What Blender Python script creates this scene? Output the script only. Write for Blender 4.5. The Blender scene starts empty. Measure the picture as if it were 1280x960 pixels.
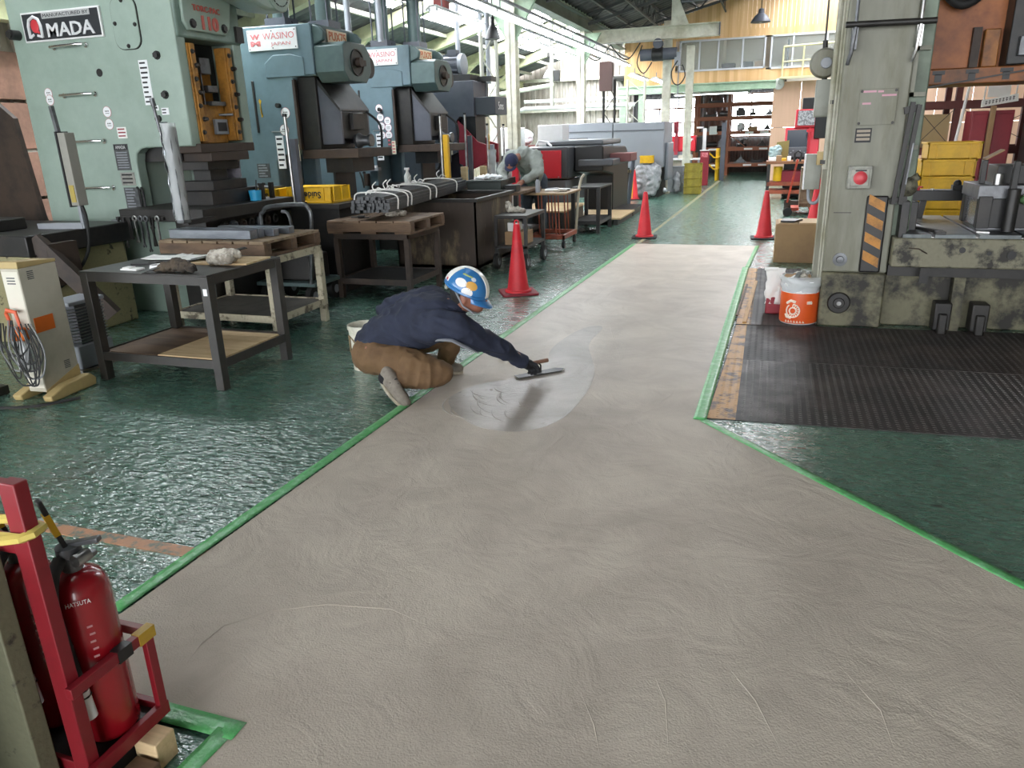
import bpy, bmesh, math, random
from mathutils import Vector, Matrix, Euler, noise
random.seed(7)
S = bpy.context.scene
COL = S.collection
PI = math.pi

# ---------------------------------------------------------------- camera, sky, exposure
cd = bpy.data.cameras.new('camera'); cam = bpy.data.objects.new('camera', cd); COL.objects.link(cam)
R = [[0.9476855, 0.0750827, -0.3102497], [0.3178785, -0.3105236, 0.8958395], [-0.0290778, -0.9475957, -0.3181459]]
cam.matrix_world = Matrix(((R[0][0], -R[0][1], -R[0][2], 0), (R[1][0], -R[1][1], -R[1][2], 0), (R[2][0], -R[2][1], -R[2][2], 1.6), (0, 0, 0, 1)))
cd.sensor_width = 36; cd.lens = 26.156; cd.clip_start = .05; cd.clip_end = 200
S.camera = cam
W = bpy.data.worlds.new('overcast_sky'); S.world = W; W.use_nodes = True
W.node_tree.nodes['Background'].inputs[0].default_value = (.95, .97, 1, 1)
W.node_tree.nodes['Background'].inputs[1].default_value = 7.0
vs = S.view_settings; S.display_settings.display_device = 'sRGB'
vs.view_transform = 'Standard'; vs.look = 'None'; vs.gamma = 1; vs.use_curve_mapping = False; vs.exposure = 0.35
S.cycles.max_bounces = 7; S.cycles.diffuse_bounces = 4; S.cycles.glossy_bounces = 3; S.cycles.transmission_bounces = 4; S.cycles.transparent_max_bounces = 8
S.cycles.caustics_reflective = False; S.cycles.caustics_refractive = False
S.cycles.use_denoising = True; S.cycles.sample_clamp_indirect = 6.0
SKY_E, WIN_E, TUBE_E = 30.0, 14.0, 10.0      # how bright the daylit panes and the tubes are

# ---------------------------------------------------------------- helpers
def lin(h):
    h = h.lstrip('#'); c = [int(h[i:i+2], 16) / 255 for i in (0, 2, 4)]
    return tuple((x / 12.92 if x <= .04045 else ((x + .055) / 1.055) ** 2.4) for x in c) + (1,)
_M = {}
def nd(nt, t, **k):
    n = nt.nodes.new(t)
    for a, b in k.items():
        if a in n.inputs: n.inputs[a].default_value = b
        else: setattr(n, a, b)
    return n
def mat(name, c, r=.5, m=0, c2=None, ns=4., lo=.45, hi=.65, b=0., bs=60., st=None, coat=0, var=.12, spec=.5, r2=None, mixrange=None):
    """painted / worn surface: colour c with patches of c2, fine value grain, bump"""
    if name in _M: return _M[name]
    M = bpy.data.materials.new(name); M.use_nodes = True; nt = M.node_tree; P = nt.nodes['Principled BSDF']; L = nt.links.new
    P.inputs['Roughness'].default_value = r; P.inputs['Metallic'].default_value = m; P.inputs['Specular IOR Level'].default_value = spec
    P.inputs['Coat Weight'].default_value = coat
    tc = nd(nt, 'ShaderNodeTexCoord'); src = tc.outputs['Object']
    if st:
        mp = nd(nt, 'ShaderNodeMapping'); mp.inputs['Scale'].default_value = st; L(src, mp.inputs[0]); src = mp.outputs[0]
    col = None
    if c2:
        n = nd(nt, 'ShaderNodeTexNoise', Scale=ns, Detail=8., Roughness=.65); L(src, n.inputs['Vector'])
        rp = nd(nt, 'ShaderNodeMapRange'); rp.inputs[1].default_value = lo; rp.inputs[2].default_value = hi; L(n.outputs[0], rp.inputs[0])
        mx = nd(nt, 'ShaderNodeMix', data_type='RGBA'); mx.inputs[6].default_value = lin(c); mx.inputs[7].default_value = lin(c2); L(rp.outputs[0], mx.inputs[0])
        col = mx.outputs[2]
        if r2 is not None:
            rm = nd(nt, 'ShaderNodeMapRange'); rm.inputs[3].default_value = r; rm.inputs[4].default_value = r2; L(rp.outputs[0], rm.inputs[0]); L(rm.outputs[0], P.inputs['Roughness'])
    if var:
        n2 = nd(nt, 'ShaderNodeTexNoise', Scale=ns * 5 + 3, Detail=4.); L(src, n2.inputs['Vector'])
        r3 = nd(nt, 'ShaderNodeMapRange'); r3.inputs[3].default_value = 1 - var * 1.6; r3.inputs[4].default_value = 1 + var * 1.6; L(n2.outputs[0], r3.inputs[0])
        hs = nd(nt, 'ShaderNodeHueSaturation'); L(r3.outputs[0], hs.inputs['Value'])
        if col: L(col, hs.inputs['Color'])
        else: hs.inputs['Color'].default_value = lin(c)
        col = hs.outputs[0]
    if col: L(col, P.inputs['Base Color'])
    else: P.inputs['Base Color'].default_value = lin(c)
    if b:
        n3 = nd(nt, 'ShaderNodeTexNoise', Scale=bs, Detail=5.); L(src, n3.inputs['Vector'])
        bp = nd(nt, 'ShaderNodeBump', Strength=b, Distance=.01); L(n3.outputs[0], bp.inputs['Height']); L(bp.outputs[0], P.inputs['Normal'])
    _M[name] = M; return M
def emis(name, c, e):
    if name in _M: return _M[name]
    M = bpy.data.materials.new(name); M.use_nodes = True; P = M.node_tree.nodes['Principled BSDF']
    P.inputs['Base Color'].default_value = lin('d8d8d8'); P.inputs['Emission Color'].default_value = lin(c); P.inputs['Emission Strength'].default_value = e
    _M[name] = M; return M
def glass(name, tint='ffffff', a=.15, r=.05):
    if name in _M: return _M[name]
    M = bpy.data.materials.new(name); M.use_nodes = True; nt = M.node_tree; nt.nodes.clear(); L = nt.links.new
    o = nd(nt, 'ShaderNodeOutputMaterial'); mx = nd(nt, 'ShaderNodeMixShader'); mx.inputs[0].default_value = a
    t = nd(nt, 'ShaderNodeBsdfTransparent'); t.inputs[0].default_value = lin(tint)
    g = nd(nt, 'ShaderNodeBsdfPrincipled', Roughness=r); g.inputs['Base Color'].default_value = lin('e8ecec')
    L(t.outputs[0], mx.inputs[1]); L(g.outputs[0], mx.inputs[2]); L(mx.outputs[0], o.inputs[0])
    _M[name] = M; return M

def wm(o):
    m = Matrix()
    while o is not None: m = o.matrix_basis @ m; o = o.parent
    return m
class B:
    def __init__(s): s.v = []; s.f = []
    def add(s, vs, fs):
        k = len(s.v); s.v += [tuple(x) for x in vs]; s.f += [tuple(i + k for i in f) for f in fs]; return s
    def box(s, x0, x1, y0, y1, z0, z1, T=None):
        vs = [Vector((x, y, z)) for x in (x0, x1) for y in (y0, y1) for z in (z0, z1)]
        if T is not None: vs = [T @ v for v in vs]
        return s.add(vs, [(0, 1, 3, 2), (4, 6, 7, 5), (0, 4, 5, 1), (2, 3, 7, 6), (0, 2, 6, 4), (1, 5, 7, 3)])
    def bar(s, p, q, w, h, up=(0, 0, 1)):
        p, q = Vector(p), Vector(q); d = (q - p).normalized(); u = Vector(up)
        if abs(d.dot(u)) > .98: u = Vector((1, 0, 0))
        r = d.cross(u).normalized(); u = r.cross(d)
        vs = [e + r * (a * w / 2) + u * (b * h / 2) for e in (p, q) for a, b in ((-1, -1), (1, -1), (1, 1), (-1, 1))]
        return s.add(vs, [(3, 2, 1, 0), (4, 5, 6, 7), (0, 1, 5, 4), (1, 2, 6, 5), (2, 3, 7, 6), (3, 0, 4, 7)])
    def tube(s, pts, r, n=8, close=False, flat=1.):
        pts = [Vector(p) for p in pts]; N = len(pts); rs = r if isinstance(r, (list, tuple)) else [r] * N
        t0 = (pts[1] - pts[0]).normalized(); u = Vector((0, 0, 1)) if abs(t0.z) < .9 else Vector((1, 0, 0))
        u = (u - t0 * u.dot(t0)).normalized(); vs = []; fs = []
        for i, p in enumerate(pts):
            if close: t = pts[(i + 1) % N] - pts[i - 1]
            else: t = pts[min(i + 1, N - 1)] - pts[max(i - 1, 0)]
            t.normalize(); u = (u - t * u.dot(t)); u = u.normalized() if u.length > 1e-5 else t.orthogonal().normalized(); w = t.cross(u)
            vs += [p + (u * math.cos(2 * PI * k / n) * flat + w * math.sin(2 * PI * k / n)) * rs[i] for k in range(n)]
        for i in range(N if close else N - 1):
            a, b = i * n, ((i + 1) % N) * n
            fs += [(a + k, a + (k + 1) % n, b + (k + 1) % n, b + k) for k in range(n)]
        if not close: fs += [tuple(range(n - 1, -1, -1)), tuple((N - 1) * n + k for k in range(n))]
        return s.add(vs, fs)
    def ctube(s, pts, r, n=8, k=4):
        """tube along a smooth curve through the points"""
        P = [Vector(p) for p in pts]; Q = []
        for i in range(len(P) - 1):
            a, b, c, d = P[max(i - 1, 0)], P[i], P[i + 1], P[min(i + 2, len(P) - 1)]
            for j in range(k): t = j / k; Q.append(.5 * (2 * b + (c - a) * t + (2 * a - 5 * b + 4 * c - d) * t * t + (3 * b - a - 3 * c + d) * t ** 3))
        return s.tube(Q + [P[-1]], r, n)
    def cyl(s, p, q, r0, r1=None, n=16): return s.tube([p, q], [r0, r0 if r1 is None else r1], n)
    def lathe(s, prof, c=(0, 0, 0), n=24, ax='z', sq=(1, 1)):
        c = Vector(c); vs = []; fs = []; N = len(prof)
        for r, z in prof:
            for k in range(n):
                a, b = r * math.cos(2 * PI * k / n) * sq[0], r * math.sin(2 * PI * k / n) * sq[1]
                vs.append(c + Vector({'z': (a, b, z), 'x': (z, a, b), 'y': (b, z, a)}[ax]))
        for i in range(N - 1): fs += [(i * n + k, i * n + (k + 1) % n, (i + 1) * n + (k + 1) % n, (i + 1) * n + k) for k in range(n)]
        fs += [tuple(range(n - 1, -1, -1)), tuple((N - 1) * n + k for k in range(n))]
        return s.add(vs, fs)
    def prism(s, pts, a0, a1, ax='z'):
        n = len(pts); g = {'z': lambda p, a: (p[0], p[1], a), 'y': lambda p, a: (p[0], a, p[1]), 'x': lambda p, a: (a, p[0], p[1])}[ax]
        vs = [g(p, a0) for p in pts] + [g(p, a1) for p in pts]
        return s.add(vs, [tuple(range(n - 1, -1, -1)), tuple(range(n, 2 * n))] + [(k, (k + 1) % n, n + (k + 1) % n, n + k) for k in range(n)])
    def sph(s, c, r, n=12, rot=None):
        c = Vector(c); r = r if isinstance(r, (list, tuple)) else (r, r, r); m = n // 2; vs = []; fs = []
        for i in range(1, m):
            for k in range(n):
                a, b = PI * i / m, 2 * PI * k / n
                vs.append(Vector((r[0] * math.sin(a) * math.cos(b), r[1] * math.sin(a) * math.sin(b), r[2] * math.cos(a))))
        vs += [Vector((0, 0, r[2])), Vector((0, 0, -r[2]))]; t = len(vs) - 2
        if rot is not None: vs = [rot @ v for v in vs]
        for i in range(m - 2): fs += [(i * n + k, (i + 1) * n + k, (i + 1) * n + (k + 1) % n, i * n + (k + 1) % n) for k in range(n)]
        fs += [(t, k, (k + 1) % n) for k in range(n)] + [(t + 1, (m - 2) * n + (k + 1) % n, (m - 2) * n + k) for k in range(n)]
        return s.add([c + v for v in vs], fs)
    def grid(s, f, nu, nv, th=None):
        vs = [f(i / nu, j / nv) for i in range(nu + 1) for j in range(nv + 1)]; w = nv + 1
        return s.add(vs, [(i * w + j, (i + 1) * w + j, (i + 1) * w + j + 1, i * w + j + 1) for i in range(nu) for j in range(nv)])
    def out(s, name, m, par=None, bev=0, sm=40, org=None, T=None, solid=0, weld=False):
        vs = [Vector(v) for v in s.v]
        if T is not None: vs = [T @ v for v in vs]
        if par is not None:
            iv = wm(par).inverted(); vs = [iv @ v for v in vs]
        elif org is not None: vs = [v - Vector(org) for v in vs]
        me = bpy.data.meshes.new(name); me.from_pydata(vs, [], s.f); me.update()
        bm = bmesh.new(); bm.from_mesh(me); bmesh.ops.recalc_face_normals(bm, faces=bm.faces); bm.to_mesh(me); bm.free()
        me.materials.append(m if not isinstance(m, str) else _M[m])
        if sm:
            me.polygons.foreach_set('use_smooth', [True] * len(me.polygons)); me.set_sharp_from_angle(angle=math.radians(sm))
        o = bpy.data.objects.new(name, me); COL.objects.link(o)
        if par is not None: o.parent = par
        elif org is not None: o.location = org
        if solid:
            md = o.modifiers.new('t', 'SOLIDIFY'); md.thickness = solid; md.offset = 0
        if bev:
            md = o.modifiers.new('b', 'BEVEL'); md.width = bev; md.segments = 2; md.limit_method = 'ANGLE'; md.angle_limit = math.radians(50)
        return o
def tag(o, label=None, cat=None, group=None, kind=None):
    if label: o['label'] = label
    if cat: o['category'] = cat
    if group: o['group'] = group
    if kind: o['kind'] = kind
    return o
def thing(name, label, cat, loc=(0, 0, 0), rz=0, group=None):
    o = bpy.data.objects.new(name, None); o.empty_display_size = .1; COL.objects.link(o); o.location = loc; o.rotation_euler = (0, 0, rz)
    return tag(o, label, cat, group)
def place(o, rz=0, loc=None):
    if loc is not None: o.location = loc
    o.rotation_euler = (0, 0, rz); return o
def dup(root, loc, rz=None, label=None, group=None):
    def cp(o, par):
        c = o.copy(); COL.objects.link(c)
        if par: c.parent = par
        for ch in list(o.children): cp(ch, c)
        return c
    r = cp(root, None); r.location = loc
    if rz is not None: r.rotation_euler = (0, 0, rz)
    if label: r['label'] = label
    if group: r['group'] = group
    return r
def Rz(a, c=(0, 0, 0)): return Matrix.Translation(c) @ Matrix.Rotation(a, 4, 'Z') @ Matrix.Translation(-Vector(c))
FACE = {'-y': Euler((PI / 2, 0, 0)), '+x': Euler((PI / 2, 0, PI / 2)), 'up': Euler((0, 0, 0)), '+y': Euler((PI / 2, 0, PI)), '-x': Euler((PI / 2, 0, -PI / 2))}
def text(s, c, w, h, face, m, par, name='lettering', ex=.002, flip=False, rot=None, bold=0):
    """lettering fitted to a w x h field centred on c (world)"""
    cu = bpy.data.curves.new(name, 'FONT'); cu.body = s; cu.extrude = .02; cu.offset = bold; cu.resolution_u = 2
    t = bpy.data.objects.new(name, cu); COL.objects.link(t); dg = bpy.context.evaluated_depsgraph_get()
    me = bpy.data.meshes.new_from_object(t.evaluated_get(dg)); bpy.data.objects.remove(t)
    xs = [v.co.x for v in me.vertices]; ys = [v.co.y for v in me.vertices]
    if not xs: return None
    sx, sy = w / max(1e-4, max(xs) - min(xs)), h / max(1e-4, max(ys) - min(ys)); cx, cy = (max(xs) + min(xs)) / 2, (max(ys) + min(ys)) / 2
    E = (rot if rot is not None else FACE[face].to_matrix()).to_4x4()
    if flip: E = E @ Matrix.Rotation(PI, 4, 'Z')
    T = Matrix.Translation(c) @ E @ Matrix.Diagonal((sx, sy, ex / .04, 1)) @ Matrix.Translation((-cx, -cy, 0))
    me.transform(wm(par).inverted() @ T if par is not None else T)
    me.materials.clear(); me.materials.append(m)
    o = bpy.data.objects.new(name, me); COL.objects.link(o)
    if par is not None: o.parent = par
    return o
def blob(name, m, parts, par=None, vox=.012, it=6, wr=0, wf=18., org=None, fold=None):
    """one continuous rounded surface grown over chains of tapered limbs; a part is a list of (x,y,z,r) or ('e',c,r,rot)"""
    b = B()
    for p in parts:
        if p[0] == 'e': b.sph(p[1], p[2], 20, p[3] if len(p) > 3 else None); continue
        for i, a in enumerate(p):
            b.sph(a[:3], a[3], 14)
            if i: b.cyl(p[i - 1][:3], a[:3], p[i - 1][3], a[3], 14)
    o = b.out(name, m, None, sm=0); md = o.modifiers.new('r', 'REMESH'); md.mode = 'VOXEL'; md.voxel_size = vox
    if it: ms = o.modifiers.new('s', 'SMOOTH'); ms.factor = .5; ms.iterations = it
    dg = bpy.context.evaluated_depsgraph_get(); me = bpy.data.meshes.new_from_object(o.evaluated_get(dg)); bpy.data.objects.remove(o)
    me.name = name
    if wr:
        ns = [v.normal.copy() for v in me.vertices]
        for v, n in zip(me.vertices, ns):
            if fold:                     # soft long creases running along the fold direction
                d = Vector(fold).normalized(); q = v.co - d * v.co.dot(d) * .72
                v.co += n * wr * (1.2 - 3.2 * abs(noise.noise(q * wf * 1.6)) ** .8 + .5 * noise.noise(v.co * wf))
            else: v.co += n * wr * (abs(noise.noise(v.co * wf)) * 2 - .7 + .5 * noise.noise(v.co * wf * 2.3))
    T = wm(par).inverted() if par is not None else Matrix.Translation(-Vector(org or (0, 0, 0)))
    me.transform(T); me.polygons.foreach_set('use_smooth', [True] * len(me.polygons))
    if not me.materials: me.materials.append(m)
    o = bpy.data.objects.new(name, me); COL.objects.link(o)
    if par is not None: o.parent = par
    elif org: o.location = org
    return o
def struct(o, label=None): o['kind'] = 'structure'; return tag(o, label)

# ---------------------------------------------------------------- materials
cream = mat('cream_paint', 'c9c8ba', .5, c2='a9a698', ns=3)
ivory = mat('ivory_steel', 'd6d4c4', .5, c2='b7b29c', ns=2)
palegreen = mat('pale_green_paint', 'a9c0a6', .55, c2='8fa88d', ns=2)
pressgreen = mat('press_green', '98aa9f', .42, c2='86998d', ns=1.6, lo=.4, hi=.7, var=.05)
pressgreen_lo = mat('press_green_front', '80938a', .45, c2='667a70', ns=3, var=.06)
wblue = mat('press_blue_green', '60757d', .42, c2='566a72', ns=1.8, var=.06)
wteal = mat('press_teal', '4e6261', .45, c2='415352', ns=2.5, var=.08)
wdark = mat('press_slate', '50535c', .5, c2='454851', ns=2, var=.06)
olive = mat('press_grey_green', '7f7f72', .55, c2='625f49', ns=3.2, lo=.46, hi=.68, b=.1, bs=25, st=(1, 1, .22))
olive_worn = mat('worn_grey_green', '767360', .6, c2='24221d', ns=6, lo=.5, hi=.62, b=.15, bs=30)
olive_base = mat('oily_press_base', '68654f', .6, c2='211f19', ns=4, lo=.43, hi=.58, b=.2, bs=20)
orange_s = mat('orange_machine_paint', 'a4602c', .5, c2='7d431c', ns=3)
ochre = mat('ochre_gib_paint', 'a9762f', .5, c2='7c5624', ns=8)
black_st = mat('black_steel', '191919', .45, c2='2a2623', ns=6, var=.15)
dark_st = mat('dark_oily_steel', '24221f', .5, c2='131212', ns=5, b=.08, bs=30)
brown_st = mat('rusty_brown_steel', '3d3027', .6, c2='231c18', ns=3, b=.12, bs=25)
bin_st = mat('rust_streaked_steel', '41362e', .6, c2='857658', ns=4, lo=.53, hi=.7, b=.1, bs=20, st=(1, 1, .4))
grey_st = mat('mid_grey_steel', '6c6f72', .4, m=.6, c2='4a4b4c', ns=5)
bright_st = mat('bright_steel', 'b4b4b2', .3, m=.9, c2='8a8a88', ns=6)
chrome = mat('chrome', 'd8d8d8', .15, m=1, var=0)
gun = mat('blue_grey_bar_steel', '7b8087', .38, m=.5, c2='5a5f66', ns=6, st=(.2, 1, 1))
wood_l = mat('light_plywood', 'cbb28a', .7, c2='b3976e', ns=6, st=(.4, 3, 3))
wood_d = mat('oil_stained_wood', '6b543f', .65, c2='4a382a', ns=4, st=(.5, 2.5, 2.5))
wood_m = mat('worn_pallet_wood', '8d7a62', .7, c2='5d4a39', ns=5, st=(.4, 3, 3))
white_p = mat('white_paper', 'e9e9e6', .7, var=.03)
white_s = mat('white_paint', 'dedede', .4, var=.04)
red_p = mat('red_paint', 'b3202c', .4, c2='8f1822', ns=4)
red_m = mat('red_machine_paint', 'c02230', .4, var=.05)
red_d = mat('dark_red_paint', '8a2230', .5, var=.08)
red_dot = mat('red_print', 'c8343c', .5, var=0)
cone_r = mat('cone_red_vinyl', 'd8303a', .5, c2='c22832', ns=5, var=.06)
yel = mat('yellow_plastic', 'e2b41a', .45, c2='cda014', ns=4, var=.05)
yel_d = mat('dusty_yellow_plastic', 'b8a53c', .5, c2='94842c', ns=4)
oran = mat('orange_plastic', 'd2661e', .5, var=.05)
blackp = mat('black_plastic', '131314', .45, var=.1)
rubber = mat('black_rubber', '1b1b1b', .7, var=.15)
greyp = mat('grey_plastic', '8c9096', .5, var=.05)
dkgrey = mat('dark_grey_panel', '4b4d52', .45, var=.06)
beige = mat('beige_enamel', 'b9b3a3', .5, c2='a59e8c', ns=2, var=.04)
tan = mat('tan_plastic', 'b09a68', .55, var=.08)
card = mat('corrugated_cardboard', 'a38562', .8, c2='94775a', ns=2, var=.05)
machgrey = mat('machine_grey', '7f8289', .45, c2='777a81', ns=1, var=.03)
brownrack = mat('rack_brown_orange', '8a4f33', .55, var=.1)
rackred = mat('rack_dark_red', '5e2f2c', .6, var=.1)
plast = glass('clear_film', 'f4f6f8', .35, .12)
pane = glass('window_glass', 'f6fafa', .12, .02)
smoke = glass('smoked_glass', '6a7076', .5, .1)
sky_e = emis('daylit_skylight_sheet', 'f4f8ff', SKY_E)
win_e = emis('daylit_window_pane', 'f6faff', WIN_E)
tube_e = emis('fluorescent_tube_glow', 'f4fbff', TUBE_E)
tape_m = mat('green_masking_tape', '56a862', .35, c2='96c9a0', ns=14, lo=.5, hi=.75, b=.5, bs=45)
roof_m = mat('roof_sheet_grey', '6f7072', .7, c2='5a5b5c', ns=2)
roof_d = mat('dark_roof_sheet', '555553', .75, c2='38383a', ns=2)
wallc = mat('cream_corrugated_sheet', 'b4aa98', .65, c2='958a78', ns=2, st=(1, 1, .3))
wallg = mat('grey_corrugated_sheet', '9a958c', .65, c2='7e776e', ns=2, st=(1, 1, .3))
brick_m = mat('faded_red_panel', 'b08674', .75, c2='9b7868', ns=3)
concrete = mat('old_concrete', '8b8a80', .8, c2='6f6d62', ns=3, b=.2)
# ---------------------------------------------------------------- floor, mortar and board materials
def floor_mat():
    M = bpy.data.materials.new('worn_green_floor_paint'); M.use_nodes = True; nt = M.node_tree; P = nt.nodes['Principled BSDF']; L = nt.links.new
    tc = nd(nt, 'ShaderNodeTexCoord'); o = tc.outputs['Object']
    n1 = nd(nt, 'ShaderNodeTexNoise', Scale=1.3, Detail=9., Roughness=.7); L(o, n1.inputs['Vector'])
    r1 = nd(nt, 'ShaderNodeMapRange'); r1.inputs[1].default_value = .54; r1.inputs[2].default_value = .78; L(n1.outputs[0], r1.inputs[0])
    m1 = nd(nt, 'ShaderNodeMix', data_type='RGBA'); m1.inputs[6].default_value = lin('486c5d'); m1.inputs[7].default_value = lin('3a4441'); L(r1.outputs[0], m1.inputs[0])
    mp2 = nd(nt, 'ShaderNodeMapping'); mp2.inputs['Scale'].default_value = (.55, 1.3, 1); L(o, mp2.inputs[0]); n2 = nd(nt, 'ShaderNodeTexNoise', Scale=15., Detail=6., Roughness=.68); L(mp2.outputs[0], n2.inputs['Vector'])
    r2 = nd(nt, 'ShaderNodeMapRange'); r2.inputs[1].default_value = .62; r2.inputs[2].default_value = .66; L(n2.outputs[0], r2.inputs[0])
    m2 = nd(nt, 'ShaderNodeMix', data_type='RGBA'); m2.inputs[7].default_value = lin('2b302d'); L(r2.outputs[0], m2.inputs[0]); L(m1.outputs[2], m2.inputs[6])
    L(m2.outputs[2], P.inputs['Base Color'])
    rr = nd(nt, 'ShaderNodeMapRange'); rr.inputs[3].default_value = .13; rr.inputs[4].default_value = .42; L(n2.outputs[0], rr.inputs[0]); L(rr.outputs[0], P.inputs['Roughness'])
    P.inputs['Specular IOR Level'].default_value = .6; P.inputs['Coat Weight'].default_value = .7; P.inputs['Coat Roughness'].default_value = .14
    mp = nd(nt, 'ShaderNodeMapping'); mp.inputs['Scale'].default_value = (.8, 1.5, 1); L(o, mp.inputs[0])
    n3 = nd(nt, 'ShaderNodeTexNoise', Scale=24., Detail=2.6, Roughness=.55); L(mp.outputs[0], n3.inputs['Vector'])
    n4 = nd(nt, 'ShaderNodeTexNoise', Scale=8., Detail=1.); L(o, n4.inputs['Vector'])
    ad = nd(nt, 'ShaderNodeMath', operation='MULTIPLY_ADD'); ad.inputs[1].default_value = .8; L(n4.outputs[0], ad.inputs[0]); L(n3.outputs[0], ad.inputs[2])
    bp = nd(nt, 'ShaderNodeBump', Strength=1., Distance=.014); L(ad.outputs[0], bp.inputs['Height']); L(bp.outputs[0], P.inputs['Normal']); L(bp.outputs[0], P.inputs['Coat Normal'])
    return M
def mortar_mat(name, c, c2, ra, rb, y0, y1, bstr):
    """trowelled mortar: roughness falls from ra (drying, by the near end) to rb (fresh, further down the strip)"""
    M = bpy.data.materials.new(name); M.use_nodes = True; nt = M.node_tree; P = nt.nodes['Principled BSDF']; L = nt.links.new
    tc = nd(nt, 'ShaderNodeTexCoord'); o = tc.outputs['Object']
    n0 = nd(nt, 'ShaderNodeTexNoise', Scale=.8, Detail=3., Distortion=1.6); L(o, n0.inputs['Vector'])
    n1 = nd(nt, 'ShaderNodeTexNoise', Scale=2.2, Detail=8., Roughness=.62, Distortion=1.2); L(o, n1.inputs['Vector'])
    mm = nd(nt, 'ShaderNodeMath', operation='ADD'); L(n0.outputs[0], mm.inputs[0]); L(n1.outputs[0], mm.inputs[1])
    r1 = nd(nt, 'ShaderNodeMapRange'); r1.inputs[1].default_value = .8; r1.inputs[2].default_value = 1.25; L(mm.outputs[0], r1.inputs[0])
    m1 = nd(nt, 'ShaderNodeMix', data_type='RGBA'); m1.inputs[6].default_value = lin(c); m1.inputs[7].default_value = lin(c2); L(r1.outputs[0], m1.inputs[0]); L(m1.outputs[2], P.inputs['Base Color'])
    sp = nd(nt, 'ShaderNodeSeparateXYZ'); L(o, sp.inputs[0])
    ry = nd(nt, 'ShaderNodeMapRange'); ry.inputs[1].default_value = y0; ry.inputs[2].default_value = y1; ry.inputs[3].default_value = ra; ry.inputs[4].default_value = rb; L(sp.outputs[1], ry.inputs[0])
    ml = nd(nt, 'ShaderNodeMath', operation='MULTIPLY_ADD'); ml.inputs[1].default_value = .35; L(n1.outputs[0], ml.inputs[0]); L(ry.outputs[0], ml.inputs[2])
    m3 = nd(nt, 'ShaderNodeMath', operation='SUBTRACT'); m3.inputs[1].default_value = .17; L(ml.outputs[0], m3.inputs[0]); L(m3.outputs[0], P.inputs['Roughness'])
    n3 = nd(nt, 'ShaderNodeTexNoise', Scale=150., Detail=2.); L(o, n3.inputs['Vector'])
    n4 = nd(nt, 'ShaderNodeTexNoise', Scale=3.5, Detail=6., Distortion=2.5); L(o, n4.inputs['Vector'])
    ad = nd(nt, 'ShaderNodeMath', operation='MULTIPLY_ADD'); ad.inputs[1].default_value = 4.; L(n4.outputs[0], ad.inputs[0]); L(n3.outputs[0], ad.inputs[2])
    bp = nd(nt, 'ShaderNodeBump', Strength=bstr, Distance=.004); L(ad.outputs[0], bp.inputs['Height']); L(bp.outputs[0], P.inputs['Normal'])
    return M
def board_mat(name, c, c2, w, r=.55):
    """boards of width w along x, each with its own tone, grain upright"""
    M = bpy.data.materials.new(name); M.use_nodes = True; nt = M.node_tree; P = nt.nodes['Principled BSDF']; L = nt.links.new; P.inputs['Roughness'].default_value = r
    tc = nd(nt, 'ShaderNodeTexCoord'); sp = nd(nt, 'ShaderNodeSeparateXYZ'); L(tc.outputs['Object'], sp.inputs[0])
    dv = nd(nt, 'ShaderNodeMath', operation='DIVIDE'); dv.inputs[1].default_value = w; L(sp.outputs[0], dv.inputs[0])
    fl = nd(nt, 'ShaderNodeMath', operation='FLOOR'); L(dv.outputs[0], fl.inputs[0])
    wn = nd(nt, 'ShaderNodeTexWhiteNoise', noise_dimensions='1D'); L(fl.outputs[0], wn.inputs['W'])
    mp = nd(nt, 'ShaderNodeMapping'); mp.inputs['Scale'].default_value = (14, 14, .8); L(tc.outputs['Object'], mp.inputs[0])
    n = nd(nt, 'ShaderNodeTexNoise', Scale=1., Detail=5.); L(mp.outputs[0], n.inputs['Vector'])
    av = nd(nt, 'ShaderNodeMath', operation='MULTIPLY_ADD'); av.inputs[1].default_value = .6; L(wn.outputs[0], av.inputs[0]); L(n.outputs[0], av.inputs[2])
    rp = nd(nt, 'ShaderNodeMapRange'); rp.inputs[1].default_value = .35; rp.inputs[2].default_value = 1.15; L(av.outputs[0], rp.inputs[0])
    mx = nd(nt, 'ShaderNodeMix', data_type='RGBA'); mx.inputs[6].default_value = lin(c); mx.inputs[7].default_value = lin(c2); L(rp.outputs[0], mx.inputs[0]); L(mx.outputs[2], P.inputs['Base Color'])
    return M
floor_m = floor_mat()
mortar_m = mortar_mat('grey_mortar', 'c0b5a6', 'aca194', .78, .42, 3.0, 5.5, .6)
wet_m = mortar_mat('wet_mortar', 'aaa298', '968e84', .34, .34, 0, 1, .6)
board_m = board_mat('pine_cladding', 'ecc692', 'd3a56c', .12)
ply_m = board_mat('pink_plywood', 'dcb59a', 'cfa88c', .9, .6)

# ---------------------------------------------------------------- the setting
struct(B().box(-13, 9, -10, 31, -.1, 0).out('floor', floor_m, sm=0))
MZ = .008
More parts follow.
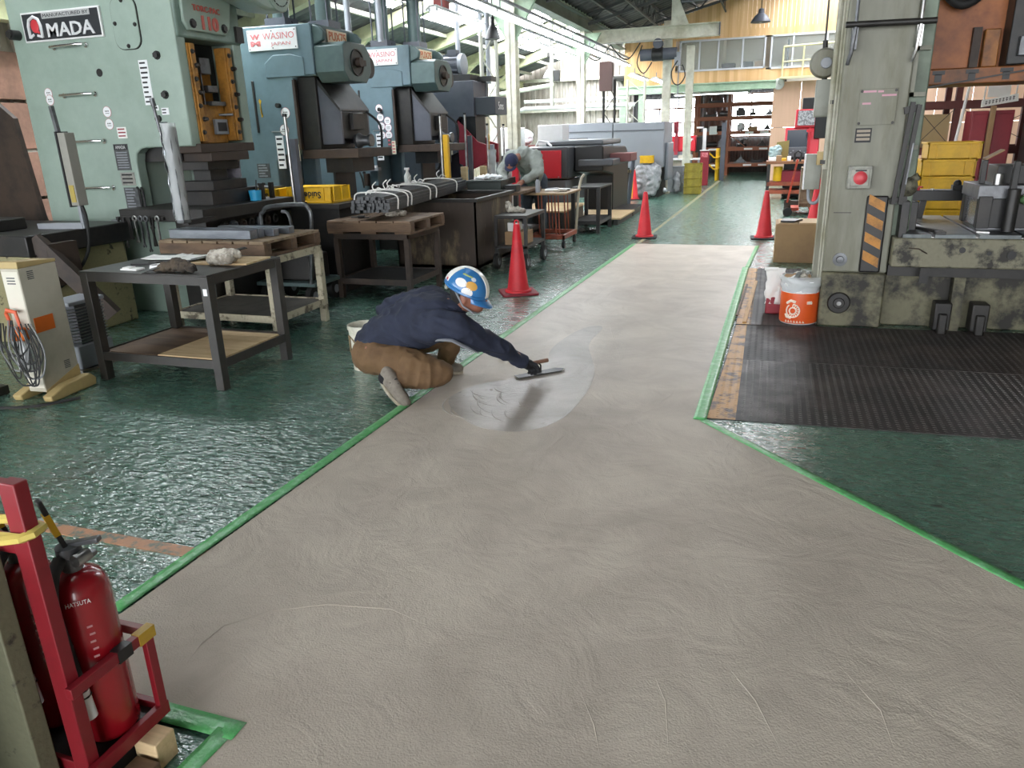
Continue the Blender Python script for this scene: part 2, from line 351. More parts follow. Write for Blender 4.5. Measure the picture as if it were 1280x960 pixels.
# L-shaped edge of the new mortar: it runs along the aisle and widens towards the camera, leaving the extinguisher corner free
mort = struct(B().prism([(-1.84, 11.12), (-2.1, 1.7), (-2.2, 1.36), (-1.34, 1.36), (-1.38, 1.15), (-1.5, -9.5), (5.5, -9.5), (5.5, -2.2), (.97, 2.74), (-.28, 4.14), (-.22, 9.3), (-.14, 11.1)], 0, MZ).out('floor', mortar_m, sm=0))
rd = B()
for pts in ([(-1.67, 1.51), (-1.7, 1.64), (-1.69, 1.74), (-1.58, 1.86), (-1.41, 1.95), (-1.17, 1.99), (-1.0, 1.94)], [(-.44, 1.8), (-.36, 1.66), (-.31, 1.53)], [(-.24, 1.94), (-.18, 1.81), (-.14, 1.58)],
            [(-.03, 2.04), (.07, 1.89), (.15, 1.69)], [(.30, 2.14), (.41, 1.95), (.43, 1.78)], [(-.85, 2.92), (-.84, 2.8), (-.77, 2.68)], [(-1.29, 6.4), (-1.1, 5.7), (-.95, 5.2)], [(-.61, 6.56), (-.8, 6.2), (-.9, 5.7)], [(-1.15, 8.4), (-.9, 7.8), (-.8, 7.0)], [(-.5, 7.6), (-.7, 7.0), (-.55, 6.4)], [(-1.6, 7.5), (-1.2, 7.9), (-.7, 8.6)], [(-.63, 4.12), (-.5, 4.5), (-.49, 4.94)]):
    rd.tube([(x, y, MZ - .001) for x, y in pts], [.001] + [.0032] * (len(pts) - 2) + [.001], 6)
tag(rd.out('trowel_ridges', mortar_m, mort), kind='stuff')
wp = [(-1.84, 4.03), (-1.62, 3.78), (-1.47, 3.68), (-1.23, 3.67), (-1.06, 3.88), (-1.02, 4.31), (-1.05, 4.81), (-1.15, 5.15), (-1.3, 5.6), (-1.25, 6.2), (-1.45, 6.1), (-1.55, 5.4), (-1.45, 5.0), (-1.53, 4.62), (-1.77, 4.45), (-1.86, 4.2)]
def smooth_poly(p, k=2):
    for _ in range(k):
        q = []
        for i in range(len(p)):
            a, b = p[i], p[(i + 1) % len(p)]; q += [(a[0] * .75 + b[0] * .25, a[1] * .75 + b[1] * .25), (a[0] * .25 + b[0] * .75, a[1] * .25 + b[1] * .75)]
        p = q
    return p
wo = B().prism(smooth_poly(wp), MZ - .004, MZ + .0012).out('wet_mortar', wet_m, sm=0)
tag(wo, 'glossy patch of freshly spread wet mortar beneath the trowel', 'mortar', kind='stuff')
wr = B()
for k in range(16):
    a0 = random.uniform(-.3, .3); cx, cy = -1.5 + random.uniform(-.15, .3), 4.1 + random.uniform(-.15, .35); r = random.uniform(.12, .34)
    wr.tube([(cx + r * math.cos(a) * .9, cy + r * math.sin(a), MZ + .0005) for a in [a0 + 3.2 + j * .22 for j in range(7)]], [.001, .003, .004, .005, .004, .003, .001], 5)
tag(wr.out('trowel_swirls', wet_m, wo), kind='stuff')
# masking tape along the edges
def tape(pts, w, label):
    b = B(); n = 60; P = [Vector((x, y, 0)) for x, y in pts]
    d = (P[-1] - P[0]); L = d.length; d.normalize(); s = Vector((-d.y, d.x, 0))
    def f(u, v):
        p = P[0] + d * (u * L) + s * ((v - .5) * w * (1 + .07 * noise.noise((u * L * 3, v, 1)))); p.z = MZ + .0025 + .0018 * noise.noise((p.x * 22, p.y * 22, 3)); return p
    b.grid(f, max(8, int(L * 18)), 3)
    o = b.out('masking_tape', tape_m, None, org=P[0], solid=.001); return tag(o, label, 'tape')
tape([(-2.14, 1.70), (-1.86, 11.1)], .062, 'long green masking tape along the left edge of the mortar strip')
tape([(-.29, 4.12), (-.215, 9.32)], .075, 'green masking tape between the mortar strip and the painted plate edges')
tape([(-.20, 9.30), (-.12, 11.1)], .05, 'short green masking tape beside the mortar below the far right cone')
tape([(5.5, -2.24), (-.27, 4.12)], .05, 'green masking tape slanting from the checker plate to the lower right')
tape([(-2.2, 1.345), (-1.32, 1.345)], .07, 'short green masking tape behind the fire extinguisher stand')
tape([(-1.36, 1.34), (-1.5, -1.0)], .06, 'green masking tape turning toward the viewer from the extinguisher corner')
worn_line = mat('worn_orange_line', 'b5805a', .5, c2='5e6a5c', ns=14, lo=.5, hi=.6)
struct(B().box(-5.5, -2.05, 2.08, 2.15, 0, .003).out('trim_1', worn_line, sm=0))
struct(B().prism([(-1.84, 11.2), (-1.79, 11.2), (-1.5, 27), (-1.6, 27)], 0, .003).out('trim_2', mat('worn_ochre_line', 'a08a5e', .5, c2='5e7a6a', ns=9, lo=.42, hi=.6), sm=0))

def corr(b, p0, p1, z0, z1, pitch=.2, dep=.04):
    p0, p1 = Vector(p0), Vector(p1); d = p1 - p0; n = int(d.length / pitch * 4); d.normalize(); s = Vector((-d.y, d.x)); vs = []
    for i in range(n + 1):
        o = (0, 0, 1, 1)[i % 4] * dep; q = p0 + d * (i * pitch / 4 + (.03 if i % 4 in (1, 3) else 0)) + s * o; vs += [(q.x, q.y, z0), (q.x, q.y, z1)]
    return b.add(vs, [(2 * i, 2 * i + 2, 2 * i + 3, 2 * i + 1) for i in range(n)])
# left wall: corrugated sheet, high windows of the unseen near part, eave girder
wl = B(); corr(wl, (-9.3, 31), (-9.3, -.8), 0, 3.4); corr(wl, (-9.3, -.8), (-9.3, -10), 3.2, 3.5); corr(wl, (-9.3, -.8), (-9.3, -10), 0, .9)
wall_l = struct(wl.out('wall_left', wallc, sm=0))
B().box(-9.26, -9.2, -10, 31, 1.55, 1.63).box(-9.26, -9.2, 6, 31, 2.4, 2.48).out('girt', cream, wall_l, sm=0)
for z in (.4, 1.0, 1.6, 2.2): B().box(-9.2, -9.17, 6.2, 8.1, z, z + .56).out('red_board', brick_m, wall_l, bev=.006)
for k in range(2):
    y = -7.2 + k * 3.3
    w = struct(B().box(-9.34, -9.28, y, y + .06, .9, 3.2).box(-9.34, -9.28, y + 3.0, y + 3.06, .9, 3.2).box(-9.34, -9.28, y, y + 3.06, .88, .94).box(-9.34, -9.28, y, y + 3.06, 3.14, 3.2).box(-9.34, -9.28, y + 1.5, y + 1.56, .9, 3.2).out('window_%d' % (k + 1), white_s))
    B().box(-9.33, -9.31, y + .06, y + 1.5, .94, 3.14).out('pane', win_e, w, sm=0); B().box(-9.33, -9.31, y + 1.56, y + 3.0, .94, 3.14).out('pane', win_e, w, sm=0)
# far wall of the left bay
wf = B(); corr(wf, (-9.3, 27.2), (-4.7, 27.2), 0, 5.0)
wall_f = struct(wf.out('wall_far', wallg, sm=0))
B().box(-9.2, -4.75, 27.05, 27.16, 2.3, 2.4).box(-9.2, -4.75, 27.05, 27.16, 3.3, 3.4).box(-5.9, -4.75, 27.0, 27.16, 1.9, 2.02).out('girt', cream, wall_f, sm=0)
# upper cladded wall of the main hall, gable following the roof
GY = 25.0
def roofz(x): return 4.3 + .29 * (x + 4.7) if x < 1.8 else 4.3 + .29 * 6.5 - .29 * (x - 1.8)
holes = [(-2.95, -.45, 3.24, 4.12), (-.32, 2.2, 3.2, 4.12)]
b = B(); x = -4.62
while x < 6.6:
    x1 = x + .118; top = roofz(x + .06) - .02; segs = [(2.9, top)]
    for h in holes:
        if x1 > h[0] and x < h[1]: segs = [(2.9, h[2]), (h[3], top)]
    dy = random.uniform(0, .001)
    for z0, z1 in segs: b.box(x, x1, GY + dy, GY + .04, z0, z1)
    x += .12
wu = struct(B().box(-4.62, 6.6, GY + .04, GY + .06, 2.9, 3.2).out('wall_back', board_m, sm=0))
tag(b.out('cladding_boards', board_m, wu, sm=0), kind='stuff')
for k, (x0, x1) in enumerate(((-.15, .62), (.63, 1.5), (1.51, 2.4), (2.41, 3.3), (3.31, 4.2), (4.21, 5.1), (5.11, 6.6))):
    B().box(x0, x1, GY, GY + .03, 0, 1.55).out('plywood_panel', ply_m, wu, bev=.004); B().box(x0, x1, GY, GY + .03, 1.56, 2.84).out('plywood_panel', ply_m, wu, bev=.004)
B().box(-4.8, -.1, GY - .1, GY + .15, 2.68, 2.9).box(-4.8, -.1, GY - .16, GY + .2, 2.86, 2.9).box(-4.8, -.1, GY - .16, GY + .2, 2.66, 2.69).out('lintel_beam', palegreen, wu, bev=.005)
for x in (-4.75, -4.15): B().box(x, x + .2, GY - .08, GY + .12, 0, 2.68).out('post', palegreen, wu, bev=.01)
# office windows in the cladded wall
offw = mat('office_wall', 'c9bfae', .8, var=.03)
wo_ = struct(B().box(-3.2, 2.6, GY + 2.2, GY + 2.25, 2.9, 4.5).out('wall_office', offw, sm=0)); struct(B().box(-3.2, 2.6, GY + .1, GY + 2.2, 4.3, 4.34).out('ceiling_office', offw, sm=0)); struct(B().box(-3.2, 2.6, GY + .1, GY + 2.2, 2.9, 3.0).out('floor_office', offw, sm=0))
for x in (-3.25, 2.6): struct(B().box(x, x + .05, GY + .1, GY + 2.2, 2.9, 4.4).out('wall_office_side', offw, sm=0))
struct(B().box(-1.75, -1.7, GY + .6, GY + 2.2, 3.0, 4.3).out('wall_office_partition', offw, sm=0))
frame_m = mat('aluminium_frame', 'c6c8cc', .4, m=.3, var=.04)
def win(n, x0, x1, z0, z1, mull, y=GY, m=frame_m, pm=pane, t=.05):
    b = B().box(x0, x1, y - .03, y + .05, z0, z0 + t).box(x0, x1, y - .03, y + .05, z1 - t, z1).box(x0, x0 + t, y - .03, y + .05, z0, z1).box(x1 - t, x1, y - .03, y + .05, z0, z1)
    for q in mull: b.box(q - t / 2, q + t / 2, y - .02, y + .05, z0, z1)
    w = struct(b.out('window_%d' % n, m, bev=.003)); e = [x0 + t] + list(mull) + [x1 - t]
    for a, c in zip(e[:-1], e[1:]): B().box(a, c, y + .005, y + .012, z0 + t, z1 - t).out('pane', pm, w, sm=0)
    return w
win(5, -2.95, -.45, 3.24, 4.12, [-2.35, -1.8, -1.1]); win(6, -.32, 2.2, 3.2, 4.12, [.3, 1.2])
# storeroom behind the opening: dark corrugated back wall with bright panes
b = B(); corr(b, (-5.2, 30.2), (.2, 30.2), 0, 4); b.box(.15, .2, 25.1, 30.2, 0, 4).box(-5.2, -5.15, 27.4, 30.2, 0, 4)
wr_ = struct(b.out('wall_storeroom', mat('dark_ribbed_sheet', '5b5c5c', .7, c2='47484a', ns=2), sm=0))
win(7, -5.0, -2.75, .9, 2.72, [-4.2, -3.5], 30.1, mat('window_bar_grey', '9a9a96', .5), win_e)
win(8, -1.72, -.05, 1.25, 2.78, [-.9], 30.1, _M['window_bar_grey'], win_e)
for z in (1.3, 1.8, 2.3): B().box(-5.0, -2.75, 30.06, 30.1, z, z + .06).out('bar', brownrack, bpy.data.objects['window_7'], sm=0)
struct(B().box(-5.2, .2, 25.1, 30.2, 3.2, 3.25).out('ceiling_storeroom', roof_d, sm=0))
# right side of the hall
b = B(); corr(b, (6.6, -10), (6.6, 26), 0, 5.2); struct(b.out('wall_right', wallg, sm=0))
# ---------------------------------------------------------------- roofs
def roofsheet(x0, z0, x1, z1, y0, y1, pitch=.3, dep=.04):
    b = B(); n = int((y1 - y0) / pitch * 4); vs = []
    for i in range(n + 1):
        o = (0, 0, 1, 1)[i % 4] * dep; y = y0 + i * pitch / 4; vs += [(x0, y, z0 + o), (x1, y, z1 + o)]
    return b.add(vs, [(2 * i, 2 * i + 2, 2 * i + 3, 2 * i + 1) for i in range(n)])
ceil_m = struct(roofsheet(-4.75, roofz(-4.75) + .1, 1.8, roofz(1.8) + .1, 3.2, 26).out('ceiling', roof_d, sm=0))
roofsheet(1.8, roofz(1.8) + .1, 6.7, roofz(6.7) + .1, -10, 26).out('roof_sheet', roof_d, ceil_m, sm=0)
roofsheet(-4.75, roofz(-4.75) + .1, 1.8, roofz(1.8) + .1, -10, 3.2).out('roof_sheet', roof_d, ceil_m, sm=0)
for y in (12.3, 15.5, 18.7, 21.9): B().prism([(.4, roofz(.4) + .06), (1.7, roofz(1.7) + .06), (1.7, roofz(1.7) + .08), (.4, roofz(.4) + .08)], y, y + 2.4, 'y').out('skylight', sky_e, ceil_m, sm=0)  # unseen skylights, added to brighten the pine wall from above
tr_m = mat('truss_dark_paint', '3e4140', .6, var=.08)
for y in (8.5, 12.3, 16.1, 19.9, 23.0):          # light lattice trusses under the main roof
    b = B(); dz = .5
    xs = [-4.6 + i * .8 for i in range(9)]
    b.bar((xs[0], y, roofz(xs[0])), (xs[-1], y, roofz(xs[-1])), .06, .06); b.bar((xs[0], y, roofz(xs[0]) - .2), (xs[-1], y, roofz(xs[-1]) - dz), .06, .06)
    for i in range(8):
        za, zb = roofz(xs[i]), roofz(xs[i + 1]); la = .2 + .3 * i / 8; lb = .2 + .3 * (i + 1) / 8
        b.bar((xs[i], y, za - la), ((xs[i] + xs[i + 1]) / 2, y, (za + zb) / 2), .03, .03); b.bar(((xs[i] + xs[i + 1]) / 2, y, (za + zb) / 2), (xs[i + 1], y, zb - lb), .03, .03)
    b.bar((1.8, y, roofz(1.8)), (6.5, y, roofz(6.5)), .06, .06); b.out('roof_truss', tr_m, ceil_m, sm=0)
for i in range(8):
    x = -4.2 + i * .85; z = roofz(x) + .05
    b = B().box(x - .03, x + .03, 3.5, 25, z - .05, z + .02)
    if i in (1, 3, 5):                           # every other purlin is a lattice
        b.box(x - .02, x + .02, 3.5, 25, z - .42, z - .38)
        for k in range(24): b.bar((x, 4 + k * .86, z - .4), (x, 4.43 + k * .86, z), .02, .02); b.bar((x, 4.43 + k * .86, z), (x, 4.86 + k * .86, z - .4), .02, .02)
    b.out('purlin', tr_m, ceil_m, sm=0)
# left bay: sloping roof with daylit sheets between the rafters
def lz(x): return 4.6 + .3 * (x + 4.7)
bays = [(-10 + k * 3.08, -10 + (k + 1) * 3.08) for k in range(12)]
ceil_l = struct(roofsheet(-4.7, lz(-4.7) + .12, -5.6, lz(-5.6) + .12, -10, 27.1).out('ceiling_left_bay', roof_m, sm=0))
roofsheet(-7.2, lz(-7.2) + .12, -9.6, lz(-9.6) + .12, -10, 27.1).out('roof_sheet', roof_m, ceil_l, sm=0)
for k, (y0, y1) in enumerate(bays):
    lit = y0 > 5 and k != 6
    B().prism([(-5.6, lz(-5.6) + .12), (-7.2, lz(-7.2) + .12), (-7.2, lz(-7.2) + .16), (-5.6, lz(-5.6) + .16)], y0 + .25, y1 - .25, 'y').out('skylight' if lit else 'roof_sheet', sky_e if lit else roof_m, ceil_l, sm=0)
    B().prism([(-5.6, lz(-5.6) + .12), (-7.2, lz(-7.2) + .12), (-7.2, lz(-7.2) + .15), (-5.6, lz(-5.6) + .15)], y0 - .25, y0 + .25, 'y').out('roof_sheet', roof_m, ceil_l, sm=0)
    if y0 > 5:
        b = B(); b.bar((-4.75, y0, lz(-4.75) - .02), (-9.3, y0, lz(-9.3) - .02), .12, .24, (0, 0, 1)).bar((-4.75, y0, lz(-4.75) - .14), (-9.3, y0, lz(-9.3) - .14), .2, .03)
        b.bar((-9.2, y0, 2.5), (-7.9, y0, lz(-7.9) - .1), .1, .1); b.out('rafter', mat('rafter_yellow_cream', 'cfd0ac', .5, c2='b4b894', ns=2), ceil_l, bev=.004)
for x in (-5.3, -6.0, -6.8, -7.5, -8.3): B().box(x - .04, x + .04, 5, 27, lz(x) + .02, lz(x) + .1).out('purlin', cream, ceil_l, sm=0)
B().box(-8.72, -8.5, 5, 27, 3.02, 3.04).box(-8.72, -8.5, 5, 27, 3.3, 3.32).box(-8.63, -8.59, 5, 27, 3.04, 3.3).out('eave_girder', _M['rafter_yellow_cream'], ceil_l, bev=.004)
# clerestory strip and valley girder between the two roofs, with haunched columns
B().box(-4.78, -4.74, 5, 27, 4.2, 4.62).out('fascia', palegreen, ceil_m, sm=0)
B().box(-4.82, -4.58, 5, 25, 3.98, 4.01).box(-4.82, -4.58, 5, 25, 4.25, 4.28).box(-4.72, -4.68, 5, 25, 4.0, 4.26).out('valley_girder', mat('grey_green_girder', '6b776b', .55, c2='596459', ns=2), ceil_m, bev=.004)
def hcol(b, x, y, h, w=.2, d=.22, t=.018):
    return b.box(x - w / 2, x + w / 2, y - d / 2, y - d / 2 + t, 0, h).box(x - w / 2, x + w / 2, y + d / 2 - t, y + d / 2, 0, h).box(x - t / 2, x + t / 2, y - d / 2, y + d / 2, 0, h)
def column(x, y, h, label, m=ivory, brace=True, solid=False):
    r = thing('steel_column', label, 'column', (x, y, 0))
    b = B()
    if solid: b.box(x - .1, x + .1, y - .1, y + .1, 0, h)
    else: hcol(b, x, y, h)
    b.out('shaft', m, r, bev=.003)
    B().box(x - .16, x + .16, y - .16, y + .16, 0, .03).out('base_plate', m, r)
    if brace: B().prism([(x + .09, h - .05), (x + .09, h - .75), (x + .5, h - .05)], y - .05, y + .05, 'y').prism([(x - .09, h - .05), (x - .09, h - .75), (x - .5, h - .05)], y - .05, y + .05, 'y').out('haunch', palegreen, r)
    return r
column(-4.72, 14.2, 3.98, 'cream steel column with a red painted foot behind the bent worker')
column(-4.8, 20.0, 3.98, 'cream steel column standing behind the grey enclosure')
column(-7.2, 20.0, lz(-7.2) - .15, 'wide cream column behind the slate coloured press', brace=False)
column(-2.72, 20.6, 4.15, 'tall cream crane column at the right end of the grey enclosure', brace=False)
column(-2.36, 22.6, 3.75, 'cream column behind the crane column, beside the stacked olive crates', brace=False)
# ---------------------------------------------------------------- the green press nearest the viewer, left row
stk_w = mat('white_sticker', 'e6e8ea', .5, var=.02); plate_g = mat('engraved_plate', '565a5c', .4, c2='3f4244', ns=20, lo=.4, hi=.6); ink = mat('black_print', '26272a', .6, var=0); redink = mat('faded_red_print', 'c4606a', .5, var=0)
def disc(x, y, z, r, m, par, name='sticker', face='-y', ring=None, lines=True):
    if face == '-y':
        o = B().cyl((x, y, z), (x, y - .003, z), r, n=20).out(name, m, par)
        if ring: B().cyl((x, y - .001, z), (x, y - .0025, z), r * 1.06, n=20).out('sticker_rim', ring, o)
        if lines:
            b = B()
            for k in range(3): b.box(x - r * .45 + k * r * .35, x - r * .25 + k * r * .35, y - .004, y - .003, z, z + r * .25)
            b.box(x - r * .5, x + r * .5, y - .004, y - .003, z - r * .35, z - r * .25).out('print', ink, o, sm=0)
    return o
def bolts(par, pts, r=.022, d='-y', h=.03, m=None):
    """hexagon bolts, each an object of its own sharing one mesh"""
    v = {'-y': (0, -1, 0), '+x': (1, 0, 0)}[d]; first = None
    for p in pts:
        if first is None:
            q = [p[k] + v[k] * h for k in range(3)]; q2 = [p[k] + v[k] * h * .3 for k in range(3)]
            first = B().cyl(p, q, r, n=6).cyl(p, q2, r * 1.35, n=10).out('bolt', m or black_st, par); p0 = p
        else:
            o = first.copy(); COL.objects.link(o); o.location = [p[k] - p0[k] for k in range(3)]
def label_plate(x0, x1, y, z0, z1, par, m, rows, name='label_plate', dark=ink):
    o = B().box(x0, x1, y - .004, y, z0, z1).out(name, m, par, sm=0); b = B(); n = rows
    for k in range(n):
        z = z1 - (k + .6) * (z1 - z0) / (n + .3); w = (x1 - x0) * random.uniform(.45, .8); b.box(x0 + (x1 - x0) * .1, x0 + (x1 - x0) * .1 + w, y - .0055, y - .004, z - (z1 - z0) / n * .18, z + (z1 - z0) / n * .18)
    b.out('print', dark, o, sm=0); return o
A = thing('power_press', 'light green press nearest the viewer with chrome rungs and a black and white nameplate', 'press', (-6, 6.3, 0))
side = [(-6.95, 0), (-5.28, 0), (-5.28, .93), (-5.73, .93), (-5.73, 1.46), (-5.71, 1.53), (-5.65, 1.57), (-5.58, 1.58), (-5.05, 1.58), (-5.05, 3.75), (-6.95, 3.75)]
b = B().prism(side, 5.85, 5.97, 'y').prism(side, 6.62, 6.74, 'y').box(-6.95, -5.78, 5.97, 6.62, 0, 3.75).box(-5.78, -5.3, 5.97, 6.62, 0, .9)
b.out('frame', pressgreen, A, bev=.012)
B().box(-5.6, -5.03, 5.865, 6.735, 2.5, 3.75).out('head', pressgreen_lo, A, bev=.02)
B().box(-5.78, -5.3, 5.97, 6.62, 1.45, 2.5).out('slide_back', black_st, A)
# gibs, slide and its fittings, seen from the front
for y in (6.0, 6.5):
    g = B().box(-5.16, -5.04, y - .035, y + .06, 1.62, 2.46).box(-5.04, -5.02, y - .02, y + .04, 1.62, 2.46).out('gib', ochre, A, bev=.006)
    bolts(g, [(-5.02, y - .002, 1.7 + k * .23) for k in range(4)], .016, '+x', .02); bolts(g, [(-5.02, y + .022, 1.815 + k * .23) for k in range(3)], .016, '+x', .045)
sl = B().box(-5.4, -5.12, 6.08, 6.45, 1.6, 1.95).box(-5.4, -5.25, 6.06, 6.48, 1.95, 2.3).out('slide', ochre, A, bev=.01)
B().box(-5.25, -5.12, 6.2, 6.34, 2.22, 2.36).box(-5.2, -5.1, 6.24, 6.38, 2.06, 2.12).box(-5.2, -5.08, 6.24, 6.44, 1.94, 1.98).tube([(-5.15, 6.22, 2.25), (-5.13, 6.2, 2.0), (-5.15, 6.22, 1.75)], .01, 6).cyl((-5.12, 6.36, 1.86), (-5.0, 6.42, 1.86), .012).out('slide_gear', grey_st, sl, bev=.005)
B().box(-5.14, -5.09, 6.26, 6.44, 1.68, 1.82).out('indicator_box', greyp, sl, bev=.008); B().box(-5.09, -5.085, 6.29, 6.41, 1.71, 1.79).out('indicator_face', ink, sl, sm=0)
B().box(-5.4, -5.0, 5.9, 6.68, 1.52, 1.6).box(-5.45, -4.98, 6.0, 6.55, 1.44, 1.52).out('slide_plate', brown_st, A, bev=.006)
B().box(-5.4, -5.08, 6.05, 6.5, 1.36, 1.44).box(-5.35, -5.15, 6.15, 6.4, 1.25, 1.36).out('upper_die', black_st, A, bev=.004)
# bolster and the die set on it
B().box(-5.78, -4.82, 5.58, 6.98, .93, 1.04).out('bolster', dark_st, A, bev=.006)
B().box(-5.3, -4.95, 5.75, 6.8, 0, .93).out('bed_front', dark_st, A)
B().box(-5.45, -5.0, 5.95, 6.65, 1.04, 1.17).box(-5.4, -5.05, 6.05, 6.55, 1.17, 1.26).out('lower_die', black_st, A, bev=.004)
for y in (6.62, 6.78): B().box(-4.97, -4.93, y, y + .04, 1.04, 1.2).out('guide_block', black_st, A)
# chrome rungs up the side
for z in (2.92, 2.49, 2.07, 1.65, 1.22, .79, .36):
    B().tube([(-6.44, 5.85, z), (-6.44, 5.79, z), (-6.40, 5.775, z), (-6.1, 5.775, z + .005), (-6.06, 5.79, z + .005), (-6.06, 5.85, z + .005)], .013, 8).cyl((-6.06, 5.85, z), (-6.06, 5.835, z), .024).cyl((-6.44, 5.85, z), (-6.44, 5.835, z), .024).out('rung', chrome, A)
# nameplate
npm = B().box(-6.76, -5.82, 5.826, 5.85, 2.545, 2.80).out('nameplate', white_s, A, bev=.004); y = 5.824
B().box(-6.745, -5.835, y, 5.83, 2.56, 2.785).out('plate_field', mat('plate_black', '2c2f33', .35, var=0), npm, sm=0)
B().box(-6.5, -5.93, y - .003, y, 2.735, 2.785).out('maker_strip', mat('brushed_silver', 'aeb0b0', .4, var=.03), npm, sm=0)
text('MANUFACTURED BY', (-6.215, y - .004, 2.76), .54, .028, '-y', ink, npm)
silver = mat('silver_letters', 'd4d6d8', .35, var=0)
text('MADA', (-6.18, y - .005, 2.635), .56, .115, '-y', silver, npm, bold=.02, ex=.008)
b = B().tube([(-6.68, y - .004, 2.58), (-6.68, y - .004, 2.68), (-6.66, y - .004, 2.735), (-6.605, y - .004, 2.76), (-6.55, y - .004, 2.735), (-6.53, y - .004, 2.68), (-6.53, y - .004, 2.58)], .014, 6).bar((-6.68, y - .004, 2.585), (-6.63, y - .004, 2.61), .01, .02).bar((-6.53, y - .004, 2.585), (-6.59, y - .004, 2.6), .01, .02).out('logo_arch', silver, npm)
B().sph((-6.605, y - .002, 2.68), (.05, .008, .058), 16).bar((-6.6, y - .003, 2.645), (-6.555, y - .003, 2.62), .012, .02).out('logo_dot', red_dot, npm)
# inspection cover with four bolts
def rrect(cx, cz, w, h, r, n=5):
    p = []
    for sx, sz, a0 in ((1, 1, 0), (-1, 1, PI / 2), (-1, -1, PI), (1, -1, 1.5 * PI)):
        for k in range(n + 1): a = a0 + k * PI / 2 / n; p.append((cx + sx * (w / 2 - r) + r * math.cos(a), cz + sz * (h / 2 - r) + r * math.sin(a)))
    return p
B().prism(rrect(-5.56, 2.635, .29, .43, .09), 5.838, 5.86, 'y').out('cover_joint', black_st, A, sm=0)
cv = B().prism(rrect(-5.56, 2.635, .278, .418, .085), 5.832, 5.86, 'y').out('inspection_cover', pressgreen, A, bev=.002)
bolts(cv, [(x, 5.832, z) for x, z in ((-5.56, 2.82), (-5.45, 2.62), (-5.56, 2.45), (-5.67, 2.64))], .014, '-y', .012)
bolts(A, [(x, 5.85, z) for x, z in ((-5.28, 2.36), (-5.26, 2.03), (-5.29, 1.67))], .028, '-y', .03)
B().cyl((-5.97, 5.85, 2.25), (-5.97, 5.846, 2.25), .035).out('oil_hole', blackp, A)
B().cyl((-6.86, 5.86, 2.62), (-6.86, 5.76, 2.62), .045).cyl((-6.86, 5.80, 2.62), (-6.86, 5.74, 2.62), .032).out('lifting_pin', black_st, A)
B().cyl((-5.375, 5.85, 1.83), (-5.375, 5.825, 1.83), .03).out('key_switch', blackp, A); B().cyl((-5.375, 5.825, 1.83), (-5.375, 5.82, 1.83), .014).out('key_slot', bright_st, A)
for x, z, r in ((-6.64, 2.10, .045), (-6.635, 2.04, .045), (-5.965, 1.91, .046), (-5.965, 1.80, .046)): disc(x, 5.849 - .002 * (z < 2.05), z, r, stk_w, A, ring=redink)
label_plate(-5.5, -5.4, 5.85, 1.95, 2.33, A, stk_w, 9, 'paper_label'); label_plate(-5.42, -5.36, 5.85, 1.9, 1.945, A, stk_w, 1, 'paper_label')
label_plate(-5.33, -5.25, 5.85, 1.86, 1.92, A, stk_w, 2, 'paper_label')
label_plate(-5.89, -5.78, 5.85, 1.67, 1.77, A, white_p, 3, 'capacity_label', red_d)
p = B().box(-5.97, -5.8, 5.845, 5.85, 1.38, 1.62).out('spec_plate', plate_g, A, sm=0); B().box(-5.965, -5.805, 5.843, 5.846, 1.565, 1.615).out('plate_header', ink, p, sm=0)
text('AMADA', (-5.885, 5.842, 1.59), .12, .03, '-y', silver, p)
for k in range(7): B().box(-5.95, -5.82, 5.843, 5.846, 1.4 + k * .023, 1.41 + k * .023).out('plate_row', greyp, p, sm=0)
label_plate(-5.95, -5.78, 5.85, 1.24, 1.36, A, bright_st, 3, 'spec_plate'); label_plate(-5.94, -5.76, 5.85, 1.02, 1.22, A, plate_g, 7, 'spec_plate', greyp)
label_plate(-5.86, -5.76, 5.85, .96, 1.005, A, mat('pink_tag', 'd88a96', .6, var=0), 1, 'pink_tag', redink)
B().tube([(-5.77, 5.84, 1.22), (-5.74, 5.83, 1.2), (-5.74, 5.83, .95)], .012, 6).tube([(-5.72, 5.84, 1.22), (-5.70, 5.83, 1.18), (-5.70, 5.83, .95)], .012, 6).out('hose', rubber, A)
B().box(-6.1, -5.85, 5.77, 5.85, .84, .92).out('small_shelf', greyp, A, bev=.004)
B().lathe([(.05, 0), (.06, .01), (.05, .03), (.02, .035)], (-6.62, 5.84, .2), 16, 'y').out('plug_cap', chrome, A)
# model panel on the head front, drive cover above
P1 = B().prism([(5.98, 2.56), (6.48, 2.56), (6.55, 2.63), (6.68, 3.2), (5.95, 3.2), (5.93, 2.63)], -5.035, -5.0, 'x').out('model_panel', pressgreen, A, bev=.01)
text('110', (-4.995, 6.27, 2.64), .22, .12, '+x', mat('model_red', 'b85a50', .5, var=0), P1, ex=.012, bold=.03); text('TORC-PAC', (-4.995, 6.24, 2.755), .36, .05, '+x', _M['model_red'], P1, ex=.008)
bolts(P1, [(-5.0, y, 2.62) for y in (6.04, 6.46)], .03, '+x', .02)
B().box(-5.04, -5.0, 6.64, 6.74, 2.52, 2.66).out('corner_block', dark_st, A)
dc = B().prism([(6.05, 3.0), (6.1, 2.93), (6.8, 2.80), (7.12, 2.82), (7.2, 2.95), (7.2, 3.5), (6.1, 3.6)], -5.0, -4.72, 'x').out('drive_cover', pressgreen, A, bev=.03)
B().lathe([(.19, 0), (.19, .012), (.17, .016), (.17, .02)], (-4.72, 6.98, 3.0), 28, 'x').out('vent_disc', pressgreen, dc)
b = B()
for k in range(16): a = k * PI / 8; b.bar((-4.70, 6.98 + .145 * math.cos(a - .14), 3.0 + .145 * math.sin(a - .14)), (-4.70, 6.98 + .145 * math.cos(a + .14), 3.0 + .145 * math.sin(a + .14)), .014, .006)
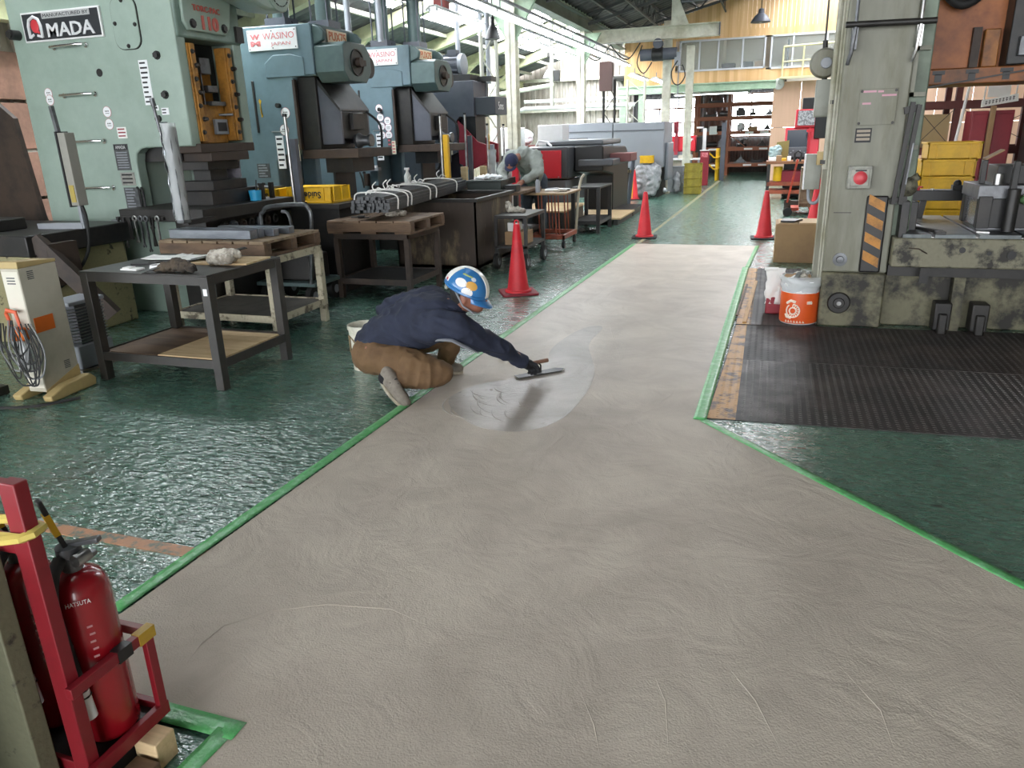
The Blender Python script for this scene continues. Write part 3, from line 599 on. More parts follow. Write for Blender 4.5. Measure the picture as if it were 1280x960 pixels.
b.cyl((-4.7, 6.98, 3.0), (-4.685, 6.98, 3.0), .03).out('vent_slots', ink, dc, sm=0)
B().lathe([(.1, 0), (.1, .04), (.05, .05)], (-4.99, 6.3, 3.0), 16, 'x').out('shaft_cap', dark_st, A)
B().box(-5.6, -4.8, 6.72, 7.3, 3.0, 3.4).out('flywheel_guard', pressgreen_lo, A, bev=.02)

# ---------------------------------------------------------------- two blue-green presses of one make, one slate press
def guide_press(x0, y0, label, cap=True):
    r = thing('power_press', label, 'press', (x0 - 1, y0 + .45, 0)); X = lambda v: x0 + v   # x0: front face of the head
    side = [(X(-2.1), 0), (X(-.75), 0), (X(-.75), .85), (X(-.62), .95), (X(-.62), 1.38), (X(-.56), 1.45), (X(-.3), 1.45), (X(-.3), 2.2), (X(-.28), 2.26), (X(-.2), 2.28), (X(0), 2.28), (X(0), 2.79), (X(-2.1), 2.82)]
    B().prism(side, y0, y0 + .12, 'y').prism(side, y0 + .78, y0 + .9, 'y').box(X(-2.1), X(-.8), y0 + .12, y0 + .78, 0, 2.81).out('frame', wblue, r, bev=.012)
    B().box(X(-.8), X(.01), y0 + .1, y0 + .91, 2.27, 2.795).out('head', wteal, r, bev=.015)
    B().prism([(X(-.62), 2.27), (X(-.62), 2.42), (X(-.5), 2.5), (X(-.28), 2.5), (X(-.12), 2.46), (X(-.12), 2.27)], y0 - .012, y0, 'y').out('rib_plate', wblue, r, bev=.006)
    B().box(X(-.3), X(.0), y0 + .02, y0 + .1, 2.27, 2.34).out('head_lip', wteal, r)
    # crank housing with its round port
    oc = [(y0 + .02, 2.3), (y0 + .02, 2.56), (y0 + .1, 2.6), (y0 + .5, 2.6), (y0 + .62, 2.5), (y0 + .62, 2.32), (y0 + .5, 2.2), (y0 + .12, 2.2)]
    ch = B().prism(oc, X(0), X(.36), 'x').out('crank_housing', wteal, r, bev=.01)
    B().lathe([(.14, 0), (.14, .012), (.125, .012), (.12, .002)], (X(.36), y0 + .3, 2.4), 24, 'x').out('port_ring', dark_st, ch)
    B().cyl((X(.365), y0 + .3, 2.4), (X(.42), y0 + .3, 2.4), .05).box(X(.36), X(.4), y0 + .26, y0 + .44, 2.37, 2.43).out('crank_end', brown_st, ch, bev=.004)
    B().cyl((X(.05), y0 + .7, 2.38), (X(.3), y0 + .7, 2.38), .12, n=20).out('side_drum', dark_st, r, bev=.01)
    # lifting lugs and the model plate
    for y in (y0 + .03, y0 + .8):
        B().prism([(X(.0), 2.58), (X(.0), 2.78), (X(.08), 2.76), (X(.14), 2.7), (X(.12), 2.62)], y, y + .06, 'y').out('lifting_lug', wteal, r, bev=.01)
    mp = B().box(X(.01), X(.02), y0 + .3, y0 + .72, 2.63, 2.76).out('model_plate', mat('cream_plate', 'd9c6a6', .5, var=.03), r, bev=.004)
    text('PUX75', (X(.022), y0 + .51, 2.695), .36, .09, '+x', mat('model_orange', 'c2683e', .5, var=0), mp, bold=.02)
    # slide, gusset plates, quill
    B().box(X(-.3), X(-.06), y0 + .08, y0 + .84, 1.5, 2.27).out('slide_guide', dark_st, r, bev=.01)
    B().prism([(X(-.3), 1.5), (X(-.3), 2.24), (X(-.27), 2.24), (X(-.27), 1.5)], y0 - .004, y0 + .04, 'y').out('guide_edge', brown_st, r)
    for y in (y0 + .12, y0 + .72): B().prism([(X(-.06), 1.55), (X(.2), 1.55), (X(.2), 1.92), (X(-.06), 2.25)], y, y + .035, 'y').out('gusset', wdark, r, bev=.004)
    B().prism([(X(-.05), 2.24), (X(.2), 1.93), (X(.2), 1.9), (X(-.05), 2.18)], y0 + .11, y0 + .77, 'y').out('slope_plate', black_st, r)
    B().box(X(.0), X(.2), y0 + .14, y0 + .73, 1.6, 1.9).out('slide', dark_st, r, bev=.01)
    B().box(X(.2), X(.25), y0 + .3, y0 + .55, 1.7, 1.88).out('counter_box', black_st, r, bev=.006)
    B().lathe([(.07, 0), (.09, .04), (.06, .08), (.05, .16), (.07, .17), (.07, .2)], (X(.2), y0 + .42, 1.58), 16, 'x').out('valve', grey_st, r)
    B().box(X(-.3), X(.42), y0 + .05, y0 + .85, 1.4, 1.5).out('slide_plate', brown_st, r, bev=.006)
    B().ctube([(X(.2), y0 + .7, 1.9), (X(.36), y0 + .72, 1.75), (X(.36), y0 + .72, 1.5)], .014, 6).out('hose', rubber, r)
    B().box(X(-.1), X(.25), y0 + .2, y0 + .7, 1.24, 1.4).box(X(-.05), X(-.02), y0 + .25, y0 + .7, .95, 1.24).out('upper_die', black_st, r)
    B().box(X(-.75), X(.4), y0 - .05, y0 + .95, .82, .95).box(X(-.75), X(.1), y0 + .1, y0 + .8, 0, .82).out('bolster', dark_st, r, bev=.006)
    # side fittings
    npm = B().box(X(-.8), X(-.17), y0 - .014, y0, 2.55, 2.76).out('nameplate', white_s, r, bev=.002); yy = y0 - .015
    rl = mat('nameplate_red', 'd0797c', .5, var=0)
    text('WASINO', (X(-.4), yy, 2.69), .4, .065, '-y', rl, npm); text('JAPAN', (X(-.38), yy, 2.605), .25, .045, '-y', rl, npm)
    text('W', (X(-.7), yy, 2.69), .13, .055, '-y', rl, npm, name='logo_mark', bold=.06); text('M', (X(-.7), yy, 2.622), .13, .055, '-y', rl, npm, name='logo_mark', bold=.06)
    b = B()
    for x in (-.78, -.48, -.19):
        for z in (2.57, 2.74): b.cyl((X(x), yy, z), (X(x), yy - .004, z), .007, n=8)
    b.out('plate_screws', ink, npm)
    B().box(X(-.83), X(-.8), y0 - .012, y0, 1.7, 2.25).out('slot', black_st, r, bev=.01)
    B().prism([(X(-.755), 1.9), (X(-.745), 1.9), (X(-.73), 1.88), (X(-.75), 1.86), (X(-.745), 2.0), (X(-.73), 2.04), (X(-.75), 2.06), (X(-.765), 2.04), (X(-.755), 2.0)], y0 - .003, y0, 'y').out('arrow_mark', yel, r, sm=0)
    B().cyl((X(-.5), y0, 1.98), (X(-.5), y0 - .05, 1.98), .025, n=10).out('side_bolt', dark_st, r)
    label_plate(X(-.6), X(-.5), y0, 1.3, 1.66, r, stk_w, 6, 'paper_label'); label_plate(X(-.42), X(-.36), y0, 1.42, 1.6, r, plate_g, 3, 'warning_label', redink); label_plate(X(-.36), X(-.3), y0, 1.38, 1.56, r, mat('cream_paper', 'd8d2bc', .6, var=.02), 4, 'paper_label', redink)
    label_plate(X(-.9), X(-.73), y0, 1.2, 1.36, r, plate_g, 5, 'spec_plate', greyp); B().box(X(-.64), X(-.48), y0 - .006, y0, 1.7, 1.712).out('trim_line', bright_st, r, sm=0)
    B().cyl((X(-.84), y0, 1.13), (X(-.84), y0 - .02, 1.13), .02).out('push_button', blackp, r)
    B().cyl((X(-.78), y0 - .05, .95), (X(-.78), y0 - .05, 1.12), .045).out('oil_cup', brown_st, r); B().tube([(X(-.9), y0 - .03, 1.14), (X(-.86), y0 - .05, 1.05), (X(-.84), y0 - .05, .92)], .012, 6).out('lever', dark_st, r)
    # air cylinders on top
    for x, y in ((-.48, .2), (-.18, .6)):
        c = B().cyl((X(x), y0 + y, 2.86), (X(x), y0 + y, 3.42), .09, n=20).out('air_cylinder', wteal, r)
        b = B().box(X(x - .13), X(x + .13), y0 + y - .13, y0 + y + .13, 2.79, 2.88).box(X(x - .12), X(x + .12), y0 + y - .12, y0 + y + .12, 3.42, 3.46)
        for sx in (-1, 1):
            for sy in (-1, 1): b.cyl((X(x + sx * .105), y0 + y + sy * .105, 2.86), (X(x + sx * .105), y0 + y + sy * .105, 3.5), .012, n=6)
        b.out('cylinder_end', wdark, c)
    B().tube([(X(-.9), y0 + .3, 2.82), (X(-.6), y0 + .25, 2.86), (X(-.35), y0 + .2, 2.84)], .015, 6).out('air_hose', rubber, r)
    return r
P2 = guide_press(-4.8, 7.62, 'blue green press between the light green press and its twin, two cylinders on top')
for x, z in ((-5.23, 1.9), (-5.27, 1.72)): disc(x, 7.62, z, .055, stk_w, P2, ring=redink)
P3 = guide_press(-4.8, 10.0, 'blue green press with many round white stickers, next to the slate press')
for x, z in ((-5.32, 2.0), (-5.31, 1.88), (-5.3, 1.76), (-5.3, 1.64), (-5.2, 1.83), (-5.195, 1.74), (-5.195, 1.64), (-5.66, 1.8), (-5.65, 1.75), (-5.64, 1.62)): disc(x, 10.0 - .002 * (z * 100 % 2), z, .05, stk_w, P3, ring=redink)
B().box(-5.55, -5.36, 9.9, 10.0, 1.16, 1.2).out('side_shelf', greyp, P3); B().cyl((-5.42, 9.95, 1.2), (-5.42, 9.95, 1.23), .03).out('shelf_cap', white_s, P3)
D = thing('power_press', 'slate grey press with a red slide and a motor on its top', 'press', (-5.8, 12.7, 0))
sd = [(-6.9, 0), (-5.4, 0), (-5.4, .8), (-5.3, .88), (-5.3, 1.28), (-5.12, 1.34), (-5.12, 1.82), (-5.05, 1.9), (-4.78, 1.9), (-4.78, 2.46), (-6.9, 2.46)]
B().prism(sd, 12.3, 12.42, 'y').prism(sd, 12.9, 13.02, 'y').box(-6.9, -5.5, 12.4, 12.92, 0, 2.45).box(-5.5, -4.79, 12.42, 12.9, 1.95, 2.455).out('frame', wdark, D, bev=.01)
ch = B().box(-4.78, -4.42, 12.35, 12.95, 1.92, 2.2).out('crank_cover', mat('slate_cover', '43474d', .5, var=.05), D, bev=.01); text('5ms', (-4.415, 12.62, 2.06), .26, .12, '+x', white_s, ch)
rs = B().prism([(-5.1, 1.86), (-4.75, 1.5), (-4.6, 1.45), (-4.6, 1.15), (-4.85, 1.05), (-5.1, 1.15)], 12.32, 12.36, 'y').prism([(-5.1, 1.86), (-4.75, 1.5), (-4.6, 1.45), (-4.6, 1.15), (-4.85, 1.05), (-5.1, 1.15)], 12.9, 12.96, 'y').box(-5.05, -4.68, 12.36, 12.9, 1.1, 1.45).out('slide', red_d, D, bev=.006)
B().box(-5.05, -4.8, 12.4, 12.85, 1.45, 1.92).cyl((-4.9, 12.6, 1.5), (-4.9, 12.6, 1.9), .1).out('ram', black_st, D)
B().box(-5.5, -4.35, 11.65, 13.1, .78, .88).box(-5.4, -4.9, 12.3, 13.0, 0, .78).out('bolster', dark_st, D)
mt = B().cyl((-5.35, 12.5, 2.72), (-5.0, 12.5, 2.72), .16, n=24).out('motor', wdark, D)
b = B()
for k in range(12): a = k * PI / 6; b.bar((-5.34, 12.5 + .165 * math.cos(a), 2.72 + .165 * math.sin(a)), (-5.08, 12.5 + .165 * math.cos(a), 2.72 + .165 * math.sin(a)), .012, .03)
b.out('cooling_fins', wdark, mt, sm=0); B().lathe([(.175, 0), (.175, .06), (.14, .075), (.05, .078)], (-5.06, 12.5, 2.72), 24, 'x').out('fan_cowl', greyp, mt); B().box(-5.25, -5.1, 12.4, 12.55, 2.86, 2.95).out('terminal_box', wdark, mt)
B().box(-5.4, -4.85, 12.35, 12.8, 2.46, 2.56).box(-5.2, -4.6, 12.7, 12.95, 2.46, 2.54).out('motor_base', black_st, D)
disc(-5.55, 12.3, 1.57, .05, stk_w, D); disc(-5.5, 12.3, 1.42, .045, stk_w, D); label_plate(-5.42, -5.34, 12.3, 1.38, 1.5, D, stk_w, 4, 'paper_label', redink); label_plate(-5.28, -5.2, 12.3, 1.3, 1.5, D, mat('cream_paper2', 'd8d2bc', .6, var=.02), 4, 'paper_label', redink)
B().ctube([(-5.3, 12.28, 1.42), (-5.42, 12.25, 1.3), (-5.45, 12.25, 1.1), (-5.6, 12.2, 1.0), (-5.75, 12.2, 1.05)], .018, 6).ctube([(-5.25, 12.28, 1.3), (-5.36, 12.25, 1.2), (-5.4, 12.25, 1.05), (-5.5, 12.2, .92)], .018, 6).out('hose', rubber, D)
# ---------------------------------------------------------------- benches along the left side
def table(label, x0, x1, y0, y1, h, top, legm, t=.05, lw=.055, shelf=None, shelfm=None, over=0., rim=None):
    r = thing('work_table', label, 'table', ((x0 + x1) / 2, (y0 + y1) / 2, 0))
    if top: B().box(x0 - over, x1 + over, y0 - over, y1 + over, h - t, h).out('tabletop', top, r, bev=.004)
    for x in (x0, x1 - lw):
        for y in (y0, y1 - lw): B().box(x, x + lw, y, y + lw, 0, h - t).out('leg', legm, r, bev=.003)
    if rim:
        b = B(); z0, z1 = rim
        e = .004; b.box(x0 + e, x1 - e, y0 + e, y0 + .016, z0, z1 - .002).box(x0 + e, x1 - e, y1 - .016, y1 - e, z0, z1 - .002).box(x0 + e, x0 + .016, y0 + e, y1 - e, z0, z1 - .002).box(x1 - .016, x1 - e, y0 + e, y1 - e, z0, z1 - .002).out('apron', legm, r)
    if shelf:
        e = .004; B().box(x0 + e, x1 - e, y0 + e, y0 + .016, shelf - .05, shelf + .01).box(x0 + e, x1 - e, y1 - .016, y1 - e, shelf - .05, shelf + .01).box(x0 + e, x0 + .016, y0 + e, y1 - e, shelf - .05, shelf + .01).box(x1 - .016, x1 - e, y0 + e, y1 - e, shelf - .05, shelf + .01).out('shelf_frame', legm, r)
        B().box(x0 + .012, x1 - .012, y0 + .012, y1 - .012, shelf - .02, shelf).out('shelf', shelfm or legm, r)
    return r
tb = mat('dark_bench_steel', '2d2a26', .45, c2='1f1d1b', ns=4, b=.1, bs=20)
T1 = table('dark steel work table nearest the viewer with plywood on its lower shelf', -4.5, -3.42, 3.9, 4.7, .79, tb, tb, t=.012, lw=.065, shelf=.2, shelfm=wood_d, rim=(.72, .79))
B().box(-3.98, -3.46, 3.94, 4.62, .2, .212).out('plywood_sheet', wood_l, T1); B().box(-4.4, -4.0, 3.94, 4.62, .2, .208).out('plywood_sheet', wood_d, T1)
B().box(-3.465, -3.435, 3.897, 3.9, .655, .70).out('white_sticker', stk_w, T1, sm=0)
# things lying on it
def sheet(name, c, w, d, rz, z, m, label, cat, t=.006, curl=0, group=None):
    b = B()
    def f(u, v): x, y = (u - .5) * w, (v - .5) * d; return (x, y, curl * ((2 * u - 1) ** 4) + .004 * noise.noise((x * 6, y * 6, c[0])))
    b.grid(f, 8, 6); o = b.out(name, m, None, solid=t); o.location = (c[0], c[1], z + t); o.rotation_euler = (0, 0, rz); return tag(o, label, cat, group)
Z1 = .792
tag(B().box(-.3, .3, -.16, .16, 0, .012, Matrix.Rotation(.1, 4, 'Z')).out('plywood_offcut', wood_l, None, org=(0, 0, 0)), 'light plywood offcut beneath the gloves on the dark table', 'board').location = (-3.72, 4.42, Z1)
tag(B().box(-.24, .24, -.2, .2, 0, .01, Matrix.Rotation(.25, 4, 'Z')).out('clipboard', blackp, None), 'black clipboard under the papers on the dark table', 'clipboard').location = (-4.12, 4.42, Z1)
for k, (x, y, a) in enumerate(((-4.02, 4.5, .2), (-4.2, 4.42, .32), (-3.98, 4.42, .1))):
    sheet('paper_sheet', (x, y), .3, .21, a, Z1 + .010 + k * .006, white_p, ['white printed paper at the back of the dark table', 'curled white paper at the left of the dark table', 'white paper on top of the sheets on the dark table'][k], 'paper', .002, .01)
tag(B().bar((-3.9, 4.25, 0), (-3.6, 4.62, .06), .08, .006).out('steel_ruler', black_st, None), 'black steel strip leaning up behind the gloves', 'metal strip').location = (-.05, 0, Z1 + .01)
cw = mat('soiled_white_cotton', 'c4beb2', .9, c2='8c8478', ns=14, lo=.45, hi=.6, var=.1)
gl = blob('work_gloves', cw, [[(-.07, 0, .045, .05), (.05, .02, .05, .052)], [(-.06, -.05, .03, .04), (.08, -.04, .035, .04)], [(.0, .05, .04, .04), (.08, .05, .05, .035)]], vox=.007, it=4, wr=.008, wf=30); gl.location = (-3.6, 4.3, Z1 + .013); tag(gl, 'bundle of rolled white cotton gloves on the dark table', 'gloves')
B().tube([(-.075 + .0, -.03, .06), (-.09, 0, .085), (-.085, .03, .06), (-.08, .0, .03)], .012, 8, close=True).out('cuff', cw, gl)
cb = mat('oily_brown_cloth', '554a3d', .9, c2='2b2622', ns=9, lo=.4, hi=.6)
rg = blob('oily_rag', cb, [[(-.1, 0, .03, .035), (0, .02, .05, .05), (.14, .0, .03, .03)], [(-.14, -.03, .015, .02), (-.06, .02, .06, .02)]], vox=.007, it=4, wr=.01, wf=25); rg.location = (-3.72, 3.97, Z1); tag(rg, 'dark oily rag at the front edge of the dark table', 'rag')
tag(B().bar((-.12, -.06, .004), (.02, .06, .05), .09, .004).out('leather_flap', blackp, None), 'black leather flap leaning on the oily rag', 'flap').location = (-3.82, 3.95, Z1)
tg = blob('tape_coil', white_s, [[(.05 * math.cos(a), .05 * math.sin(a), .012, .011) for a in [k * PI / 6 for k in range(13)]], [(.06 * math.cos(a) + .01, .05 * math.sin(a), .026, .009) for a in [k * PI / 6 for k in range(13)]]], vox=.005, it=2); tg.location = (-3.94, 4.05, Z1); tag(tg, 'coil of white band on the dark table', 'band')
tag(B().box(-.07, .07, -.04, .04, 0, .012).box(-.06, .0, -.03, .03, .012, .02).out('label_pad', white_p, None, bev=.002), 'small white pad beside the coil of band', 'pad').location = (-4.12, 4.0, Z1)
tag(B().bar((-.09, 0, .02), (.09, .05, .012), .012, .01).box(-.01, .01, -.03, .03, 0, .03).out('hand_scraper', dark_st, None, bev=.002), 'dark hand scraper lying between pad and clipboard', 'scraper').location = (-4.06, 4.18, Z1)
# second bench: pale legs under a worn wooden pallet with steel bars
T2 = table('pale legged work bench carrying a wooden pallet, behind the dark table', -4.92, -3.83, 5.12, 5.9, .70, None, mat('chipped_cream_legs', 'b5ad96', .6, c2='5b5244', ns=9, lo=.52, hi=.62), lw=.06, shelf=.2, shelfm=mat('grey_shelf_board', '65625c', .6, c2='4a4844', ns=4), rim=(.64, .70))
def pallet(label, x0, x1, y0, y1, z0, h, n, m, cat='pallet', name='wooden_pallet', tops=None):
    r = thing(name, label, cat, ((x0 + x1) / 2, (y0 + y1) / 2, z0)); w = (x1 - x0) / n
    for k in range(3): yy = y0 + k * (y1 - y0 - .09) / 2; B().box(x0, x1, yy, yy + .09, z0 + .02, z0 + h - .02).out('runner', m, r, bev=.004)
    for k in range(n): B().box(x0 + k * w + .008, x0 + (k + 1) * w - .008, y0, y1, z0 + h - .02, z0 + h + random.uniform(0, .003)).out('deck_board', tops or m, r, bev=.002)
    for k in (0, n // 2, n - 1): B().box(x0 + k * w + .008, x0 + (k + 1) * w - .008, y0, y1, z0, z0 + .02).out('bottom_board', m, r)
    return r
pallet('worn wooden pallet lying on the pale legged bench', -4.92, -3.85, 5.1, 5.92, .70, .13, 7, wood_d, tops=wood_m)
for k, (x0, x1, y0, y1) in enumerate(((-4.88, -4.05, 5.2, 5.3), (-4.86, -4.05, 5.31, 5.39), (-4.72, -3.98, 5.42, 5.5), (-4.7, -3.95, 5.6, 5.68))):
    tag(B().box(x0, x1, y0, y1, .8345, .8345 + (.075 if k < 2 else .06)).out('steel_flat_bar', gun, None, bev=.004, org=((x0 + x1) / 2, (y0 + y1) / 2, .8345)), ['front steel flat bar on the worn pallet', 'steel flat bar second from the front on the pallet', 'steel flat bar third from the front on the pallet', 'steel flat bar at the back of the worn pallet'][k], 'steel bar', 'flat bars on the pallet')
# third bench with a wooden pallet top and gloves
T3 = table('oil-stained wooden topped work table beside the rusty steel bin', -4.28, -3.42, 6.82, 7.6, .68, None, brown_st, lw=.055, shelf=.2, shelfm=dark_st, rim=(.62, .68))
pallet('dark wooden pallet serving as top of the table by the steel bin', -4.32, -3.36, 6.78, 7.62, .68, .13, 5, wood_d, tops=mat('brown_deck_wood', '7a6450', .6, c2='54412f', ns=4, st=(.5, 3, 3)))
gw = blob('work_gloves', cw, [[(-.09, 0, .02, .022), (0, .0, .035, .04), (.1, .03, .03, .03)], [(-.05, -.04, .02, .02), (.06, -.03, .03, .025)], [(.0, .05, .02, .02), (.09, .05, .02, .02)]], vox=.008, it=3, wr=.01, wf=28); gw.location = (-3.75, 7.2, .813); tag(gw, 'crumpled pair of grey white gloves on the pallet topped table', 'gloves')
tag(B().bar((-.1, 0, .012), (.1, .02, .012), .012, .012).cyl((-.02, 0, .014), (.05, .01, .014), .016, n=8).out('air_blow_gun', black_st, None, bev=.002), 'small black hand tool on the pallet topped table', 'hand tool').location = (-4.05, 7.0, .813)
# rusty steel bin with the bundle of bars on it
SB = thing('steel_bin', 'large rusty steel bin carrying tied bars, behind the red cone', 'bin', (-4.2, 9, 0)); x0, x1, y0, y1, h = -4.36, -3.3, 8.4, 9.75, .87
B().box(x0, x1, y0, y0 + .02, .06, h).out('front_wall', bin_st, SB); B().box(x1 - .02, x1, y0, y1, .06, h).out('side_wall', bin_st, SB); B().box(x0, x1, y1 - .02, y1, .06, h).box(x0, x0 + .02, y0, y1, .06, h).out('rear_walls', bin_st, SB, sm=0)
B().box(x0, x1, y0, y1, .06, .1).out('bottom', bin_st, SB)
B().box(x0 - .03, x1 + .03, y0 - .03, y0 + .03, h - .02, h + .02).box(x0 - .03, x1 + .03, y1 - .03, y1 + .03, h - .02, h + .02).box(x0 - .03, x0 + .03, y0, y1, h - .02, h + .02).box(x1 - .03, x1 + .03, y0, y1, h - .02, h + .02).out('rim', dark_st, SB, bev=.004)
for x in (x0, x1 - .1):
    for y in (y0, y1 - .1): B().box(x, x + .1, y, y + .1, 0, .06).out('foot', dark_st, SB)
BN = thing('steel_bar_bundle', 'long bundle of dark steel bars tied with white cord across the bin', 'steel bars', (-4, 8.4, .9))
z0 = .892; p0, p1 = Vector((-3.78, 6.75, 0)), Vector((-4.22, 9.9, 0)); d = (p1 - p0).normalized(); sv = Vector((d.y, -d.x, 0)); bs = mat('bar_stock_dark', '3c3f41', .45, m=.2, c2='2b2d2f', ns=5)
for r_ in range(5):
    for c_ in range((12, 13, 13, 12, 9)[r_]):
        w_ = (12, 13, 13, 12, 9)[r_]; o = sv * ((c_ - (w_ - 1) / 2) * .032); e = random.uniform(-.05, .05); q = Vector((0, 0, z0 + .018 + r_ * .031)); B().bar(p0 + o + q + d * e, p1 + o + q + d * e, .029, .029).out('steel_bar', bs, BN, sm=0)
cord = mat('white_cord', 'e4e4df', .7, var=.04)
for t in (.06, .16, .2, .42, .5, .8):
    c = p0 + (p1 - p0) * t; b = B(); W_ = .225; H_ = .165
    b.ctube([c + sv * -W_ + Vector((0, 0, z0 + .004)), c + sv * -W_ + Vector((0, 0, z0 + H_)), c + d * .05 + sv * -.1 + Vector((0, 0, z0 + H_ + .02)), c + d * -.02 + sv * .1 + Vector((0, 0, z0 + H_ + .02)), c + sv * W_ + Vector((0, 0, z0 + H_ - .02)), c + sv * W_ + Vector((0, 0, z0 + .02))], .008, 6)
    k = c + Vector((0, 0, z0 + H_ + .02)); b.ctube([k, k + Vector((.05, -.04, .05)), k + Vector((.12, -.06, .03))], .006, 5).ctube([k, k + Vector((-.05, .03, .06)), k + Vector((-.03, .08, .1))], .006, 5)
    b.out('tie_cord', cord, BN)
# die bench with the two yellow crates, between the green press and its neighbour
DB = thing('die_bench', 'low dark steel bench holding the two upturned yellow crates', 'bench', (-5, 7.2, 0))
B().box(-5.75, -4.3, 7.02, 7.56, .90, .955).out('bench_top', dark_st, DB, bev=.004); B().box(-4.95, -4.35, 7.1, 7.5, 0, .9).out('pedestal', black_st, DB); B().box(-5.7, -5.2, 7.1, 7.5, 0, .9).out('pedestal', olive_base, DB)
def crate(label, x0, x1, y0, y1, z0, h, m, word=None, flip=False, group=None, name='plastic_crate'):
    r = thing(name, label, 'crate', ((x0 + x1) / 2, (y0 + y1) / 2, z0), 0, group); t = .012; z1 = z0 + h; k = .015
    b = B().box(x0 + k, x1 - k, y0 + k, y0 + k + t, z0, z1).box(x0 + k, x1 - k, y1 - k - t, y1 - k, z0, z1).box(x0 + k, x0 + k + t, y0 + k, y1 - k, z0, z1).box(x1 - k - t, x1 - k, y0 + k, y1 - k, z0, z1)
    b.box(x0 + k, x1 - k, y0 + k, y1 - k, (z1 - t) if flip else z0, z1 if flip else (z0 + t)); b.out('body', m, r, bev=.003)
    zl = z0 + .012 if flip else z1 - .012
    B().box(x0, x1, y0, y0 + k + t, zl - .012, zl + .012).box(x0, x1, y1 - k - t, y1, zl - .012, zl + .012).box(x0, x0 + k + t, y0, y1, zl - .012, zl + .012).box(x1 - k - t, x1, y0, y1, zl - .012, zl + .012).out('rim', m, r, bev=.004)
    b = B(); L = x1 - x0
    for f in (.06, .2, .8, .94): b.box(x0 + L * f - .008, x0 + L * f + .008, y0 + .002, y0 + k + .002, z0, z1)
    D_ = y1 - y0
    for f in (.1, .5, .9): b.box(x1 - k - .002, x1 - .002, y0 + D_ * f - .008, y0 + D_ * f + .008, z0, z1)
    tag(b.out('ribs', m, r, sm=0), kind='stuff')
    if word: text(word, ((x0 + x1) / 2 + .02, y0 + k - .003, (z0 + z1) / 2), L * .42, h * .42, '-y', ink, r, flip=flip, bold=.02)
    return r
crate('yellow crate upside down behind the blue cup', -5.66, -5.1, 7.12, 7.5, .955, .15, yel, 'Suiden', True)
crate('yellow crate upside down with black lettering, right of the light curtain post', -5.02, -4.42, 7.12, 7.52, .955, .17, yel, 'Suiden', True)
tag(B().box(-5.62, -5.2, 7.2, 7.4, 1.106, 1.128).out('steel_plate', grey_st, None, bev=.003, org=(-5.4, 7.3, 1.106)), 'grey flat plate lying on the left upturned crate', 'plate')
cu = thing('blue_cup', 'small blue cup with a brush on the green press bolster', 'cup', (-4.93, 6.5, 1.04)); cyan = mat('blue_plastic', '2b9ac9', .4, var=.04)
B().lathe([(.055, 0), (.062, .1), (.056, .1), (.05, .01)], (-4.93, 6.5, 1.04), 20).out('body', cyan, cu); B().cyl((-4.93, 6.5, 1.05), (-4.915, 6.52, 1.24), .006).out('brush_handle', black_st, cu)
tag(B().box(-5.38, -5.12, 6.56, 6.575, 0, .24, Matrix.Translation((0, 0, 1.26)) @ Matrix.Rotation(0, 4, 'X')).out('grey_plate', mat('lilac_grey_plate', '8d8a92', .5, c2='77747c', ns=8), None, bev=.002, org=(-5.25, 6.57, 1.26)), 'thin lilac grey plate standing upright on the die set', 'plate')
# hand tools hanging on the bolster edge
kinds = ['long black hex key', 'thin black rod', 'flat black file', 'chrome ring spanner', 'small steel spanner', 'long steel spanner', 'pair of pliers with open jaws', 'bright adjustable spanner']
hang_m = [blackp, blackp, black_st, bright_st, grey_st, grey_st, dark_st, bright_st]
tag(B().box(-5.8, -5.25, 5.55, 5.58, .945, .975).out('magnetic_tool_bar', dark_st, None, org=(-5.5, 5.57, .96)), 'dark magnetic bar for tools on the bolster edge', 'tool bar')
for k, (nm, m) in enumerate(zip(kinds, hang_m)):
    x = -5.76 + k * .065; y = 5.535; L = (.30, .28, .2, .22, .26, .3, .26, .24)[k]; b = B()
    if k < 2: b.cyl((x, y, .97), (x, y, .97 - L), .011, n=8)
    elif k == 2: b.box(x - .018, x + .018, y - .006, y + .006, .97 - L, .97)
    elif k == 6: b.bar((x - .02, y, .97), (x + .012, y, .97 - L), .018, .012).bar((x + .02, y, .97), (x - .012, y, .97 - L), .018, .012).cyl((x, y - .01, .88), (x, y + .01, .88), .02)
    else:
        b.bar((x, y, .95), (x, y, .97 - L), .018, .01); b.tube([(x + .022 * math.cos(a), y, .96 + .022 * math.sin(a)) for a in [j * PI / 5 for j in range(10)]], .008, 6, close=True); b.prism([(x - .02, .97 - L), (x - .012, .955 - L), (x - .006, .97 - L), (x + .006, .97 - L), (x + .012, .955 - L), (x + .02, .97 - L), (x, 1.0 - L)], y - .006, y + .006, 'y')
    tag(b.out('hanging_tool', m, None, bev=.001, org=(x, y, .96)), nm + ' hanging under the green press bolster', 'tool', 'tools hanging on the bolster edge')
for k in range(7):
    y = 5.95 + k * .13; o = B().lathe([(.035, 0), (.05, .02), (.05, .05), (.035, .055), (.03, .02)], (-4.94, y, .84), 14, 'x').out('tool_socket', (dark_st, gun, brown_st)[k % 3], None, org=(-4.94, y, .84)); tag(o, 'round tool socket below the bolster front, ' + ['first', 'second', 'third', 'fourth', 'fifth', 'sixth', 'last'][k] + ' from the near end', 'socket', 'sockets below the bolster front')
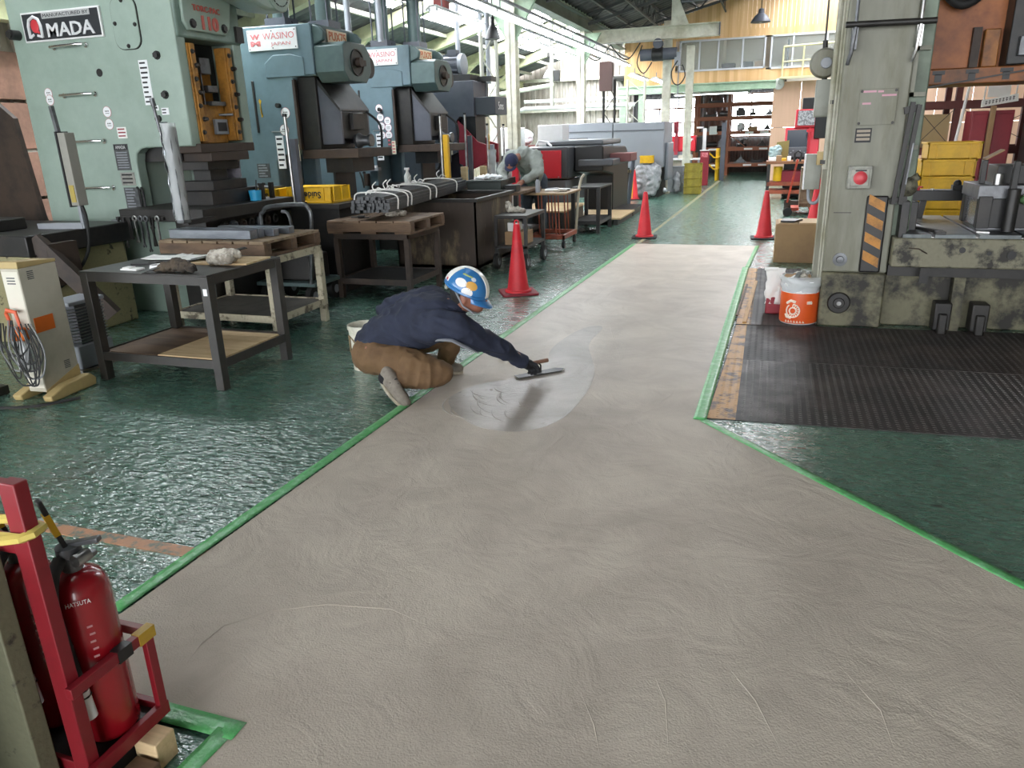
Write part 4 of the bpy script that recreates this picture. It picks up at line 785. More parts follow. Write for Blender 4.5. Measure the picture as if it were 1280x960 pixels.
# ---------------------------------------------------------------- light curtain posts
foil = mat('crumpled_clear_wrap', 'c2c6ca', .18, m=.55, c2='8b9096', ns=16, b=.9, bs=22, lo=.4, hi=.6)
LC = thing('light_curtain', 'grey light curtain wrapped in crumpled clear film before the green press', 'light curtain', (-4.74, 5.25, .93))
B().box(-4.78, -4.70, 5.2, 5.29, .96, 1.74).out('body', grey_st, LC, bev=.006)
wb = B(); wb.grid(lambda u, v: (-4.745 + (.058 + .014 * noise.noise((u * 9, v * 4, 1))) * math.cos(v * 2 * PI), 5.245 + (.062 + .014 * noise.noise((u * 9, v * 4, 7))) * math.sin(v * 2 * PI), .99 + .78 * u), 40, 20); wb.out('film_wrap', plast, LC)
wb = B(); wb.grid(lambda u, v: (-4.79 - .03 * math.sin(v * PI) * (1 + .4 * noise.noise((u * 7, v * 3, 1))), 5.2 + .1 * v - .03 * noise.noise((u * 8, v * 3, 5)), 1.0 + .78 * u), 40, 8); wb.out('film_fold', foil, LC, solid=.002)
B().cyl((-4.79, 5.2, 1.7), (-4.82, 5.2, 1.94), .012).cyl((-4.81, 5.2, 1.9), (-4.82, 5.2, 1.96), .02).out('antenna', grey_st, LC); B().box(-4.77, -4.71, 5.26, 5.62, .94, .98).out('bracket', dark_st, LC)
def curtain(label, x, y, z0, z1, m=dark_st, pole=True, pole_top=0, film=False, w=.035, feet=None):
    r = thing('light_curtain', label, 'light curtain', (x, y, z0)); B().box(x - w, x + w, y - w * .9, y + w * .9, z0 + .02, z1).out('body', m, r, bev=.004)
    if pole: B().cyl((x - .075, y, z0), (x - .075, y, pole_top or z1 + .25), .018, n=10).out('pole', bright_st, r); B().cyl((x - .075, y, (pole_top or z1 + .25)), (x - .075, y, (pole_top or z1 + .25) + .03), .024, n=10).out('pole_cap', blackp, r)
    if film:
        wb = B(); wb.grid(lambda u, v: (x + (w + .03 + .016 * noise.noise((u * 7, v * 4, x))) * math.cos(v * 2 * PI), y + (w + .03 + .016 * noise.noise((u * 7, v * 4, 3))) * math.sin(v * 2 * PI), z0 + .02 + (z1 - z0 - .1) * u), 24, 14); wb.out('film_wrap', plast, r)
    B().box(x - .1, x + .05, y - .04, y + .04, z0, z0 + .02).out('foot', dark_st, r); return r
curtain('dark light curtain post with white capped rod by the lettered yellow crate', -4.78, 7.05, .955, 1.62, wdark, pole_top=1.84)
curtain('yellow light curtain beside a white rod on the second blue green press', -4.3, 9.95, .95, 1.62, mat('curtain_yellow', 'd3a526', .45, var=.05), pole_top=1.86)
curtain('slim grey light curtain post before the slate press', -4.72, 11.9, .88, 1.6, wdark, pole_top=1.92); 
curtain('narrow yellow light curtain on the slate press bed', -4.55, 12.3, .88, 1.62, _M['curtain_yellow'], pole=False, w=.02)
curtain('film wrapped light curtain standing right of the slate press', -4.43, 12.15, .88, 1.45, greyp, pole_top=1.75, film=True)
curtain('far film wrapped light curtain left of the bent worker', -4.58, 13.4, 0, 1.35, greyp, pole_top=1.75, film=True)
for k, (x, y) in enumerate(((-4.78, 11.75), (-4.52, 11.95))): tag(B().box(x - .05, x + .05, y - .04, y + .04, .88, 1.12).out('wood_block', wood_l, None, org=(x, y, .88), bev=.004), ['light wooden block leaning on the slate press post', 'light wooden block under the narrow yellow curtain'][k], 'block')
cu2 = thing('blue_cup', 'blue cup on the bed of the slate press', 'cup', (-5.0, 12.35, .88)); B().lathe([(.08, 0), (.09, .16), (.082, .16), (.07, .01)], (-5.0, 12.35, .88), 18).out('body', cyan, cu2); B().cyl((-4.98, 12.35, .9), (-4.96, 12.38, 1.16), .007).out('brush_handle', greyp, cu2)
bt = thing('spray_bottle', 'clear spray bottle on the second blue green press bolster', 'bottle', (-4.95, 10.0, .95)); B().lathe([(.05, 0), (.05, .13), (.02, .18), (.02, .21)], (-4.95, 10.0, .95), 16).out('bottle', mat('milky_plastic', 'c9ccc6', .4, var=.03), bt); B().box(-4.99, -4.92, 9.985, 10.015, 1.16, 1.19).box(-4.96, -4.945, 9.985, 10.015, 1.1, 1.16).out('trigger', white_s, bt)
# hand cart between the benches
HC = thing('platform_trolley', 'green grey hand trolley with tube handle behind the pale legged bench', 'trolley', (-4.6, 6.5, 0))
B().box(-4.95, -4.25, 6.35, 6.85, .2, .24).out('deck', wteal, HC, bev=.006)
B().ctube([(-4.72, 6.3, .24), (-4.74, 6.28, .85), (-4.7, 6.28, .95), (-4.62, 6.28, 1.0), (-4.28, 6.3, 1.02), (-4.2, 6.3, .98), (-4.18, 6.3, .85), (-4.28, 6.33, .24)], .02, 8).ctube([(-4.5, 6.3, .95), (-4.42, 6.3, .9), (-4.4, 6.32, .5)], .016, 6).out('handle', grey_st, HC)
B().box(-4.8, -4.35, 6.45, 6.8, .24, .5).out('motor_block', dark_st, HC, bev=.02)
for x, y in ((-4.85, 6.4), (-4.32, 6.4), (-4.85, 6.8), (-4.32, 6.8)): w = B().lathe([(.03, -.03), (.1, -.03), (.105, 0), (.1, .03), (.03, .03)], (x, y, .105), 20, 'x').out('wheel', rubber, HC); B().lathe([(.012, -.035), (.045, -.034), (.045, .034), (.012, .035)], (x, y, .105), 14, 'x').out('hub', greyp, w); B().box(x - .02, x + .02, y - .02, y + .02, .1, .2).out('fork', dark_st, w)
# ---------------------------------------------------------------- far left: press bed, control arm, cabinet heater
LB = thing('press_bed', 'worn yellow green machine bed with a black steel table at the left edge', 'machine', (-6.6, 5, 0)); wy = mat('chipped_yellow_green', '8c8562', .6, c2='3a3428', ns=11, lo=.6, hi=.66)
B().box(-8.2, -5.75, 4.55, 5.55, 0, .76).out('body', wy, LB, bev=.01); B().box(-8.2, -5.68, 4.5, 5.6, .76, .93).out('table', black_st, LB, bev=.01); B().box(-6.6, -6.25, 4.6, 5.0, .93, 1.03).out('clamp_block', dark_st, LB, bev=.01)
B().bar((-5.72, 4.6, .9), (-5.3, 4.85, .22), .12, .12).out('brace', brown_st, LB); B().box(-5.75, -5.6, 4.6, 4.9, .5, .85).out('side_bracket', brown_st, LB)
sp_ = B().prism([(-8.6, 0), (-7.0, 0), (-7.25, .93), (-7.35, 1.9), (-8.6, 2.9)], 6.0, 6.05, 'y').out('steel_sheet', brown_st, None, org=(-8, 6, 0)); tag(sp_, 'tall brown steel sheet standing left of the green press', 'steel sheet')
B().tube([(-8.6, 7.4, 3.3), (-8.6, 7.4, 0)], .06, 10).out('downpipe', white_s, wall_l); 
AC = thing('light_curtain', 'grey light curtain on an angled arm in front of the green press', 'light curtain', (-5.6, 5.0, .93))
B().box(-5.625, -5.545, 4.95, 5.05, 1.13, 1.72).out('body', mat('curtain_grey', '8e8c84', .5, var=.05), AC, bev=.005); B().box(-5.64, -5.625, 4.94, 5.06, 1.12, 1.73).out('lens_strip', ink, AC); B().box(-5.61, -5.56, 4.945, 4.95, 1.16, 1.3).out('yellow_label', mat('label_yellow', 'a89448', .6, var=.03), AC)
B().bar((-5.66, 5.0, 1.7), (-5.68, 5.0, 1.93), .03, .03).out('rod', grey_st, AC); B().box(-5.6, -5.57, 4.98, 5.02, .94, 1.13).bar((-5.585, 5.0, .96), (-6.1, 5.0, .95), .05, .05).out('arm', greyp, AC)
B().ctube([(-5.57, 5.0, 1.13), (-5.55, 5.0, 1.0), (-5.58, 4.98, .75), (-5.7, 4.9, .55), (-5.75, 4.6, .4)], .014, 8).out('cable', rubber, AC)
# slim cabinet heater with hanging leads
a = math.radians(6); HR = thing('cabinet_heater', 'slim beige cabinet unit on tan feet with an orange band and hanging leads', 'heater', (-4.61, 3.70, 0), a)
TT = Matrix.Translation((-4.61, 3.70, 0)) @ Matrix.Rotation(a, 4, 'Z')
def L_(b): b.v = [TT @ Vector(((v[0] - .085) * .8 + .085, (v[1] + .25) * .62 - .25, v[2])) for v in b.v]; return b
L_(B().box(-.085, .085, -.25, .25, .05, .88)).out('cabinet', beige, HR, bev=.006); L_(B().prism([(-.25, .88), (.25, .88), (.25, .9), (-.25, .925)], -.09, .09, 'x')).out('top_cap', tan, HR, bev=.004)
L_(B().box(-.075, .075, -.252, -.248, .08, .86)).out('front_panel', mat('light_beige', 'cfcabc', .5, var=.02), HR)
L_(B().prism([(-.25, .04), (.25, .04), (.25, .16), (-.25, .06)], .085, .088, 'x')).out('base_trim', tan, HR)
for x, lo_ in ((-.15, -.33), (.15, -.33)): L_(B().prism([(lo_, 0), (.3, 0), (.32, .05), (.25, .09), (-.1, .085), (lo_ - .02, .04)], x - .045, x + .045, 'x')).out('foot', tan, HR, bev=.008)
L_(B().box(-.14, .14, -.1, .1, .03, .07)).out('cross_foot', tan, HR)
for z, y in ((.8, -.11), (.16, .1)):
    for k in range(5): L_(B().box(.0855, .087, y - .04, y + .04, z + k * .012, z + k * .012 + .006)).out('louver', plate_g, HR, sm=0)
for k in range(3): L_(B().box(-.04, .04, -.2535, -.2525, .78 + k * .018, .788 + k * .018)).out('louver', plate_g, HR, sm=0)
L_(B().box(.085, .09, -.2, .05, .45, .55)).out('orange_band', oran, HR)
grip = L_(B().box(-.07, .07, -.36, -.252, .42, .5)).out('orange_reel_box', oran, HR, bev=.01); L_(B().tube([(-.05, -.31, .5), (-.07, -.32, .6), (-.05, -.33, .62), (.03, -.33, .61), (.04, -.32, .5)], .016, 8)).out('orange_grip', mat('orange_red_plastic', 'c8532c', .5, var=.04), HR)
L_(B().box(-.06, .06, -.35, -.26, .22, .42)).out('white_reel_side', white_s, HR, bev=.01)
for k in range(13):
    m = (rubber, rubber, rubber, mat('grey_lead', '77787a', .5, var=.05))[k % 4]; zt = .52 + .02 * (k % 3); zb = .12 + .05 * (k % 5); w = .03 + .009 * k; xo = random.uniform(-.08, .1)
    L_(B().ctube([(xo - w, -.36, zt), (xo - w * 1.3, -.38, (zt + zb) / 2), (xo - w * .6, -.38, zb + .03), (xo, -.37, zb), (xo + w * .8, -.375, zb + .04), (xo + w * 1.2, -.37, (zt + zb) / 2), (xo + w * .6, -.36, zt - .02)], .0065, 6)).out('lead', m, HR)
tag(B().ctube([(-4.28, 3.52, .012), (-4.45, 3.30, .012), (-4.75, 3.2, .012), (-5.2, 3.15, .012), (-6.0, 3.3, .012)], .01, 6).out('power_cable', rubber, None, org=(-4.5, 3.3, 0)), 'black cable lying on the floor by the cabinet heater', 'cable')
ct = thing('lead_coil', 'heap of black leads hanging at the left edge beside the heater', 'cable', (-5.05, 3.3, 0))
for k in range(6): B().tube([(-5.05 + .16 * math.cos(j * PI / 5) * (1 - .06 * k), 3.28 + .03 * k, .3 + .24 * math.sin(j * PI / 5) * (1 - .05 * k)) for j in range(10)], .012, 6, close=True).out('loop', rubber, ct)
B().box(-5.2, -4.9, 3.25, 3.5, 0, .06).box(-5.12, -5.0, 3.46, 3.5, .06, .56).box(-5.1, -5.02, 3.3, 3.5, .5, .56).out('hanger_stand', dark_st, ct)
FH = thing('louvred_heater', 'grey fan heater with bright wire louvers behind the cabinet unit', 'heater', (-4.85, 4.15, 0))
B().box(-5.02, -4.78, 4.0, 4.32, .02, .2).out('base', greyp, FH, bev=.01); B().box(-5.0, -4.8, 4.06, 4.3, .2, .5).out('inner_case', dkgrey, FH); B().box(-5.02, -4.78, 4.0, 4.32, .5, .53).out('top', greyp, FH, bev=.006)
for k in range(12): B().tube([(-5.02, 4.06, .22 + k * .023), (-5.0, 4.0, .215 + k * .023), (-4.82, 4.0, .22 + k * .023), (-4.78, 4.06, .222 + k * .023), (-4.78, 4.3, .226 + k * .023)], .004, 5).out('wire_louver', bright_st, FH)
B().box(-4.9, -4.82, 3.995, 4.0, .07, .17).out('switch_plate', blackp, FH); B().cyl((-4.86, 3.995, .14), (-4.86, 3.985, .14), .018).cyl((-4.86, 3.995, .1), (-4.86, 3.985, .1), .014).out('knob', greyp, FH)
B().box(-5.04, -4.76, 3.98, 4.34, 0, .02).out('base_plate', bright_st, FH)
# ---------------------------------------------------------------- big frame press on the right
RP = thing('frame_press', 'large oily grey green press with an orange slide on the right side', 'press', (1.8, 7.2, 0))
B().box(.45, .93, 6.6, 7.3, .45, 3.4).out('upright', olive, RP, bev=.015)
B().box(.45, .93, 6.58, 7.3, 0, .45).out('upright_foot', olive_base, RP, bev=.015)
b = B().box(.93, 1.06, 6.68, 7.3, .5, 3.4).out('side_channel', mat('channel_green_grey', '7d8a7a', .55, c2='5f6a5c', ns=2), RP, bev=.01)  # channel painted a greener grey than the upright
for z in (1.4, 1.78, 2.1, 2.5, 2.9): B().box(.93, 1.04, 6.62, 6.7, z, z + .03).box(.93, .96, 6.62, 6.68, z, z + .3).out('channel_rib', olive, RP)
B().box(2.9, 3.5, 6.6, 8.0, 0, 3.4).out('upright', olive, RP, bev=.015)
B().box(.45, 3.5, 6.7, 8.0, 2.95, 3.6).out('crown', olive, RP, bev=.02)
# bed: oily upper beam, plain base, T-slotted plate
B().box(.94, 3.2, 6.5, 7.95, .52, .745).out('bed_beam', olive_worn, RP, bev=.012); B().box(.94, 3.2, 6.62, 7.9, .43, .52).out('bed_ledge', dark_st, RP)
B().box(.9, 3.2, 6.72, 7.9, 0, .43).out('bed_base', olive_base, RP, bev=.01)
for x0_, x1_ in ((1.42, 1.5), (2.0, 2.06)): B().box(x0_, x1_, 6.6, 6.75, 0, .43).out('base_rib', olive_base, RP)
for x in (1.3, 1.56): B().box(x, x + .12, 6.52, 6.66, .02, .24).box(x + .03, x + .09, 6.47, 6.55, 0, .16).out('mounting_foot', dark_st, RP, bev=.01)
bed = B()
xs = [1.0, 1.2, 1.225, 1.5, 1.525, 1.8, 1.825, 2.1, 2.125, 3.1]
for i in range(0, len(xs), 2): bed.box(xs[i], xs[i + 1], 6.52, 7.9, .745, .775)
bed.out('bed_plate', mat('slotted_bed_steel', '63696a', .35, m=.4, c2='494e4f', ns=5), RP, bev=.002)
for i in range(1, len(xs) - 1, 2): B().box(xs[i], xs[i + 1], 6.55, 7.9, .745, .752).out('slot_edge', bright_st, RP)
for k in range(7): B().cyl((1.66 + .005 * k, 6.75 + k * .14, .7755), (1.66 + .005 * k, 6.75 + k * .14, .777), .02, n=10).out('pin_hole', blackp, RP)
for x, z, r in ((1.42, .66, .022), (1.6, .64, .016), (1.75, .63, .03)): B().cyl((x, 6.5, z), (x, 6.494, z), r).out('oil_hole', blackp, RP)
B().tube([(1.05, 6.492, .67), (1.12, 6.49, .665), (1.18, 6.49, .63)], .005, 5).out('scratch_wire', brown_st, RP)
B().box(1.15, 1.21, 6.48, 6.5, .40, .52).out('bracket', dark_st, RP)
# fittings of the upright
pn = B().box(.585, .85, 6.588, 6.6, 1.585, 1.845).out('cover_plate', olive, RP, bev=.003)
bolts(pn, [(x, 6.588, z) for x in (.6, .835) for z in (1.6, 1.83)], .008, '-y', .006)
for x0, x1, z in ((.61, .7, 1.82), (.71, .75, 1.818), (.74, .84, 1.79), (.61, .67, 1.735)): B().box(x0, x1, 6.586, 6.588, z, z + .014).out('pink_tape', mat('faded_pink', 'c796a4', .6, var=.03), pn, sm=0)
lb = B().box(.585, .7, 6.595, 6.6, 1.46, 1.565).out('warning_plate', ink, RP)
for k in range(3): B().box(.595, .69, 6.592, 6.596, 1.475 + k * .03, 1.494 + k * .03).out('plate_row', mat('plate_tan', '9a8f80', .6, var=.04), lb, sm=0)
eb = B().box(.56, .735, 6.53, 6.6, 1.115, 1.29).out('stop_button_box', mat('grey_cast_box', '9b9c92', .5, c2='80807a', ns=6), RP, bev=.012); B().box(.58, .715, 6.52, 6.535, 1.135, 1.27).out('box_lid', _M['grey_cast_box'], eb, bev=.006)
B().lathe([(.05, 0), (.05, -.008), (.042, -.012), (.042, -.03), (.03, -.04), (.01, -.043)], (.65, 6.52, 1.2), 24, 'y').out('stop_button', mat('stop_red', 'c8464e', .4, var=.03), eb); B().box(.61, .69, 6.517, 6.521, 1.25, 1.26).out('button_label', ink, eb)
hz = B().box(.72, .875, 6.565, 6.6, .46, 1.06).out('hazard_board', black_st, RP, bev=.012)
for k in range(4):
    z = .50 + k * .145; B().prism([(.735, z + .065), (.735, z + .14), (.855, z + .075), (.855, z + .0)], 6.56, 6.566, 'y').out('hazard_stripe', mat('hazard_ochre', 'b47a2c', .5, c2='7d5522', ns=9), hz, sm=0)
B().lathe([(.055, 0), (.055, -.012), (.03, -.014), (.026, -.03), (.008, -.032)], (.575, 6.6, .555), 20, 'y').out('boss_bolt', grey_st, RP); B().lathe([(.09, 0), (.08, -.015), (.045, -.016), (.04, -.03), (.01, -.032)], (.60, 6.58, .2), 20, 'y').out('shaft_boss', dark_st, RP)
B().lathe([(.018, 0), (.018, -.034)], (.60, 6.58, .2), 14, 'y').out('shaft_end', bright_st, RP); B().box(.49, .62, 6.598, 6.602, .925, .931).out('score_line', black_st, RP)
for k, (x, r) in enumerate(((.398, .021), (.428, .014), (.446, .01))): B().tube([(x, 6.72 - .03 * k, 0), (x, 6.72 - .03 * k, 3.2)], r, 8).out('service_pipe', mat('pale_conduit', 'a6a496', .5, c2='86846f', ns=3), RP)
B().box(.385, .445, 6.68, 6.76, 0, 1.26).out('conduit_box', olive, RP)
rd_ = B().cyl((.43, 6.5, 2.29), (1.03, 6.5, 2.28), .022, n=10).out('guard_rail', dark_st, RP)
for x in (.5, .93): B().cyl((x, 6.5, 2.26), (x, 6.5, 3.3), .012, n=8).box(x - .02, x + .02, 6.5, 6.62, 2.12, 2.28).tube([(x, 6.5, 2.28), (x - .015, 6.48, 2.1), (x - .03, 6.52, 2.02)], .014, 6).out('rail_hook', bright_st if x > .6 else grey_st, rd_)
for k, (x, dx) in enumerate(((.93, -.035), (.975, -.03))): B().bar((x + .02, 6.52, 1.74 - .02 * k), (x + dx + .005, 6.52, 1.0), .03, .03).out('guard_bar', dark_st, RP)
B().bar((.9, 6.55, 1.68), (1.0, 6.55, 1.7), .04, .05).out('bar_bracket', dark_st, RP); B().bar((.88, 6.56, 1.02), (1.0, 6.56, 1.04), .04, .04).out('bar_bracket', dark_st, RP); B().bar((.985, 6.51, 1.45), (.97, 6.51, 1.15), .014, .01).out('bright_strip', grey_st, RP)
B().sph((1.02, 6.7, 1.12), (.07, .07, .08), 12).cyl((1.02, 6.7, 1.16), (1.08, 6.68, 1.2), .03).out('cast_valve', olive_worn, RP); B().box(.97, 1.03, 6.55, 6.7, .74, 1.02).box(1.06, 1.12, 6.75, 6.85, .775, 1.0).out('side_block', black_st, RP, bev=.005)
B().box(1.12, 2.88, 7.42, 7.95, 2.0, 3.3).out('slide', orange_s, RP, bev=.01); sf = B().box(1.08, 2.88, 7.3, 8.0, 1.88, 2.0).out('slide_flange', mat('oily_orange', '8f5528', .5, c2='5a3820', ns=5), RP, bev=.008)
for x in (1.22, 1.46, 1.70, 1.94): B().box(x - .045, x + .045, 7.295, 7.32, 1.955, 1.985).box(x - .025, x + .025, 7.295, 7.32, 1.9, 1.96).out('tee_slot', blackp, sf, sm=0)
B().box(1.52, 1.63, 7.34, 7.44, 2.0, 2.28).out('slide_block', mat('oily_orange2', '9b6126', .5, c2='6e421e', ns=6), RP, bev=.008); B().box(1.44, 1.5, 7.36, 7.44, 2.0, 2.3).out('guide_strip', brown_st, RP); B().box(1.66, 1.8, 7.2, 7.42, 2.0, 2.62).cyl((1.73, 7.25, 2.4), (1.73, 7.25, 3.0), .05).out('balance_cylinder', black_st, RP, bev=.01)
B().box(1.72, 1.82, 7.14, 7.22, 2.06, 2.2).out('valve_box', grey_st, RP, bev=.006)
B().ctube([(1.15, 7.35, 2.75), (1.2, 7.3, 2.55), (1.32, 7.28, 2.46), (1.45, 7.3, 2.55), (1.5, 7.35, 2.8)], .035, 10).out('hydraulic_hose', rubber, RP)
B().bar((1.13, 7.3, 1.86), (1.9, 7.25, 1.97), .012, .012).out('wire_rod', dark_st, RP)
# die, clamps and the black feed rail on the bed
DS = thing('die_set', 'grey and black die set with a bright window on the press bed', 'die', (1.75, 7.0, .775))
B().box(1.52, 2.0, 6.75, 7.3, 1.02, 1.12).box(1.55, 2.0, 6.8, 7.25, .775, .81).out('die_shoe', mat('die_grey', '75777a', .4, m=.4, c2='56585b', ns=5), DS, bev=.004)
B().prism([(6.8, .80), (7.25, .80), (7.25, 1.02), (6.8, 1.02)], 1.55, 1.57, 'x').out('bright_plate', mat('polished_die_face', 'a4a5a8', .25, m=.7, c2='8a8b8f', ns=4), DS); B().box(1.53, 1.62, 6.72, 6.8, .8, 1.04).box(1.53, 1.6, 7.2, 7.3, .8, 1.04).box(1.62, 2.0, 6.75, 7.3, .8, 1.02).out('die_frame', black_st, DS, bev=.004)
B().cyl((1.66, 6.85, 1.12), (1.66, 6.85, 1.2), .035).out('lift_stud', bright_st, DS); B().box(1.56, 1.6, 6.95, 7.0, 1.12, 1.3).box(1.66, 1.9, 6.9, 7.2, 1.12, 1.26).box(1.72, 1.76, 6.7, 6.76, .78, 1.3).cyl((1.74, 6.68, .78), (1.74, 6.68, 1.1), .045).out('die_tooling', black_st, DS, bev=.004)
B().sph((1.84, 6.7, 1.02), (.06, .05, .04), 12).out('green_knob', mat('dull_green', '4c6b44', .6, var=.1), DS); B().bar((1.6, 7.1, 1.3), (1.72, 7.1, 1.37), .12, .01).out('card_flap', card, DS)
FR = thing('feed_rail', 'black feed rail on two legs with a red knob above the press bed', 'rail', (1.4, 7.75, .775))
B().box(1.02, 1.62, 7.62, 7.78, .93, 1.02).out('rail', black_st, FR, bev=.004); B().bar((1.31, 7.7, .93), (1.29, 7.7, .775), .05, .05).bar((1.2, 7.7, .93), (1.22, 7.7, .775), .03, .03).out('legs', dark_st, FR)
B().lathe([(.012, 0), (.012, .02), (.035, .022), (.035, .032), (.01, .036)], (1.25, 7.66, 1.02), 14).out('red_knob', red_m, FR); B().lathe([(.018, 0), (.018, .012)], (1.36, 7.66, 1.02), 12).out('nut', bright_st, FR); B().box(1.52, 1.6, 7.66, 7.74, 1.02, 1.06).sph((1.56, 7.7, 1.07), .035, 10).out('end_clamp', blackp, FR)
tag(B().bar((1.02, 6.95, .80), (1.27, 6.56, .79), .035, .025).box(1.22, 1.29, 6.48, 6.56, .776, .80).out('clamp_lever', black_st, None, bev=.003, org=(1.15, 6.7, .776)), 'long black clamp lever across the left of the press bed', 'lever')
tag(B().prism([(1.13, 7.05), (1.155, 7.06), (1.21, 6.72), (1.18, 6.70)], .776, .80).out('bright_clamp', bright_st, None, bev=.002, org=(1.17, 6.9, .776)), 'short bright steel clamp beside the black lever', 'clamp')
tag(B().prism([(1.52, 6.62), (1.6, 6.58), (1.6, 6.61), (1.54, 6.66)], .777, .79).out('steel_chip', bright_st, None, org=(1.55, 6.6, .777)), 'bright steel offcut at the front edge of the press bed', 'offcut')
# boxes and reel hanging left of the upright
jb = mat('junction_box_grey', '8d8f85', .5, c2='7a7b70', ns=3, var=.05)
EB = thing('control_box', 'tall grey control box hung beside the press upright under the reel', 'box', (.36, 7.0, 1.66)); B().box(.285, .41, 6.93, 7.06, 1.66, 1.945).out('body', jb, EB, bev=.005); B().box(.29, .405, 6.924, 6.93, 1.67, 1.935).out('door', jb, EB, bev=.003); B().cyl((.345, 7.0, 1.94), (.345, 7.0, 2.0), .02).box(.39, .44, 6.7, 7.0, 1.75, 1.78).out('stub', dark_st, EB)
RE = thing('cable_reel', 'round cast reel on a cable beside the top of the press upright', 'reel', (.335, 7.0, 2.0)); B().lathe([(.03, -.05), (.1, -.05), (.115, -.03), (.115, .03), (.1, .05), (.03, .05)], (.335, 7.0, 2.07), 24, 'y').out('drum', olive, RE); B().lathe([(.04, -.07), (.045, -.05), (.02, -.05)], (.345, 7.0, 2.07), 12, 'y').out('hub', greyp, RE); B().cyl((.325, 7.0, 2.17), (.31, 7.0, 4.6), .008, n=6).cyl((.33, 7.0, 2.16), (.325, 7.0, 2.24), .02).out('suspension_cable', dark_st, RE)
E2 = thing('switch_box', 'small grey switch box with a cable loop low beside the press upright', 'box', (.34, 7.0, 1.08)); B().box(.255, .385, 6.93, 7.05, 1.085, 1.37).out('body', jb, E2, bev=.004); B().box(.25, .262, 6.93, 7.05, 1.085, 1.37).out('lid', white_s, E2); B().ctube([(.3, 6.99, 1.085), (.31, 6.97, 1.0), (.345, 6.95, .97), (.385, 6.93, 1.0), (.4, 6.9, 1.1), (.4, 6.88, 1.3)], .014, 8).out('cable_loop', greyp, E2); B().box(.36, .4, 6.7, 6.95, 1.3, 1.33).out('bracket', dark_st, E2)
tag(B().box(.335, .43, 6.77, 6.83, 1.29, 1.395).out('relay_box', tan, None, bev=.004, org=(.38, 6.8, 1.34)), 'small tan relay box on the pipes above the switch box', 'box')
# ---------------------------------------------------------------- checker plates on the floor, right
chk = mat('worn_checker_steel', '302d2c', .6, m=.0, spec=.3, c2='463e3b', ns=2.2, var=.12, r2=.45); chk_l = mat('checker_lug_steel', '8d8a86', .22, m=.7, c2='76726e', ns=3)
opaint = mat('worn_orange_paint', 'b0803f', .5, c2='5a4738', ns=9, lo=.48, hi=.62)
def checker(label, pts, pitch, xe, zb, h=.004, lug=True, lm=None, lh=.0024):
    xs_ = [p[0] for p in pts]; ys_ = [p[1] for p in pts]; o = B().prism(pts, zb, zb + h).out('checker_plate', chk, None, sm=0, org=(sum(xs_) / len(xs_), sum(ys_) / len(ys_), zb)); tag(o, label, 'floor plate')
    def inside(x, y):
        r = False; n = len(pts)
        for i in range(n):
            (xa, ya), (xb, yb) = pts[i], pts[i - 1]
            if (ya > y) != (yb > y) and x < (xb - xa) * (y - ya) / (yb - ya) + xa: r = not r
        return r
    lg, lo_ = B(), B(); y = min(ys_) + .02; j = 0; py = .034
    while lug and y < max(ys_) - .01:
        x = min(xs_) + .015; i = 0
        while x < max(xs_) - .01:
            yq = y + (py / 2 if i % 2 else 0)
            if inside(x, yq) and inside(x - .012, yq):
                s = -1; dx, dy = .0125, s * .0055; z = zb + h
                (lo_ if x < xe(yq) else lg).add([(x - dx, yq - dy, z), (x + dy * .34, yq - dx * .26, z), (x + dx, yq + dy, z), (x - dy * .34, yq + dx * .26, z), (x - dx * .5, yq - dy * .5, z + lh), (x + dx * .5, yq + dy * .5, z + lh)], [(0, 1, 4), (1, 5, 4), (1, 2, 5), (2, 3, 5), (3, 4, 5), (3, 0, 4)])
            x += pitch; i += 1
        y += py; j += 1
    if lug:
        tag(lg.out('tread_lugs', lm or chk_l, o, sm=0), kind='stuff')
        if lo_.v: tag(lo_.out('painted_lugs', opaint, o, sm=0), kind='stuff')
    xl = lambda y: xe(y)
    yy0, yy1 = min(ys_), max(ys_); e0, e1 = xl(yy0), xl(yy1); l0, l1 = [p[0] for p in sorted(pts, key=lambda p: (p[0]))[:2]]
    return o
xe = lambda y: -.095 + (y - 4.15) * -.005
c1 = checker('front black checker plate with bright treads and an orange painted edge', [(-.26, 4.17), (3.2, 4.36), (3.2, 5.5), (-.22, 5.42)], .046, xe, .0)
B().prism([(-.255, 4.175), (-.095, 4.185), (-.1, 5.42), (-.215, 5.415)], .004, .0046).out('orange_edge', opaint, c1, sm=0)
c2 = checker('smooth worn checker plate under the front of the big press', [(-.22, 5.425), (3.2, 5.51), (3.2, 6.7), (-.1, 6.5), (-.2, 6.45)], .046, xe, .0, .0035, lm=chk, lh=.0016)
B().prism([(-.215, 5.43), (-.1, 5.433), (-.11, 6.45), (-.195, 6.44)], .0035, .0041).out('orange_edge', opaint, c2, sm=0)
c3 = checker('far brownish checker plate beneath the paint can', [(-.2, 6.46), (.44, 6.5), (.40, 9.3), (-.2, 9.25)], .05, lambda y: -.08, .0, .008, lm=chk, lh=.0016)
B().prism([(-.195, 6.47), (-.09, 6.475), (-.09, 9.24), (-.195, 9.24)], .008, .0086).out('orange_edge', opaint, c3, sm=0)
tag(B().bar((-.13, 6.5, .0155), (-.08, 8.4, .0155), .035, .014).out('wood_strip', mat('yellowed_wood', 'b98c4e', .6, c2='9a713c', ns=8, st=(8, .6, 8)), None, bev=.002, org=(-.1, 7.4, .008)), 'longer yellow wooden strip lying on the far plate edge', 'wood strip')
tag(B().bar((-.205, 6.75, .0145), (-.165, 8.2, .0145), .022, .012).out('wood_strip', wood_d, None, bev=.002, org=(-.18, 7.4, .008)), 'thin dark wooden strip beside the yellow one', 'wood strip')
